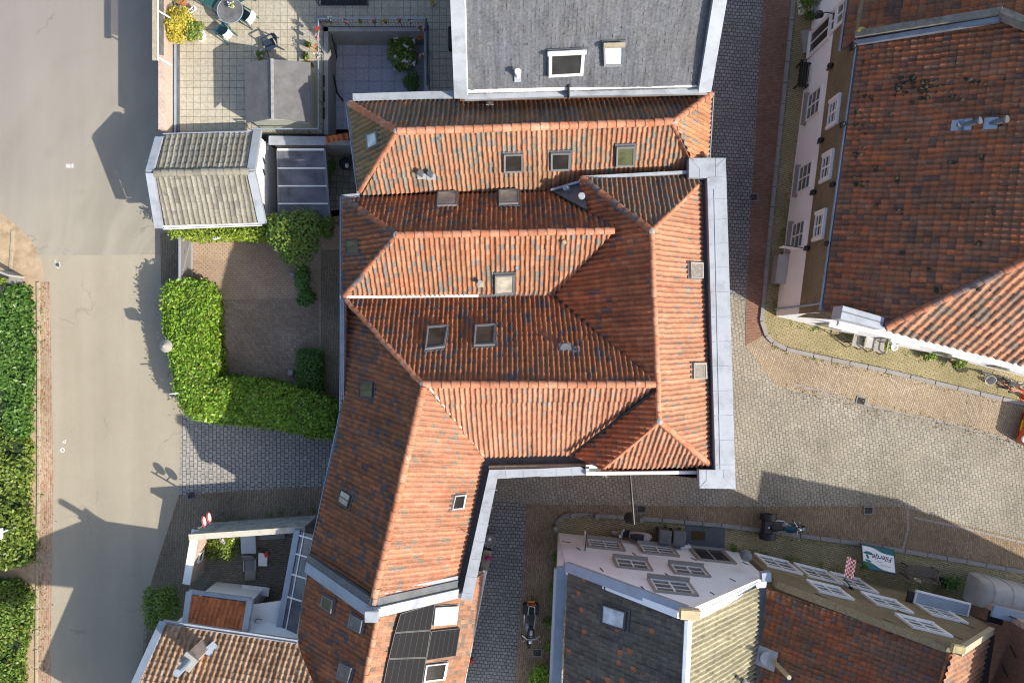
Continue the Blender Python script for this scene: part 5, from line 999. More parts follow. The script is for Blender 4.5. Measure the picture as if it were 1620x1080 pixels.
shrub('potted_plant', 'dark potted plant right of the small shrub by the patio wall', 'potted plant', P(577, 58, 0), (0.3, 0.25, 0.3), 'lf_dark', 300, 0.08, 5, None, 6, potm='terra', pot=(0.2, 0.3), zc=.45)
tag(MB().box(P(598, 58, 0.42), (0.16, 0.5, 0.75), .3).build('letter_stand', M['black'], bevel=.02), 'black upright post box on the patio near the north wall', 'post box')
st = thing('stairs', 'pale concrete steps in the north-west corner of the patio', 'stairs', P(527, 80, 0)); b = MB()
for i in range(7): b.box(Vector((P(524, 60, 0).x, P(520, 92 - i * 6.3, 0).y, .12 + i * .14)), (.55, .24, .24 + i * .28 - .02))
b.build('steps', M['concrete'], st); MB().bar(P(533, 92, 1.0), P(524, 55, 2.3), .05, .06).build('handrail', M['black'], st)
b = MB()
for y in (136, 160, 186): b.box(P(518, y, 1.1), (.06, .5, 1.5))
b.build('patio_window', M['gdark'], tb)
tag(MB().path([P(528, 120, 1.2), P(533, 147, .4), P(543, 160, .2)], 0.04).build('drain_hose', M['black']), 'black hose running down the west wall of the patio', 'hose')
# garden shed on the terrace
gs = thing('garden_shed', 'sage green garden shed with a felted gable roof on the terrace', 'shed', P(445, 150, HT))
sA = 1.75; ps1 = Plane((388, 98, HT + sA), (389, 195, HT + sA), (431, 140, HT + 2.45)); ps2 = Plane((491, 98, HT + sA), (491, 193, HT + sA), (431, 140, HT + 2.45))
MB().extrude([ps1.at(387, 99), ps1.at(431, 94), ps1.at(432, 187), ps1.at(389, 195)], (0, 0, -.05)).build('roof_felt', M['felt'], gs); MB().extrude([ps2.at(431, 94), ps2.at(491, 99), ps2.at(491, 193), ps2.at(432, 187)], (0, 0, -.05)).build('roof_felt', M['felt'], gs)
MB().bar(ps1.at(431, 93, .03), ps1.at(432, 188, .03), .12, .03).build('ridge_cap', mat('felt_cap', (.3, .3, .3), .8, .3, 6), gs)
a0, a1 = P(397, 104, HT + 1.6), P(397, 190, HT + 1.6); c0, c1 = P(486, 104, HT + 1.6), P(486, 190, HT + 1.6); zz = Vector((0, 0, 1)); b = MB()
for p, q in ((a0, a1), (c0, c1), (a0, c0), (a1, c1)): b.extrude([p, q, Vector((q.x, q.y, HT)), Vector((p.x, p.y, HT))], (0.02, 0.02, 0))
for u_, v_ in ((a0, c0), (a1, c1)): b.poly([u_, v_, Vector(((u_.x + v_.x) / 2, u_.y, HT + 2.35))])
b.build('wall', M['sage'], gs); b = MB()
for i in range(9): y = a1.y - .012; z_ = HT + .15 + i * .17; b.box(Vector(((a1.x + c1.x) / 2, y, z_)), (abs(c1.x - a1.x), .015, .012))
b.build('board_joints', M['greyframe'], gs)
# ------------------------------------------------------------------ grey-tiled garage
ga = thing('garage', 'white garage with a grey tiled gable roof beside the road', 'garage', P(340, 285, 0))
pg1 = Plane((258, 214, 2.55), (405, 211, 2.55), (330, 272, 3.5)); pg2 = Plane((252, 358, 2.5), (413, 351, 2.5), (330, 273, 3.5))
tile_slope(pg1, [[(262, 215), (405, 211), (393, 271), (246, 275)]], M['tile_grey'], ga, 0.235, 0.34, 0.045, 0.03, 'pan2', 8)
tile_slope(pg2, [[(246, 275), (393, 271), (413, 352), (262, 357)]], M['tile_grey'], ga, 0.235, 0.34, 0.045, 0.03, 'pan2', 8)
ridge(pg1.at(245, 274), pg1.at(394, 271), ga, 'tile_grey', 0.14, 0.33)
for a, c in (((253, 219, pg1), (238, 273, pg1)), ((238, 273, pg2), (252, 360, pg2)), ((408, 208, pg1), (398, 271, pg1)), ((398, 271, pg2), (416, 353, pg2))):
    MB().bar(a[2].at(a[0], a[1], .12), c[2].at(c[0], c[1], .12), 0.34, 0.2).build('verge', M['zinc'], ga)
gutter([P(258, 214, 2.6), P(410, 209.5, 2.6)], ga, .14); gutter([P(258, 360, 2.45), P(413, 354, 2.45)], ga, .13, m='white')
gx = [P(258, 216, 2.5), P(413, 212, 2.5), P(415, 350, 2.4), P(258, 356, 2.4)]; walls(gx, 2.4, ga, 'whitewall', inset=.1)
for i, (u_, v_, k_) in enumerate(((gx[0], gx[3], .1), (gx[1], gx[2], -.1))): b = MB(); b.extrude([Vector((u_.x + k_, u_.y, 2.38)), Vector((v_.x + k_, v_.y, 2.38)), Vector(((u_.x + v_.x) / 2 + k_, P(330, 272, 3.4).y, 3.4))], (-.01 if i else .01, 0, 0)); b.build('gable', M['whitewall'], ga)
wG = Wall((447, 212), (447, 350))
for px, py, t in ((427, 255, .9), (401, 273, .9), (431, 327, .9), (423, 343, -.8)):
    b = MB(); x = gx[1].x - .05; b.bar(Vector((x, P(px, py, 2).y - .1, 1.8)), Vector((x + .03, P(px, py, 2).y + .1, 2.1)), .04, .04); b.build('wall_anchor', M['black'], ga)
tag(hedge('wall_vine', 'bright lime vine spilling over the south wall of the grey-tiled garage', [(262, 358), (350, 356), (440, 346), (456, 352), (440, 372), (400, 374), (330, 370), (290, 374), (262, 368)], 2.0, 'lf_lime', .12, 380, 'vine', .15, 21))
# glass canopy
cn = thing('glass_canopy', 'glass lean-to canopy with white bars beside the white garage', 'canopy', P(480, 285, 0))
cz = [P(439, 237, 2.1), P(513, 237, 2.1), P(521, 345, 1.9), P(441, 345, 1.9)]; MB().extrude(cz, (0, 0, -.02)).build('glass', M['glroof'], cn); b = MB()
for f in (.27, .53, .79): b.bar(cz[0] + (cz[3] - cz[0]) * f + Vector((0, 0, .04)), cz[1] + (cz[2] - cz[1]) * f + Vector((0, 0, .04)), .06, .06)
b.bar(cz[0] + Vector((0, 0, .06)), cz[1] + Vector((0, 0, .06)), .09, .08); b.build('glazing_bars', M['white'], cn); b = MB(); b.bar(cz[0], cz[3], .09, .12, ext=.05); b.bar(cz[1], cz[2], .12, .12, ext=.05); b.bar(cz[3], cz[2], .08, .12, ext=.03)
for c in cz: b.tube(Vector((c.x, c.y, 0)), c, .04)
b.build('frame', M['greyframe'], cn)
ts = thing('garden_table', 'grey garden table under the glass canopy', 'table', P(478, 285, 0)); MB().box(P(478, 285, .73), (1.0, 1.3, .04)).build('tabletop', M['greyprop'], ts)
for dx in (-.42, .42):
    for dy in (-.55, .55): MB().box(P(478, 285, .36) + Vector((dx, dy, 0)), (.05, .05, .7)).build('leg', M['greyframe'], ts)
tag(MB().box(P(483, 283, .78), (.35, .3, .05), .4).build('cushion', M['cream'], bevel=.02), 'pale cushion lying on the table under the glass canopy', 'cushion')
gw = thing('garden_wall', 'pale wall with an orange tile coping between garage and house', 'wall', P(500, 222, 0))
MB().bar(P(432, 224, 2.0), P(560, 226, 2.0), .22, 2.0).build('wall', M['greywall'], gw); MB().bar(P(425, 222, 2.08), P(515, 223, 2.08), .4, .08).build('coping', M['zinc'], gw)
gp = Plane((515, 224, 2.35), (553, 216, 2.35), (515, 213, 2.55)); tile_slope(gp, [[(515, 227), (552, 220), (551, 210), (515, 216)]], M['tile_new'], gw, .24, .3, .06, .03, name='coping_tiles')
shrub('potted_plant', 'dark bushy plant in the narrow yard beside the glass canopy', 'potted plant', P(528, 268, 0), (.3, .42, .5), 'lf_dark', 700, .1, 7, 'plants in the narrow side yard', 31)
shrub('potted_plant', 'low green plant against the pale yard wall', 'potted plant', P(530, 241, 0), (.3, .15, .2), 'lf_mid', 200, .08, 5, 'plants in the narrow side yard', 32, stem=False)
shrub('potted_plant', 'small round plant by the house gutter in the narrow yard', 'potted plant', P(549, 238, 0), (.22, .2, .25), 'lf_dark', 260, .08, 5, 'plants in the narrow side yard', 33)
pt = thing('black_planter', 'round black planter with a pale ornament in the narrow side yard', 'planter', P(549, 262, 0)); MB().lathe(P(549, 262, 0), [(.01, 0), (.2, 0), (.3, .45), (.26, .45), (.24, .4), (.01, .4)], 18).build('pot', M['black'], pt, smooth=True); MB().ball(P(549, 262, .48), (.1, .12, .1), 10, 7).build('ornament', M['cloth'], pt, smooth=True)

# ------------------------------------------------------------------ courtyard
hedge('garden_hedge', 'big clipped lime green hedge bending round the brick courtyard', [(252, 462), (262, 448), (290, 442), (318, 448), (325, 462), (330, 490), (328, 520), (335, 560), (336, 592), (330, 604), (352, 600), (400, 604), (440, 612), (480, 622), (510, 634), (536, 650), (534, 694), (490, 690), (440, 678), (390, 672), (340, 668), (300, 660), (284, 645), (274, 612), (268, 570), (256, 520)], 1.8, 'lf_hedge', .15, 620, 'hedge', .14, 11)
gt = thing('garden_gate', 'dark grey gate between the garage vine and the big hedge', 'gate', P(300, 410, 0)); gx_ = P(304, 373, 0); gy_ = P(304, 445, 0)
MB().extrude([gx_, gy_, gy_ + Vector((0, 0, 1.45)), gx_ + Vector((0, 0, 1.45))], (-.06, 0, 0)).build('panel', M['greyframe'], gt)
b = MB()
for c in (gx_, gy_): b.box(c + Vector((0, 0, .76)), (.1, .1, 1.55))
b.bar(gx_ + Vector((.02, 0, 1.5)), gy_ + Vector((.02, 0, 1.5)), .09, .06); b.bar(gx_ + Vector((.03, 0, .12)), gy_ + Vector((.03, 0, .12)), .06, .06); b.bar(gx_ + Vector((.03, 0, .2)), gy_ + Vector((.03, 0, 1.4)), .05, .05); b.build('frame', M['alu'], gt); MB().box(gx_ + Vector((.06, -.9, .95)), (.08, .14, .05)).build('handle', M['chrome'], gt)
shrub('garden_tree', 'spreading dark green tree between the glass canopy and the house', 'tree', P(492, 385, 0), (1.35, 1.5, 1.1), 'lf_mid', 6500, .13, 18, None, 41, zc=2.3)
shrub('climbing_shrub', 'lighter green shrub joining the garage vine to the tree', 'shrub', P(462, 362, 0), (.9, .6, .8), 'lf_oliv', 2400, .13, 12, None, 42, zc=1.9)
shrub('corner_shrub', 'green shrub squeezed between the canopy and the house corner', 'shrub', P(526, 362, 0), (.5, .8, .8), 'lf_mid', 1600, .12, 10, None, 44, zc=1.6)
shrub('round_shrub', 'round clipped shrub at the foot of the courtyard tree', 'shrub', P(487, 470, 0), (.62, .55, .5), 'lf_dark', 1700, .1, 9, None, 43, zc=.55)
shrub('round_shrub', 'dark shrub between the courtyard tree and the round clipped shrub', 'shrub', P(489, 440, 0), (.55, .7, .7), 'lf_dark', 1700, .12, 9, None, 45, zc=.9)
hedge('clipped_hedge', 'small dark rectangular hedge beside the house in the courtyard', [(468, 556), (504, 556), (504, 632), (470, 628)], .9, 'lf_dark', .1, 700, 'hedge', .06, 12)
for i, (x, y, l) in enumerate(((464, 436, 'small square stone post beside the courtyard tree'), (461, 589, 'small square stone post beside the dark rectangular hedge'))): tag(MB().box(P(x, y, .25), (.24, .24, .5)).build('stone_post', M['stoneframe'], bevel=.03), l, 'stone post', 'stone posts in the courtyard')
for i, (x, y, l) in enumerate(((353, 537, 'bright orange flowers at the inner side of the big hedge'), (410, 602, 'bright orange flowers below the courtyard by the hedge bend'))): shrub('orange_flowers', l, 'flowers', P(x, y, 0), (.18, .2, .2), 'lf_orange', 90, .1, 5, 'orange flowers in the courtyard', 50 + i, stem=False)
# hedge-side lantern
ln = thing('street_lantern', 'pale round-topped lantern post rising beside the big hedge', 'lantern', P(280, 547, 0)); c = P(281, 547, 0); tp = P(258, 547, 2.5)
c = Vector((tp.x, tp.y, 0)); MB().tube(c, c + Vector((0, 0, 1.9)), .05, .04).build('pole', M['greyframe'], ln, smooth=True); MB().lathe(c + Vector((0, 0, 1.85)), [(.05, 0), (.14, .06), (.28, .34), (.3, .36), (.27, .42), (.12, .55), (.08, .62), (.03, .68), (.005, .7)], 18).build('lamp_head', M['stoneframe'], ln, smooth=True)
tag(MB().bar(P(268, 623, 1.9), P(282, 622, 1.9), .04, .04).build('hedge_marker', M['white']), 'short white rod sticking out of the road side of the big hedge', 'rod')

# ------------------------------------------------------------------ left edge planting
hedge('laurel_hedge', 'dark glossy laurel hedge at the left, upper narrow stretch', [(-10, 472), (12, 452), (32, 455), (33, 500), (38, 560), (36, 600), (31, 690), (4, 690), (-6, 600), (-14, 530)], 1.0, 'lf_dark', .16, 330, 'hedge', .35, 13, 'planting along the left edge')
hedge('shrub_bank', 'wide olive green shrub bank at the left edge beside the road', [(-120, 660), (-40, 640), (-6, 690), (30, 700), (35, 740), (26, 800), (38, 860), (36, 893), (-10, 905), (-120, 920)], 1.1, 'lf_oliv', .17, 230, 'hedge', .5, 14, 'planting along the left edge')
hedge('shrub_bank', 'lower green shrub bank in the bottom left corner', [(-120, 935), (10, 925), (36, 950), (32, 1000), (18, 1060), (28, 1150), (-120, 1150)], 1.1, 'lf_mid', .16, 240, 'hedge', .5, 15, 'planting along the left edge')
shrub('roadside_shrub', 'small green shrub above the dark laurel hedge at the left edge', 'shrub', P(-8, 388, 0), (.5, .6, .6), 'lf_lime', 500, .14, 7, None, 61); shrub('roadside_shrub', 'yellow-green shrub beside the grey stone at the left edge', 'shrub', P(8, 445, 0), (.6, .35, .5), 'lf_oliv', 700, .14, 8, None, 62)
tag(MB().box(P(23, 444, .3), (.5, .35, .6), .3).build('boundary_stone', M['concrete'], bevel=.05), 'grey block of stone at the tip of the laurel hedge', 'stone')
tag(MB().bar(P(-6, 428, 1.2), P(14, 436, 1.2), .1, 1.2).build('low_wall', M['greywall']), 'short dark wall stub at the left edge above the hedge', 'wall')
wpst = thing('white_post', 'thin white post with a white box on top in the shrub bank', 'post', P(36, 829, 0)); q0 = P(36, 829, 0); MB().tube(q0, q0 + Vector((0, 0, 1.75)), .045, .045, 8).build('pole', M['white'], wpst); MB().box(q0 + Vector((0, 0, 1.95)), (.38, .5, .42)).build('box', M['white'], wpst, bevel=.02)

# ------------------------------------------------------------------ bottom left house and its walled yard
bl = thing('tan_tiled_house', 'house with a tan tiled roof and a tall chimney, bottom left', 'house', P(370, 1050, 0))
pBL = Plane((262, 987, 4.6), (469, 1018, 4.6), P(360, 1003, 4.6) + Vector((.5, -3, 2.3)))
tile_slope(pBL, [[(262, 986), (469, 1017), (497, 1082), (560, 1300), (128, 1300)]], M['tile_tan'], bl, .225, .25, .05, .04, 'pan', 8)
MB().bar(pBL.at(259, 984, .15), pBL.at(180, 1160, .15), .3, .25).build('verge', M['zincb'], bl); gutter([P(258, 984, 4.65), P(470, 1015, 4.65)], bl, .14, m='zinc')
walls([P(262, 990, 4.6), P(469, 1020, 4.6), P(560, 1250, 4.6), P(150, 1250, 4.6)], 4.5, bl, 'whitewall')
ct = P(280, 1064, 7.4); cb = Vector((ct.x + .1, ct.y + .15, 4.3)); cs = thing; b = MB(); b.box(Vector((ct.x, ct.y, 5.05)), (.5, .5, 2.5), math.radians(-38)); ch = b.build('chimney', M['pinkbrick'], bl)
b = MB(); b.box(Vector((ct.x, ct.y, 6.33)), (.6, .6, .1), math.radians(-38)); b.build('chimney_cap', M['greywall'], ch); MB().tube(Vector((ct.x, ct.y, 6.3)), Vector((ct.x, ct.y, 7.4)), .15, .15, 14).build('chimney_pot', M['zincb'], ch)
MB().bar(pBL.at(326, 1035, .08), pBL.at(343, 1020, .08), .4, .06).build('chimney_flashing', M['zincb'], bl)
an = thing('annex', 'small annex with a bright orange tile roof between zinc verges', 'annex', P(345, 970, 0))
pAN = Plane((302, 942, 2.9), (395, 952, 2.9), (345, 990, 3.6)); tile_slope(pAN, [[(303, 941), (392, 952), (384, 997), (297, 986)]], M['tile_new'], an, .2, .2, .02, .025, 'flat', 6)
for a, c in (((300, 936), (293, 988)), ((396, 950), (388, 998))): MB().bar(pAN.at(*a, .12), pAN.at(*c, .12), .26, .2).build('verge', M['zinc'], an)
MB().bar(pAN.at(299, 937, .1), pAN.at(397, 950, .1), .16, .15).build('gutter', M['zincb'], an); walls([P(302, 945, 2.8), P(394, 955, 2.8), P(388, 998, 2.8), P(296, 990, 2.8)], 2.75, an, 'whitewall')
MB().extrude(PP([(396, 958), (452, 950), (468, 1012), (388, 1002)], 2.4), (0, 0, -.2)).build('flat_roof', M['white'], an)
b = MB()
for i in range(3): b.path([P(393 + i * 5, 994 - i * 6, 2.42), P(397 + i * 5, 990 - i * 6, 2.55), P(409 + i * 3, 992 - i * 6, 2.55)], .02, 6)
b.build('roof_hooks', M['greyframe'], an); MB().extrude([P(318, 940, 0), P(395, 951, 0), P(395, 951, 2.3), P(318, 940, 2.3)], (0, .05, 0)).build('glass_door', M['gdark'], an)
sheet('yard_paving', [(320, 830), (500, 815), (500, 960), (310, 960)], M['court_y'], 6)
yw = thing('yard_wall', 'weathered white wall along the north side of the small yard', 'wall', P(420, 825, 0)); w0, w1 = P(331, 826, 0), P(503, 814, 0)
MB().extrude([w0, w1, w1 + Vector((0, 0, 2.35)), w0 + Vector((0, 0, 2.35))], (.02, -.22, 0)).build('wall', mat('mossy_white', (.42, .42, .39), .9, .15, 2, stain=(.10, .10, .07), amt=.6, sscale=2.5), yw); MB().bar(w0 + Vector((0, -.12, 2.41)), w1 + Vector((0, -.12, 2.41)), .26, .05).build('coping', mat('coping_stone', (.55, .52, .44), .9, .2, 3, stain=(.3, .26, .15), amt=.6, sscale=3), yw)
yv = thing('yard_wall', 'white coped wall with a small window on the west side of the yard', 'wall', P(322, 870, 0)); v0, v1 = P(336, 834, 0), P(322, 906, 0)
MB().extrude([v0, v1, v1 + Vector((0, 0, 1.7)), v0 + Vector((0, 0, 1.7))], (-.22, 0, 0)).build('wall', M['pinkbrick'], yv); MB().bar(v0 + Vector((-.11, .3, 1.77)), v1 + Vector((-.11, 0, 1.77)), .34, .08).build('coping', M['white'], yv)
wv = Wall((336, 834), (322, 906)); window(wv, 327, 873, .5, .5, yv, 1, 1, 'white', 'ggreen', z=.9, sill=False)
shrub('flower_bed', 'leafy flower bed with lilac and white blooms in the small yard', 'flower bed', P(356, 864, 0), (1.0, .85, .4), 'lf_oliv', 2300, .12, 12, None, 71, stem=False, zc=.4, flowers=('lf_lil', 9, .1))
shrub('corner_flowers', 'cream flowering plant under the north wall of the small yard', 'plant', P(375, 847, 0), (.65, .35, .4), 'lf_lime', 800, .11, 7, None, 72, stem=False, zc=.5, flowers=('lf_white', 14, .08))
def table_thing(name, label, cat, px, py, sx, sy, h, m, rz, legm='greyframe', th=.04, lg=.05):
    c = P(px, py, 0); t = thing(name, label, cat, c); R = Matrix.Rotation(rz, 3, 'Z'); MB().box(c + Vector((0, 0, h)), (sx, sy, th), rz).build('top', M[m], t, bevel=.01)
    for dx in (-1, 1):
        for dy in (-1, 1): MB().box(c + R @ Vector((dx * (sx / 2 - .06), dy * (sy / 2 - .06), 0)) + Vector((0, 0, h / 2)), (lg, lg, h), rz).build('leg', M[legm], t)
    return t
table_thing('storage_bench', 'pale blue-grey table against the north yard wall', 'table', 401, 853, .7, .95, .75, 'greyprop', .05)
table_thing('garden_bench', 'grey bench with a slatted top under the north yard wall', 'bench', 435, 842, 1.2, .4, .45, 'greyframe', .07)
table_thing('white_bench', 'long white bench in front of the black annex doors', 'bench', 409, 929, 1.3, .42, .45, 'white', -.12)
sd = table_thing('side_table', 'small white oval side table with a red book in the yard', 'table', 421, 880, .42, .62, .5, 'white', 0)
tag(MB().box(P(421, 877, .55), (.18, .22, .03), .4).build('book', M['redp']), 'red book lying on the white side table', 'book')
dc = thing('deck_chair', 'grey reclining deck chair in the small yard', 'chair', P(401, 885, 0)); c = P(401, 884, 0)
MB().extrude([c + Vector((-.27, .05, .38)), c + Vector((.27, .05, .38)), c + Vector((.27, -.42, .45)), c + Vector((-.27, -.42, .45))], (0, 0, .04)).build('seat', M['greyframe'], dc); MB().extrude([c + Vector((-.27, .07, .38)), c + Vector((.27, .07, .38)), c + Vector((.25, .42, .95)), c + Vector((-.25, .42, .95))], (0, -.03, .04)).build('backrest', M['greyframe'], dc)
MB().extrude([c + Vector((-.25, -.42, .43)), c + Vector((.25, -.42, .43)), c + Vector((.15, -.95, .15)), c + Vector((-.35, -.95, .15))], (0, 0, .03)).build('leg_rest', M['stoneframe'], dc)
for dx in (-.27, .27): MB().path([c + Vector((dx, .3, 0)), c + Vector((dx, .1, .6)), c + Vector((dx, -.4, .6)), c + Vector((dx, -.45, 0))], .018, 6).build('frame', M['alu'], dc)
cv = thing('conservatory', 'narrow glass lean-to along the wall of the long orange roof', 'conservatory', P(470, 920, 0)); q = [P(473, 839, 2.6), P(497, 846, 3.2), P(470, 1010, 3.2), P(441, 1000, 2.6)]
MB().extrude(q, (0, 0, -.02)).build('glass', M['glroof'], cv); MB().bar(P(470, 838, 2.7), P(440, 1000, 2.7), .26, .25).build('front_beam', M['zincb'], cv); b = MB()
for f in (.04, .22, .42, .64): b.bar(q[0] + (q[3] - q[0]) * f + Vector((0, 0, .05)), q[1] + (q[2] - q[1]) * f + Vector((0, 0, .05)), .06, .06)
b.bar(q[1] + Vector((0, 0, .06)), q[2] + Vector((0, 0, .06)), .07, .08); b.bar(q[0] + (q[1] - q[0]) * .35 + Vector((0, 0, .05)), q[3] + (q[2] - q[3]) * .35 + Vector((0, 0, .05)), .05, .05); b.build('glazing_bars', M['white'], cv)
b = MB()
for f in (0, .33, .66, 1): p_ = q[0] + (q[3] - q[0]) * f; b.tube(Vector((p_.x, p_.y, 0)), p_, .05)
b.build('post', M['zincb'], cv)
fy = thing('folding_crate', 'yellow crate beside the black fence in the small yard', 'crate', P(430, 960, 0)); MB().box(P(428, 961, .2), (.5, .35, .36), .2).build('body', M['yellow'], fy, bevel=.02); MB().box(P(428, 961, .39), (.42, .27, .02), .2).build('lining', M['black'], fy)
fn = thing('yard_fence', 'black slatted fence between the annex and the conservatory', 'fence', P(410, 965, 0)); f0, f1 = P(396, 985, 0), P(424, 940, 0)
for z_ in (.3, .7, 1.1, 1.5): MB().bar(f0 + Vector((0, 0, z_ + .3)), f1 + Vector((0, 0, z_ + .3)), .04, .28).build('rail', M['darkframe'], fn)
for p_ in (f0, f1): MB().box(p_ + Vector((0, 0, .95)), (.09, .09, 1.9)).build('post', M['greyframe'], fn)
shrub('roadside_bush', 'bushy green shrub against the corner of the tan tiled house', 'shrub', P(272, 945, 0), (.9, 1.25, .9), 'lf_mid', 5200, .12, 16, None, 73, zc=1.3); hedge('ivy', 'ivy creeping along the west wall of the tan tiled house', [(240, 1010), (252, 1000), (246, 1040), (225, 1090), (205, 1090)], 1.0, 'lf_mid', .12, 330, 'ivy', .15, 74)
rs = thing('road_signs', 'two round red-rimmed road signs on a pole at the corner of the yard', 'road sign', P(345, 818, 0)); c = P(352, 812, 0); MB().tube(c, c + Vector((0, 0, 2.9)), .04, .04).build('pole', M['greyframe'], rs)
for (px, py, z_) in ((323, 824, 2.75), (331, 818, 2.3)):
    s = P(px, py, z_); d = Vector((.97, .22, -.05)).normalized(); sg = MB().tube(s - d * .012, s + d * .012, .25, .25, 28).build('sign_disc', M['redp'], rs); MB().tube(s + d * .013, s + d * .017, .195, .195, 28).build('sign_face', M['white'], sg); MB().tube(s - d * .017, s - d * .013, .26, .26, 28).build('sign_back', M['alu'], sg)
    MB().bar(s, Vector((c.x, c.y, z_)), .04, .04).build('bracket', M['black'], rs)

t = thing('wall_ornament', 'white openwork ornament on the garage wall below the vine', 'ornament', P(342, 374, 1.2)); c = P(342, 376, 1.4); MB().torus(c, .17, .03, (0, 1, .5)).build('ring', M['white'], t, smooth=True); b = MB()
for i in range(4): a = i * math.pi / 4; b.tube(c + Vector((math.cos(a) * .16, 0, math.sin(a) * .16)), c - Vector((math.cos(a) * .16, 0, math.sin(a) * .16)), .018, .018, 6)
b.build('spokes', M['white'], t)

# ------------------------------------------------------------------ terrace furniture
def garden_chair(m, label, group, cushion=None):
    t = thing('garden_chair', label, 'chair', (0, 0, 0), group)
    MB().loft([[Vector((x * w_, y, z)) for x, z in ((-.25, .42), (.25, .42), (.25, .45), (-.25, .45))] for y, w_ in ((-.22, .9), (0, 1.0), (.26, 1.0))]).build('seat', M[m], t, bevel=.008)
    b = MB(); secs = []
    for z, y, w_ in ((.42, -.22, .23), (.62, -.27, .25), (.84, -.36, .23), (.9, -.39, .17)):
        secs.append([Vector((x * w_, y - .05 * (1 - x * x), z)) for x in (-1, -.5, 0, .5, 1)] + [Vector((x * w_, y - .03 - .05 * (1 - x * x), z)) for x in (1, .5, 0, -.5, -1)])
    b.loft(secs).build('backrest', M[m], t, smooth=True)
    for s in (-1, 1):
        MB().loft([[Vector((s * .29 + dx, y, z + dz)) for dx, dz in ((-.03, 0), (.03, 0), (.03, .025), (-.03, .025))] for y, z in ((-.32, .66), (-.1, .67), (.2, .66), (.27, .63))]).build('armrest', M[m], t, smooth=True)
        MB().loft([[Vector((s * x + dx, y + dy, z)) for dx, dy in ((-.022, -.022), (.022, -.022), (.022, .022), (-.022, .022))] for x, y, z in ((.3, .34, 0), (.28, .24, .64))]).build('leg', M[m], t)
        MB().loft([[Vector((s * x + dx, y + dy, z)) for dx, dy in ((-.022, -.022), (.022, -.022), (.022, .022), (-.022, .022))] for x, y, z in ((.3, -.42, 0), (.27, -.25, .66))]).build('leg', M[m], t)
    return t
ch = garden_chair('green', 'x', 'green garden chairs on the terrace'); first = True
for px, py, d, l, cl in ((392, 31, (-.86, .5), 'green garden chair with a broad white cloth, right of the round table', 1), (358, 54, (-.72, .69), 'green garden chair with a small pale cloth standing apart below the round table', 1), (339, 8, (.8, -.5), 'green garden chair at the left side of the round table', 0), (387, 0, (-.8, -.45), 'green garden chair at the upper right of the round table', 0)):
    c = P(px, py, HT); rz = math.atan2(d[1], d[0]) - math.pi / 2
    if first: ch.location = c; ch.rotation_euler = (0, 0, rz); ch['label'] = l; first = False
    else: dup(ch, c, rz, l)
    if cl:
        R = Matrix.Translation(c) @ Matrix.Rotation(rz, 4, 'Z'); w_ = .26 if '392' in str(px) else .19; b = MB(); secs = []
        for y, z in ((-.24, .55), (-.3, .75), (-.38, .92), (-.44, .93), (-.5, .8), (-.52, .6)): secs.append([Vector((x * w_ + .01 * math.sin(z * 30 + x * 5), y - .05 * (1 - x * x), z)) for x in (-1, -.5, 0, .5, 1)] + [Vector((x * w_, y - .012 - .05 * (1 - x * x), z + .012)) for x in (1, .5, 0, -.5, -1)])
        b.loft(secs).xf(R); tag(b.build('cloth', M['cloth'], smooth=True), 'broad white cloth over the back of the chair right of the table' if w_ > .2 else 'small pale cloth over the back of the chair standing apart', 'cloth')
nc = garden_chair('navyp', 'navy blue garden chair between the shed and the round table', None); nc.location = P(432, 76, HT); nc.rotation_euler = (0, 0, math.radians(115))
tt = thing('round_table', 'round glass garden table with a pale rim on the terrace', 'table', P(364, 17, HT)); c = P(364, 17, HT + .72); c0 = Vector((c.x, c.y, HT))
MB().lathe(c, [(0.005, 0), (.56, 0), (.56, .012), (.005, .012)], 40).build('tabletop', glass('table_glass', (.16, .16, .16), .08, .75), tt); MB().torus(c + Vector((0, 0, .006)), .57, .022, nu=40).build('rim', M['pipeblue'], tt, smooth=True)
for i in range(4):
    a = math.pi / 4 + i * math.pi / 2; MB().path([c + Vector((math.cos(a) * .5, math.sin(a) * .5, -.01)), c0 + Vector((math.cos(a) * .35, math.sin(a) * .35, .36)), c0 + Vector((math.cos(a) * .48, math.sin(a) * .48, 0))], .018, 6).build('leg', M['green'], tt)
potted(368, 11, HT + .74, 'lf_lime', 'lf_white', 'lime plant with white flowers standing on the round glass table', 'cream', .1, 220, .07, None)
shrub('yellow_shrub', 'bright yellow shrub beside the terrace parapet', 'shrub', P(291, 48, HT), (.9, .85, .6), 'lf_yel', 3600, .1, 14, None, 81, zc=.7)
shrub('potted_shrub', 'yellow-green shrub in a white pot beside the yellow shrub', 'shrub', P(317, 58, HT), (.55, .55, .45), 'lf_oliv', 1700, .09, 9, None, 82, zc=.75, potm='white', pot=(.34, .42), flowers=('lf_yel', 30, .05))
shrub('potted_plant', 'olive plant in a terracotta pot at the top of the terrace', 'potted plant', P(290, 4, HT), (.42, .36, .35), 'lf_oliv', 900, .08, 8, None, 83, zc=.6, potm='terra', pot=(.24, .4))
sg = thing('terrace_sign', 'white board lettered in black beside the terracotta pot', 'sign', P(303, 17, HT)); c = P(304, 16, HT + .35); Rz = math.radians(38)
MB().box(c, (.42, .2, .03), Rz).build('board', M['cloth'], sg); MB().box(c - Vector((0, 0, .19)), (.3, .1, .33), Rz).build('stand', M['stoneframe'], sg)
text_mesh('lettering', 'hof', .2, M['black'], sg, Matrix.Translation(c + Vector((0, 0, .02))) @ Matrix.Rotation(Rz, 4, 'Z'), offset=.006)
potted(413, 89, HT, 'lf_mid', 'lf_white', 'green plant with white flowers behind the garden shed', 'terra', .16, 260, .08, None); potted(489, 73, HT, 'lf_mid', None, 'green pot plant alone between the shed and the patio railing', 'terra', .14, 200, .07, None)
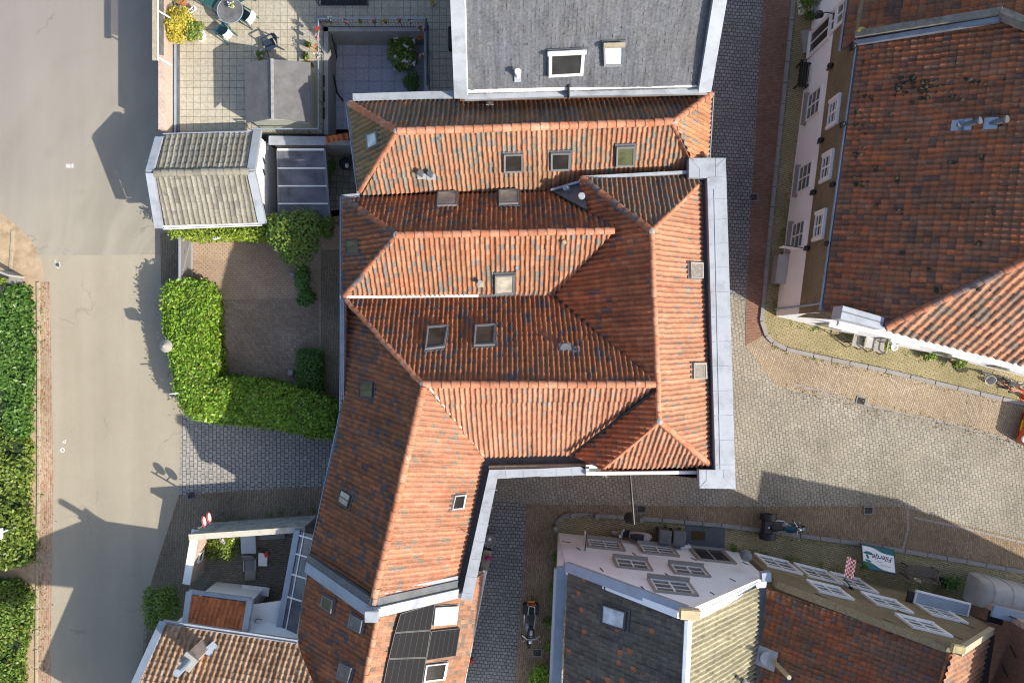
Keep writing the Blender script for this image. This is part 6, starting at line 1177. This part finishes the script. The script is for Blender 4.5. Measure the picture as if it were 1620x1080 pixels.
potted(485, 92, HT, 'lf_oliv', None, 'lighter pot plant near the top right corner of the shed', 'terra', .15, 200, .07, None); potted(493, 104, HT, 'lf_dark', None, 'dark pot plant squeezed between the shed and the railing', 'terra', .12, 120, .06, None); potted(685, 6, HT, 'lf_yel', None, 'round pale pot with yellowish plant on the shaded east terrace', 'cream', .14, 120, .06, None)
tag(MB().box(P(712, 62, HT + .2), (.14, 1.0, .4)).build('planter_box', M['black'], bevel=.02), 'narrow black box against the slate house wall on the terrace', 'box')

# ------------------------------------------------------------------ wall lamp over the street
bl_ = thing('street_lamp', 'dark lamp hanging from a long arm over the south street', 'street lamp', P(1000, 745, 0)); w0 = P(996, 742, 4.9); w1 = P(1003, 829, 4.7)
MB().path([w0, w0 + (w1 - w0) * .5 + Vector((0, 0, .05)), w1], .05, 8).build('arm', M['black'], bl_, smooth=True); MB().tube(w1, w1 - Vector((0, 0, .9)), .03).build('hanger', M['black'], bl_); MB().lathe(w1 - Vector((0, 0, 1.75)), [(.01, 0), (.12, .04), (.2, .5), (.26, .55), (.1, .85), (.01, .95)], 12).build('lamp_head', M['black'], bl_, smooth=True)

# ------------------------------------------------------------------ vehicles (built pointing along +x, wheels on the ground)
def wheel(par, c, R, r, axis=(0, 1, 0), rim='chrome', name='wheel', w=None):
    o = MB().torus(c, R - r, r, axis, 26, 8).build(name, M['rubber'], par, smooth=True); ax = Vector(axis).normalized(); b = MB(); b.torus(c, R - 2 * r + .012, .016, axis, 24, 6); b.tube(Vector(c) - ax * .05, Vector(c) + ax * .05, .04, .04, 10)
    e = ax.orthogonal().normalized(); f = ax.cross(e)
    for i in range(8): a = i * math.pi / 4; b.tube(c, Vector(c) + (e * math.cos(a) + f * math.sin(a)) * (R - 2 * r), .008, .008, 5)
    b.build('rim', M[rim], o, smooth=True); return o
def scooter():
    t = thing('scooter', 'silver motor scooter with a black saddle parked against the white gable', 'scooter', (0, 0, 0)); wheel(t, Vector((.62, 0, .22)), .22, .06); wheel(t, Vector((-.55, 0, .22)), .22, .07)
    el = lambda x, z, w, h, n=10: [Vector((x, w * math.cos(a), z + h * math.sin(a))) for a in [2 * math.pi * i / n for i in range(n)]]
    MB().loft([el(-.98, .62, .1, .08), el(-.8, .6, .2, .17), el(-.45, .55, .23, .2), el(-.05, .5, .2, .18), el(.05, .42, .15, .12)]).build('body', M['silver'], t, smooth=True)
    MB().loft([el(-.66, .8, .11, .04), el(-.5, .8, .17, .06), el(-.2, .79, .16, .06), el(.05, .75, .1, .05)]).build('saddle', M['seat'], t, smooth=True)
    MB().box((.2, 0, .3), (.45, .34, .05)).build('footboard', M['seat'], t, bevel=.02); MB().loft([el(.34, .32, .2, .05), el(.46, .6, .24, .1), el(.52, .82, .2, .1), el(.5, .98, .12, .06)]).build('leg_shield', M['silver'], t, smooth=True)
    MB().loft([el(.42, .3, .1, .08), el(.65, .44, .12, .06), el(.86, .32, .08, .05)]).build('front_fender', M['silver'], t, smooth=True); b = MB(); b.path([Vector((.42, -.36, 1.02)), Vector((.5, -.12, 1.06)), Vector((.5, .12, 1.06)), Vector((.42, .36, 1.02))], .022, 8); b.build('handlebar', M['chrome'], t, smooth=True)
    MB().ball((.57, 0, .98), (.06, .09, .08), 10, 7).build('headlight', M['cloth'], t, smooth=True); MB().box((-.97, 0, .56), (.05, .16, .08)).build('tail_light', M['redp'], t)
    MB().box((-.72, 0, .86), (.3, .22, .05)).build('rack', M['silver'], t, bevel=.015)
    for s in (-1, 1): b = MB(); b.tube((.48, s * .2, 1.05), (.44, s * .34, 1.2), .008, .008, 5); b.ball((.44, s * .36, 1.22), (.02, .07, .045), 8, 6); b.build('mirror', M['chrome'], t, smooth=True)
    return t
t = scooter(); t.location = P(995, 842, 0); t.rotation_euler = (0, 0, math.radians(174))
def motorbike(label, name, tank, trike=False, tank2=None):
    t = thing(name, label, 'tricycle' if trike else 'motorcycle', (0, 0, 0)); el = lambda x, z, w, h, n=12: [Vector((x, w * math.cos(a), z + h * math.sin(a))) for a in [2 * math.pi * i / n for i in range(n)]]
    wheel(t, Vector((.82, 0, .31)), .31, .065, (math.sin(-.12), 1, 0))
    if trike:
        for s in (-1, 1): wheel(t, Vector((-.68, s * .46, .33)), .33, .11); MB().loft([[Vector((-.68 + .4 * math.cos(a), s * (.46 + dx), .36 + .4 * math.sin(a))) for dx in (-.15, .15)] + [Vector((-.68 + .35 * math.cos(a), s * (.46 + dx), .36 + .35 * math.sin(a))) for dx in (.15, -.15)] for a in [math.radians(10 + 20 * i) for i in range(9)]]).build('rear_fender', M['seat'], t, smooth=True)
        MB().box((-.72, 0, .52), (.5, .66, .36)).build('trunk_box', M['seat'], t, bevel=.05)
        MB().tube((-.72, 0, .7), (-.72, 0, .72), .04, .04, 10).build('badge', M['cloth'], t)
    else:
        wheel(t, Vector((-.68, 0, .31)), .31, .085)
        for s in (-1, 1): MB().box((-.78, s * .27, .52), (.52, .2, .36)).build('pannier', M['seat'], t, bevel=.04)
        MB().loft([el(-1.0, .55, .07, .04), el(-.8, .68, .11, .05), el(-.45, .66, .1, .04)]).build('rear_fender', M['seat'], t, smooth=True); MB().path([Vector((-.55, .16, .75)), Vector((-.95, .14, .8)), Vector((-.98, -.14, .8)), Vector((-.55, -.16, .75))], .018, 6).build('luggage_rail', M['chrome'], t, smooth=True)
        MB().box((-1.02, 0, .66), (.06, .16, .1)).build('tail_light', M['redp'], t, bevel=.01); MB().box((-1.1, 0, .55), (.08, .3, .04)).build('number_plate', M['amber'], t)
        for s in (-1, 1): MB().ball((-1.0, s * .17, .64), (.05, .05, .05), 8, 6).build('indicator', M['amber'], t, smooth=True)
    MB().loft([el(-.62, .74, .12, .05), el(-.45, .77, .17, .06), el(-.2, .74, .13, .06), el(.02, .76, .1, .05)]).build('saddle', M['seat'], t, smooth=True)
    MB().loft([el(-.05, .8, .08, .05), el(.12, .84, .16, .11), el(.35, .86, .16, .12), el(.5, .84, .08, .07)]).build('tank', M[tank], t, smooth=True)
    if tank2: MB().loft([el(.1, .955, .06, .012), el(.3, .975, .07, .014), el(.44, .93, .04, .012)]).build('tank_panel', M[tank2], t, smooth=True)
    b = MB(); b.box((.12, 0, .45), (.36, .28, .3)); b.tube((.1, .05, .5), (.28, .1, .72), .08, .08, 10); b.tube((.1, -.05, .5), (-.08, -.1, .7), .08, .08, 10); b.tube((.12, -.2, .42), (.12, .2, .42), .12, .12, 12); b.build('engine', M['alu'], t, bevel=.012)
    b = MB(); b.path([Vector((.24, .2, .42)), Vector((.1, .24, .25)), Vector((-.75, .26, .27))], .045, 8); b.path([Vector((.24, -.2, .42)), Vector((.1, -.24, .25)), Vector((-.75, -.26, .27))], .04, 8); b.build('exhaust', M['chrome'], t, smooth=True)
    for s in (-1, 1): MB().tube((.82, s * .1, .31), (.52, s * .1, .95), .025, .025, 8).build('fork', M['chrome'], t)
    MB().loft([[Vector((.82 + R * math.cos(a), y, .31 + R * math.sin(a))) for R, y in ((.36, -.07), (.36, .07), (.34, .07), (.34, -.07))] for a in [math.radians(30 + 20 * i) for i in range(7)]]).build('front_fender', M[tank], t, smooth=True)
    MB().path([Vector((.3, -.42, 1.02)), Vector((.46, -.2, 1.08)), Vector((.5, 0, 1.02)), Vector((.46, .2, 1.08)), Vector((.3, .42, 1.02))], .018, 8).build('handlebar', M['chrome'], t, smooth=True)
    for s in (-1, 1):
        MB().tube((.3, s * .42, 1.02), (.22, s * .48, 1.0), .026, .026, 8).build('grip', M['seat'], t); b = MB(); b.tube((.44, s * .25, 1.06), (.5, s * .36, 1.22), .008, .008, 5); b.ball((.5, s * .4, 1.23), (.025, .07, .05), 8, 6); b.build('mirror', M['chrome'], t, smooth=True)
    MB().ball((.66, 0, .86), (.1, .1, .1), 12, 8).build('headlight', M['chrome'], t, smooth=True)
    if trike: MB().extrude([Vector((.62, -.3, .95)), Vector((.62, .3, .95)), Vector((.5, .22, 1.32)), Vector((.5, -.22, 1.32))], (.012, 0, 0)).build('windshield', glass('tinted_shield', (.03, .08, .08), .05, .5), t)
    return t
t = motorbike('teal three-wheeled motorcycle with a wide black trunk on the kerb', 'motor_tricycle', 'teal', True); t.location = P(1233, 830, 0); t.rotation_euler = (0, 0, math.radians(-3)); t.scale = (1.0, 1.0, 1.0)
t = motorbike('black and chrome motorcycle with panniers parked in the lane', 'motorcycle', 'seat', False, 'silver'); t.location = P(836, 982, 0); t.rotation_euler = (math.radians(-7), 0, math.radians(-93))
def bicycle(label, fm, crate=False, basket=False):
    t = thing('bicycle', label, 'bicycle', (0, 0, 0), None); wheel(t, Vector((.55, 0, .34)), .34, .022, rim='alu'); wheel(t, Vector((-.55, 0, .34)), .34, .022, rim='alu'); b = MB(); pts = dict(bb=(-.1, 0, .3), seat=(-.28, 0, .82), head=(.4, 0, .88), hl=(.43, 0, .72), rw=(-.55, 0, .34), fw=(.55, 0, .34))
    for a, c in (('bb', 'seat'), ('bb', 'hl'), ('seat', 'hl'), ('seat', 'rw'), ('bb', 'rw'), ('head', 'fw')): b.tube(pts[a], pts[c], .028, .028, 7)
    b.build('frame', M[fm], t, smooth=True); MB().path([Vector((.25, -.28, 1.0)), Vector((.4, -.12, 1.02)), Vector((.42, .12, 1.02)), Vector((.25, .28, 1.0))], .014, 6).build('handlebar', M['black'], t, smooth=True)
    MB().loft([[Vector((x, w * math.cos(a), .95 + .035 * math.sin(a))) for a in [2 * math.pi * i / 8 for i in range(8)]] for x, w in ((-.42, .07), (-.32, .1), (-.15, .03))]).build('saddle', M['seat'], t, smooth=True); MB().bar((-.85, 0, .72), (-.35, 0, .72), .14, .02).build('rack', M['black'], t)
    b = MB(); b.torus((-.1, 0, .3), .09, .01, (0, 1, 0)); b.tube((-.1, -.16, .16), (-.1, .16, .44), .012); b.build('crank', M['alu'], t)
    MB().loft([[Vector((-.55 + R * math.cos(a), y, .34 + R * math.sin(a))) for R, y in ((.38, -.03), (.38, .03), (.37, .03), (.37, -.03))] for a in [math.radians(20 + 20 * i) for i in range(8)]]).build('mudguard', M[fm], t, smooth=True)
    if crate: MB().lathe((.72, 0, .72), [(.01, 0), (.17, 0), (.25, .32), (.23, .32), (.16, .04), (.01, .04)], 14).build('basket', M['tarp'], t, smooth=True)
    return t
t = bicycle('red bicycle leaning by the white wall of the corner house', 'redp'); t.location = P(1598, 601, 0); t.rotation_euler = (math.radians(38), 0, math.radians(-12))
t = bicycle('dark bicycle with a big grey front basket behind the red one', 'black', crate=True); t.location = P(1576, 592, 0); t.rotation_euler = (math.radians(-26), 0, math.radians(165))
def car():
    t = thing('parked_car', 'orange car, only its nose in view at the right edge', 'car', (0, 0, 0)); mk = lambda x, w, zb, zt, r=.12: [Vector((x, y * w, z)) for y, z in ((-1, zb), (-1, zt - r), (-.9, zt - r * .3), (-.7, zt), (.7, zt), (.9, zt - r * .3), (1, zt - r), (1, zb))]
    MB().loft([mk(2.02, .62, .34, .6), mk(1.95, .76, .26, .7), mk(1.7, .84, .22, .82), mk(1.2, .86, .2, .92), mk(.8, .87, .2, .98), mk(-1.4, .87, .2, 1.0), mk(-1.85, .82, .24, .95), mk(-2.0, .72, .34, .8)]).build('body', M['orange'], t, smooth=True)
    MB().loft([mk(.95, .74, .94, .97, .02), mk(.35, .66, .94, 1.38), mk(-.2, .66, .94, 1.46), mk(-1.3, .64, .94, 1.4), mk(-1.8, .68, .94, .98, .02)]).build('cabin_glass', M['gdark'], t, smooth=True)
    MB().loft([mk(.3, .6, 1.36, 1.41, .03), mk(-.2, .62, 1.42, 1.49, .03), mk(-1.25, .6, 1.38, 1.44, .03)]).build('roof', M['orange'], t, smooth=True)
    for sx in (1.3, -1.28):
        for s in (-1, 1): wheel(t, Vector((sx, s * .8, .31)), .31, .09, rim='alu')
    for s in (-1, 1): MB().ball((1.86, s * .6, .68), (.16, .17, .07), 12, 8).build('headlight', M['cloth'], t, smooth=True); MB().ball((.7, s * .98, 1.0), (.07, .12, .08), 10, 7).build('mirror', M['orange'], t, smooth=True)
    MB().box((2.03, .0, .5), (.02, .5, .11)).build('number_plate', M['yellow'], t); MB().box((2.0, 0, .4), (.04, 1.1, .1)).build('grille', M['black'], t); MB().box((1.55, 0, .9), (.5, 1.0, .01), M=Matrix.Rotation(.18, 3, 'Y')).build('bonnet_panel', M['black'], t)
    return t
t = car(); t.location = P(1671, 687, 0); t.rotation_euler = (0, 0, math.radians(180 - 14)); 
cn_ = thing('traffic_cone', 'orange and white cone at the right edge above the orange car', 'cone', P(1619, 628, 0)); MB().lathe(P(1619, 628, 0), [(.2, 0), (.2, .03), (.13, .04), (.1, .2), (.07, .4), (.03, .6), (.005, .6)], 16).build('body', M['orange'], cn_, smooth=True); MB().lathe(P(1619, 628, 0), [(.113, .2), (.083, .36)], 16).build('band', M['cloth'], cn_)

# ------------------------------------------------------------------ along the south houses
for i, (x, l) in enumerate(((1046, 'left one of the two grey waste bins by the white gable'), (1068, 'right one of the two grey waste bins by the white gable'))):
    t = thing('waste_bin', l, 'waste bin', P(x, 842 + i * 2, 0), 'grey waste bins'); c = P(x, 842 + i * 2, 0); rz = math.radians(-5); sec = lambda z, w, d: [c + Matrix.Rotation(rz, 3, 'Z') @ Vector((a * w, b_ * d, z)) for a, b_ in ((-1, -1), (1, -1), (1, 1), (-1, 1))]
    MB().loft([sec(.06, .21, .24), sec(.95, .28, .32)]).build('body', M['bin'], t, bevel=.02); MB().loft([sec(.95, .3, .34), sec(1.0, .29, .33), sec(1.03, .24, .27)]).build('lid', M['bin'], t, bevel=.01)
    for s in (-1, 1): MB().tube(c + Vector((s * .2 - .04, .22, .1)), c + Vector((s * .2 + .04, .22, .1)), .1, .1, 12).build('wheel', M['rubber'], t)
    MB().bar(c + Vector((-.2, -.36, .97)), c + Vector((.2, -.36, .97)), .04, .04).build('handle', M['bin'], t)
def bench(name, label, px, py, ln, rz, m):
    c = P(px, py, 0); t = thing(name, label, 'bench', c); R = Matrix.Rotation(rz, 3, 'Z'); b = MB()
    for k in range(4): b.box(c + R @ Vector((0, -.06 + k * .12, .45)), (ln, .095, .035), rz)
    b.build('seat', M[m], t, bevel=.006); b = MB()
    for k in range(3): b.box(c + R @ Vector((0, -.2 - k * .03, .6 + k * .13)), (ln, .03, .1), rz)
    b.build('backrest', M[m], t, bevel=.006)
    for s in (-1, 1):
        o = MB(); x = s * (ln / 2 - .06)
        for y, h in ((.3, .64), (-.18, .92)): o.box(c + R @ Vector((x, y, h / 2)), (.06, .06, h), rz)
        o.build('leg_frame', M[m], t); MB().box(c + R @ Vector((x, .06, .65)), (.07, .55, .04), rz).build('armrest', M[m], t, bevel=.008)
    return t
bench('wooden_bench', 'weathered wooden bench under the white canopy of the brick gable', 1449, 903, 1.55, math.radians(-9), 'wood'); bench('iron_bench', 'dark bench against the white wall beside the shaded alley', 1264, 124, 1.15, math.radians(83) + math.pi, 'black')
wr = MB().torus(P(1451, 917, 1.25), .13, .035, (.3, 1, .3), 20, 7).build('wreath', M['plank'], smooth=True); tag(wr, 'straw wreath hanging on the wall behind the wooden bench', 'wreath')
t = thing('black_planter', 'long black planter with a green fern right of the wooden bench', 'planter', P(1500, 922, 0)); MB().box(P(1500, 921, .22), (.85, .34, .44), -.2).build('box', M['black'], t, bevel=.015); r_ = np.random.default_rng(5); q_ = np.array(P(1507, 922, .55)) + r_.normal(0, 1, (320, 3)) * np.array([.2, .14, .09]); leaf_mesh('foliage', q_, .13, M['lf_dark'], t)
b = MB().lathe(P(1185, 868, 0), [(.01, 0), (.12, 0), (.17, .3), (.15, .3), (.01, .26)], 12)
# sign board tilted towards the street
sb = thing('sign_board', 'tilted white sign board with teal waves, script lettering and a bird', 'sign', P(1386, 880, 0)); k0, k1, k2, k3 = P(1363, 860, .5), P(1414, 870, .5), P(1407, 906, 1.1), P(1359, 896, 1.1)
ux = (k1 - k0).normalized(); nz = (k1 - k0).cross(k3 - k0).normalized(); nz = nz if nz.z > 0 else -nz; uy = nz.cross(ux); wd, hg = (k1 - k0).length, (k3 - k0).dot(uy); 
if hg < 0: uy = -uy; hg = -hg
sp_ = lambda u, v, o=0.0: k0 + ux * (u * wd) + uy * (v * hg) + nz * o
MB().extrude([sp_(0, 0), sp_(1, 0), sp_(1, 1), sp_(0, 1)], -nz * .05).build('board', M['white'], sb)
for (fu, m_) in (((lambda u: .04 + .2 * max(0, min(1, (u - .25) / .45)) ** 1.0), 'tealsign'),):
    us = [i / 20 for i in range(21)]; MB().poly([sp_(u, 0, .003) for u in us] + [sp_(u, .05 + .2 / (1 + math.exp(-(u - .5) * 12)), .003) for u in us[::-1]]).build('wave', M[m_], sb); MB().poly([sp_(u, 1, .003) for u in us] + [sp_(u, .96 - .26 / (1 + math.exp((u - .42) * 11)), .003) for u in us[::-1]]).build('wave', M[m_], sb)
b = MB()
for a, c in ((sp_(0, 0), sp_(1, 0)), (sp_(1, 0), sp_(1, 1)), (sp_(1, 1), sp_(0, 1)), (sp_(0, 1), sp_(0, 0))): b.bar(a + nz * .012, c + nz * .012, .045, .07, up=nz, ext=.02)
b.build('frame', M['navy'], sb)
for u in (.12, .88): MB().path([sp_(u, .9, -.03), Vector((sp_(u, .9).x, sp_(u, .9).y, 0))], .025, 6).build('leg', M['greyframe'], sb); MB().path([sp_(u, .05, -.03), Vector((sp_(u, .05).x, sp_(u, .05).y, 0))], .025, 6).build('leg', M['greyframe'], sb)
MX = Matrix((-ux, uy, nz)).transposed().to_4x4()      # the lettering reads from the street side
text_mesh('lettering', 'Filertje', .34, M['navy'], sb, Matrix.Translation(sp_(.62, .44, .005)) @ MX, shear=.35)
b = MB()
el = lambda cu_, cv_, a, bb, rot, n=18: [sp_(cu_ + (a * math.cos(t) * math.cos(rot) - bb * math.sin(t) * math.sin(rot)), cv_ + (a * math.cos(t) * math.sin(rot) + bb * math.sin(t) * math.cos(rot)) * 1.25, .005) for t in [2 * math.pi * i / n for i in range(n)]]
b.poly(el(.2, .33, .13, .05, .1)); b.poly(el(.17, .66, .1, .035, .25)); b.poly(el(.16, .48, .035, .08, -.35)); b.poly(el(.08, .35, .05, .02, .3)); b.build('bird_emblem', M['tealsign'], sb); b = MB(); b.bar(sp_(.42, .62, .006), sp_(.6, .64, .006), .02, .002, up=nz); b.bar(sp_(.55, .74, .006), sp_(.85, .77, .006), .02, .002, up=nz); b.build('small_lettering', M['stoneframe'], sb)
# chequered flag on the brick gable
fl = thing('flag', 'red and white chequered flag on a short pole at the brick gable', 'flag', P(1347, 905, 2.0)); f0, f1, f2, f3 = P(1340, 880, 2.1), P(1355, 885, 2.1), P(1351, 917, 3.0), P(1334, 910, 3.0); R_, W_ = MB(), MB(); nf = 9; mf = 6
for i in range(mf):
    for j in range(nf):
        g_ = lambda u, v: (f0 * (1 - u) + f1 * u) * (1 - v) + (f3 * (1 - u) + f2 * u) * v + Vector((0, .04 * math.sin(u * 7 + v * 3), .06 * math.sin(u * 9 + v * 2)))
        (R_ if (i + j) % 2 else W_).poly([g_(i / mf, j / nf), g_((i + 1) / mf, j / nf), g_((i + 1) / mf, (j + 1) / nf), g_(i / mf, (j + 1) / nf)])
R_.build('red_squares', M['redp'], fl); W_.build('white_squares', M['cloth'], fl); MB().tube(f3 + Vector((0, -.1, .1)), P(1352, 936, 3.1), .025).build('pole', M['black'], fl); MB().bar(P(1348, 928, 3.1), P(1353, 942, 3.2), .06, .5).build('bracket', M['black'], fl)
shrub('hanging_plant', 'dark hanging plant between the chequered flag and the sign board', 'plant', P(1361, 893, 1.2), (.25, .22, .28), 'lf_dark', 260, .09, 6, None, 91, stem=False, zc=.35)
# tarpaulin-covered shelter
ts = thing('tarp_shelter', 'rounded grey tarpaulin cover standing by the brick gable, lower right', 'shelter', P(1590, 935, 0)); a0 = P(1527, 925, 0); dx_ = (P(1680, 962, 0) - a0).normalized(); dy_ = Vector((-dx_.y, dx_.x, 0)); secs = []
for s_, f in ((0, .82), (.12, .95), (.35, 1), (1.1, .985), (1.25, 1), (2.0, .985), (2.15, 1), (3.0, .985), (3.1, 1), (4.6, 1)):
    secs.append([a0 + dx_ * s_ + dy_ * (.72 * f * math.copysign(abs(math.cos(a)) ** .6, math.cos(a))) + Vector((0, 0, .35 + 1.35 * f * math.sin(a) ** .7)) for a in [math.pi * i / 12 for i in range(13)]] + [a0 + dx_ * s_ + dy_ * (-.72 * f), a0 + dx_ * s_ + dy_ * (.72 * f)])
MB().loft(secs).build('cover', M['tarp'], ts, smooth=True); b = MB()
for s_ in (.36, 1.26, 2.16, 3.1): b.path([a0 + dx_ * s_ + dy_ * (.735 * math.copysign(abs(math.cos(a)) ** .6, math.cos(a))) + Vector((0, 0, .36 + 1.37 * math.sin(a) ** .7)) for a in [math.pi * i / 12 for i in range(13)]], .014, 5)
b.build('seams', M['tarp'], ts); MB().box(a0 + dx_ * 2.3 + Vector((0, 0, .18)), (4.5, 1.25, .36), math.atan2(dx_.y, dx_.x)).build('base', M['greyframe'], ts)

# ------------------------------------------------------------------ lane and alley clutter
t = thing('round_planter', 'round pale clay pot at the foot of the long wing in the lane', 'planter', P(774, 852, 0)); MB().lathe(P(774, 852, 0), [(.01, 0), (.16, 0), (.27, .42), (.3, .45), (.25, .45), (.22, .38), (.01, .36)], 20).build('pot', M['stoneframe'], t, smooth=True); MB().ball(P(774, 852, .42), (.1, .1, .08), 8, 6).build('bulb', M['cloth'], t, smooth=True)
table_thing('wooden_bench', 'light wooden bench against the long wing in the lane', 'bench', 769, 884, .38, 1.1, .45, 'plank', math.radians(-12))
tag(MB().ball(P(774, 873, .2), (.14, .2, .2), 10, 7).build('bag', M['purple'], smooth=True), 'purple bag beside the wooden bench in the lane', 'bag'); tag(MB().ball(P(772, 883, .6), (.16, .12, .1), 9, 6).build('pink_flower', M['magenta'], smooth=True), 'pink flower bunch lying on the wooden lane bench', 'flowers')
tag(MB().lathe(P(745, 1043, 0), [(.01, 0), (.1, 0), (.13, .25), (.09, .3), (.01, .32)], 12).build('watering_can', M['redp'], smooth=True), 'small red watering can at the foot of the solar panel house', 'watering can')
shrub('lane_bush', 'bright green bush growing by the white house side wall in the lane', 'shrub', P(850, 1062, 0), (.55, .75, .45), 'lf_hedge', 1500, .12, 9, None, 95)
for i, (x, y, a, l) in enumerate(((866, 985, .3, 'small weed tuft beside the black motorcycle'), (874, 930, .25, 'weed tuft at the foot of the white house above the motorcycle'), (864, 1022, .3, 'weed tuft below the motorcycle by the white house'), (878, 880, .2, 'weed tuft near the corner of the white gable'), (1160, 866, .2, 'weed tuft where the two gable fronts meet'))): shrub('weed_tuft', l, 'weeds', P(x, y, 0), (a * .8, a * 1.4, .18), 'lf_mid', 220, .09, 6, 'weeds along the wall foot', 96 + i, stem=False, zc=.12)
t = thing('white_planter', 'white planter with a green shrub at the top of the shaded alley', 'planter', P(1274, 6, 0)); MB().box(P(1273, 6, .28), (.5, .85, .56), .1).build('box', M['white'], t, bevel=.02); q_ = np.array(P(1276, 3, .75)) + r_.normal(0, 1, (500, 3)) * np.array([.2, .25, .14]); leaf_mesh('foliage', q_, .11, M['lf_mid'], t)
shrub('box_ball', 'round dark box ball by the white house door in the alley', 'shrub', P(1276, 30, 0), (.3, .3, .32), 'lf_dark', 700, .07, 8, None, 102); tag(MB().box(P(1277, 66, .08), (.5, 1.1, .16), .1).build('door_step', M['stoneframe'], bevel=.02), 'grey stone step below the dark door of the white house', 'door step')
# seats along the sunny wall of the corner house
table_thing('bistro_table', 'small grey slatted table between the grey seats at the corner house', 'table', 1367, 541, .5, .55, .6, 'tarp', -.2)
for i, (x, y, l) in enumerate(((1350, 540, 'grey outdoor chair left of the small slatted table'), (1384, 548, 'grey outdoor chair right of the small slatted table'))):
    c = garden_chair('stoneframe', l, 'grey seats at the corner house'); c.location = P(x, y, 0); c.rotation_euler = (0, 0, math.radians(168))
t = thing('display_frame', 'dark metal frame with leaning panel by the corner house seats', 'frame', P(1322, 538, 0)); b = MB(); p0_, p1_ = P(1314, 529, 0), P(1334, 541, 0)
for p_ in (p0_, p1_): b.tube(p_, p_ + Vector((0, 0, 1.0)), .02)
b.tube(p0_ + Vector((0, 0, 1)), p1_ + Vector((0, 0, 1)), .02); b.build('frame', M['black'], t); MB().extrude([p0_ + Vector((0, 0, .2)), p1_ + Vector((0, 0, .2)), p1_ + Vector((0, 0, .9)), p0_ + Vector((0, 0, .9))], (.01, .02, 0)).build('panel', M['darkframe'], t)
t = thing('round_planter', 'round white pot with soil by the corner house seats', 'planter', P(1409, 549, 0)); MB().lathe(P(1409, 549, 0), [(.01, 0), (.1, 0), (.15, .36), (.17, .4), (.13, .4), (.12, .34), (.01, .33)], 18).build('pot', M['white'], t, smooth=True)
shrub('wall_shrub', 'lime green plant left of the round white pot', 'shrub', P(1400, 548, 0), (.25, .22, .25), 'lf_lime', 300, .09, 6, 'shrubs along the corner house wall', 111, stem=False, zc=.25); shrub('wall_shrub', 'low sparse green shrub at the middle of the sunny wall', 'shrub', P(1464, 563, 0), (.55, .2, .3), 'lf_mid', 500, .1, 8, 'shrubs along the corner house wall', 112); shrub('wall_shrub', 'round olive shrub nearest the bicycles on the sunny wall', 'shrub', P(1508, 574, 0), (.38, .32, .5), 'lf_oliv', 1000, .09, 9, 'shrubs along the corner house wall', 113)

# ------------------------------------------------------------------ litter and weeds nobody would count
r_ = np.random.default_rng(77); pts = []
for line, h, n, sd in (([(1232, 232), (1216, 360), (1205, 490), (1212, 533), (1245, 554), (1400, 588), (1620, 642)], .03, 260, .16), ([(903, 815), (1012, 821), (1140, 832), (1360, 861), (1620, 906)], .03, 300, .18), ([(833, 800), (1180, 803), (1430, 803)], .03, 260, .25), ([(1240, 613), (1320, 630), (1500, 671), (1620, 702)], .03, 300, .2), ([(883, 850), (876, 960), (866, 1080)], .03, 160, .2), ([(66, 450), (70, 700), (68, 1080)], .03, 200, .18), ([(775, 731), (905, 728)], 5.03, 70, .1), ([(1117, 300), (1127, 735)], 5.83, 60, .06), ([(260, 470), (280, 640), (290, 665)], .03, 120, .25), ([(283, 785), (500, 778)], .03, 90, .3), ([(1262, 220), (1244, 330), (1228, 490)], .03, 110, .12)):
    q = PP(line, h); ln = [(b_ - a_).length for a_, b_ in zip(q[:-1], q[1:])]; tot = sum(ln)
    for a_, b_, l_ in zip(q[:-1], q[1:], ln):
        for i in range(int(n * l_ / tot)):
            c = a_ + (b_ - a_) * r_.uniform(); pts.append((c.x + r_.normal(0, sd), c.y + r_.normal(0, sd), h + r_.uniform(0, .015)))
pts = np.array(pts); keep = ~((pts[:, 2] > 1) & (np.abs(pts[:, 2] - 5) < -1)); lo = leaf_mesh('fallen_leaves', pts[keep], .07, leaf_mat('leaf_dry', [(.12, .07, .03), (.25, .15, .06), (.18, .14, .05), (.34, .25, .12)], .8, .1), None, up=3.0, seed=5)
tag(lo, 'scattered dry leaves along kerbs, gutters and paving edges', 'leaf litter', kind='stuff')
pts = []
for line, n, sd in (([(884, 845), (878, 900), (870, 1000), (862, 1080)], 420, .1), ([(1262, 215), (1243, 330), (1226, 495)], 160, .06), ([(1240, 507), (1330, 530), (1500, 578)], 200, .08), ([(1170, 868), (1300, 892), (1480, 936)], 260, .07), ([(900, 818), (1012, 824), (1140, 834), (1350, 861)], 160, .06), ([(1404, 590), (1280, 566), (1225, 547)], 120, .06), ([(62, 450), (63, 700), (60, 1080)], 260, .08), ([(240, 930), (228, 985)], 60, .1), ([(330, 822), (500, 808)], 140, .06)):
    q = PP(line, .02)
    for k_ in range(n // 9):
        j = r_.integers(0, len(q) - 1); c = q[j] + (q[j + 1] - q[j]) * r_.uniform(); s_ = r_.uniform(.03, .11)
        for i in range(9): pts.append((c.x + r_.normal(0, sd + s_ * .4), c.y + r_.normal(0, sd + s_ * .4), .03 + abs(r_.normal(0, s_ * .5))))
wd_ = leaf_mesh('weeds', np.array(pts), .075, M['lf_mid'], None, up=.8, seed=6); tag(wd_, 'small green weeds sprouting along kerbs and wall feet', 'weeds', kind='stuff')
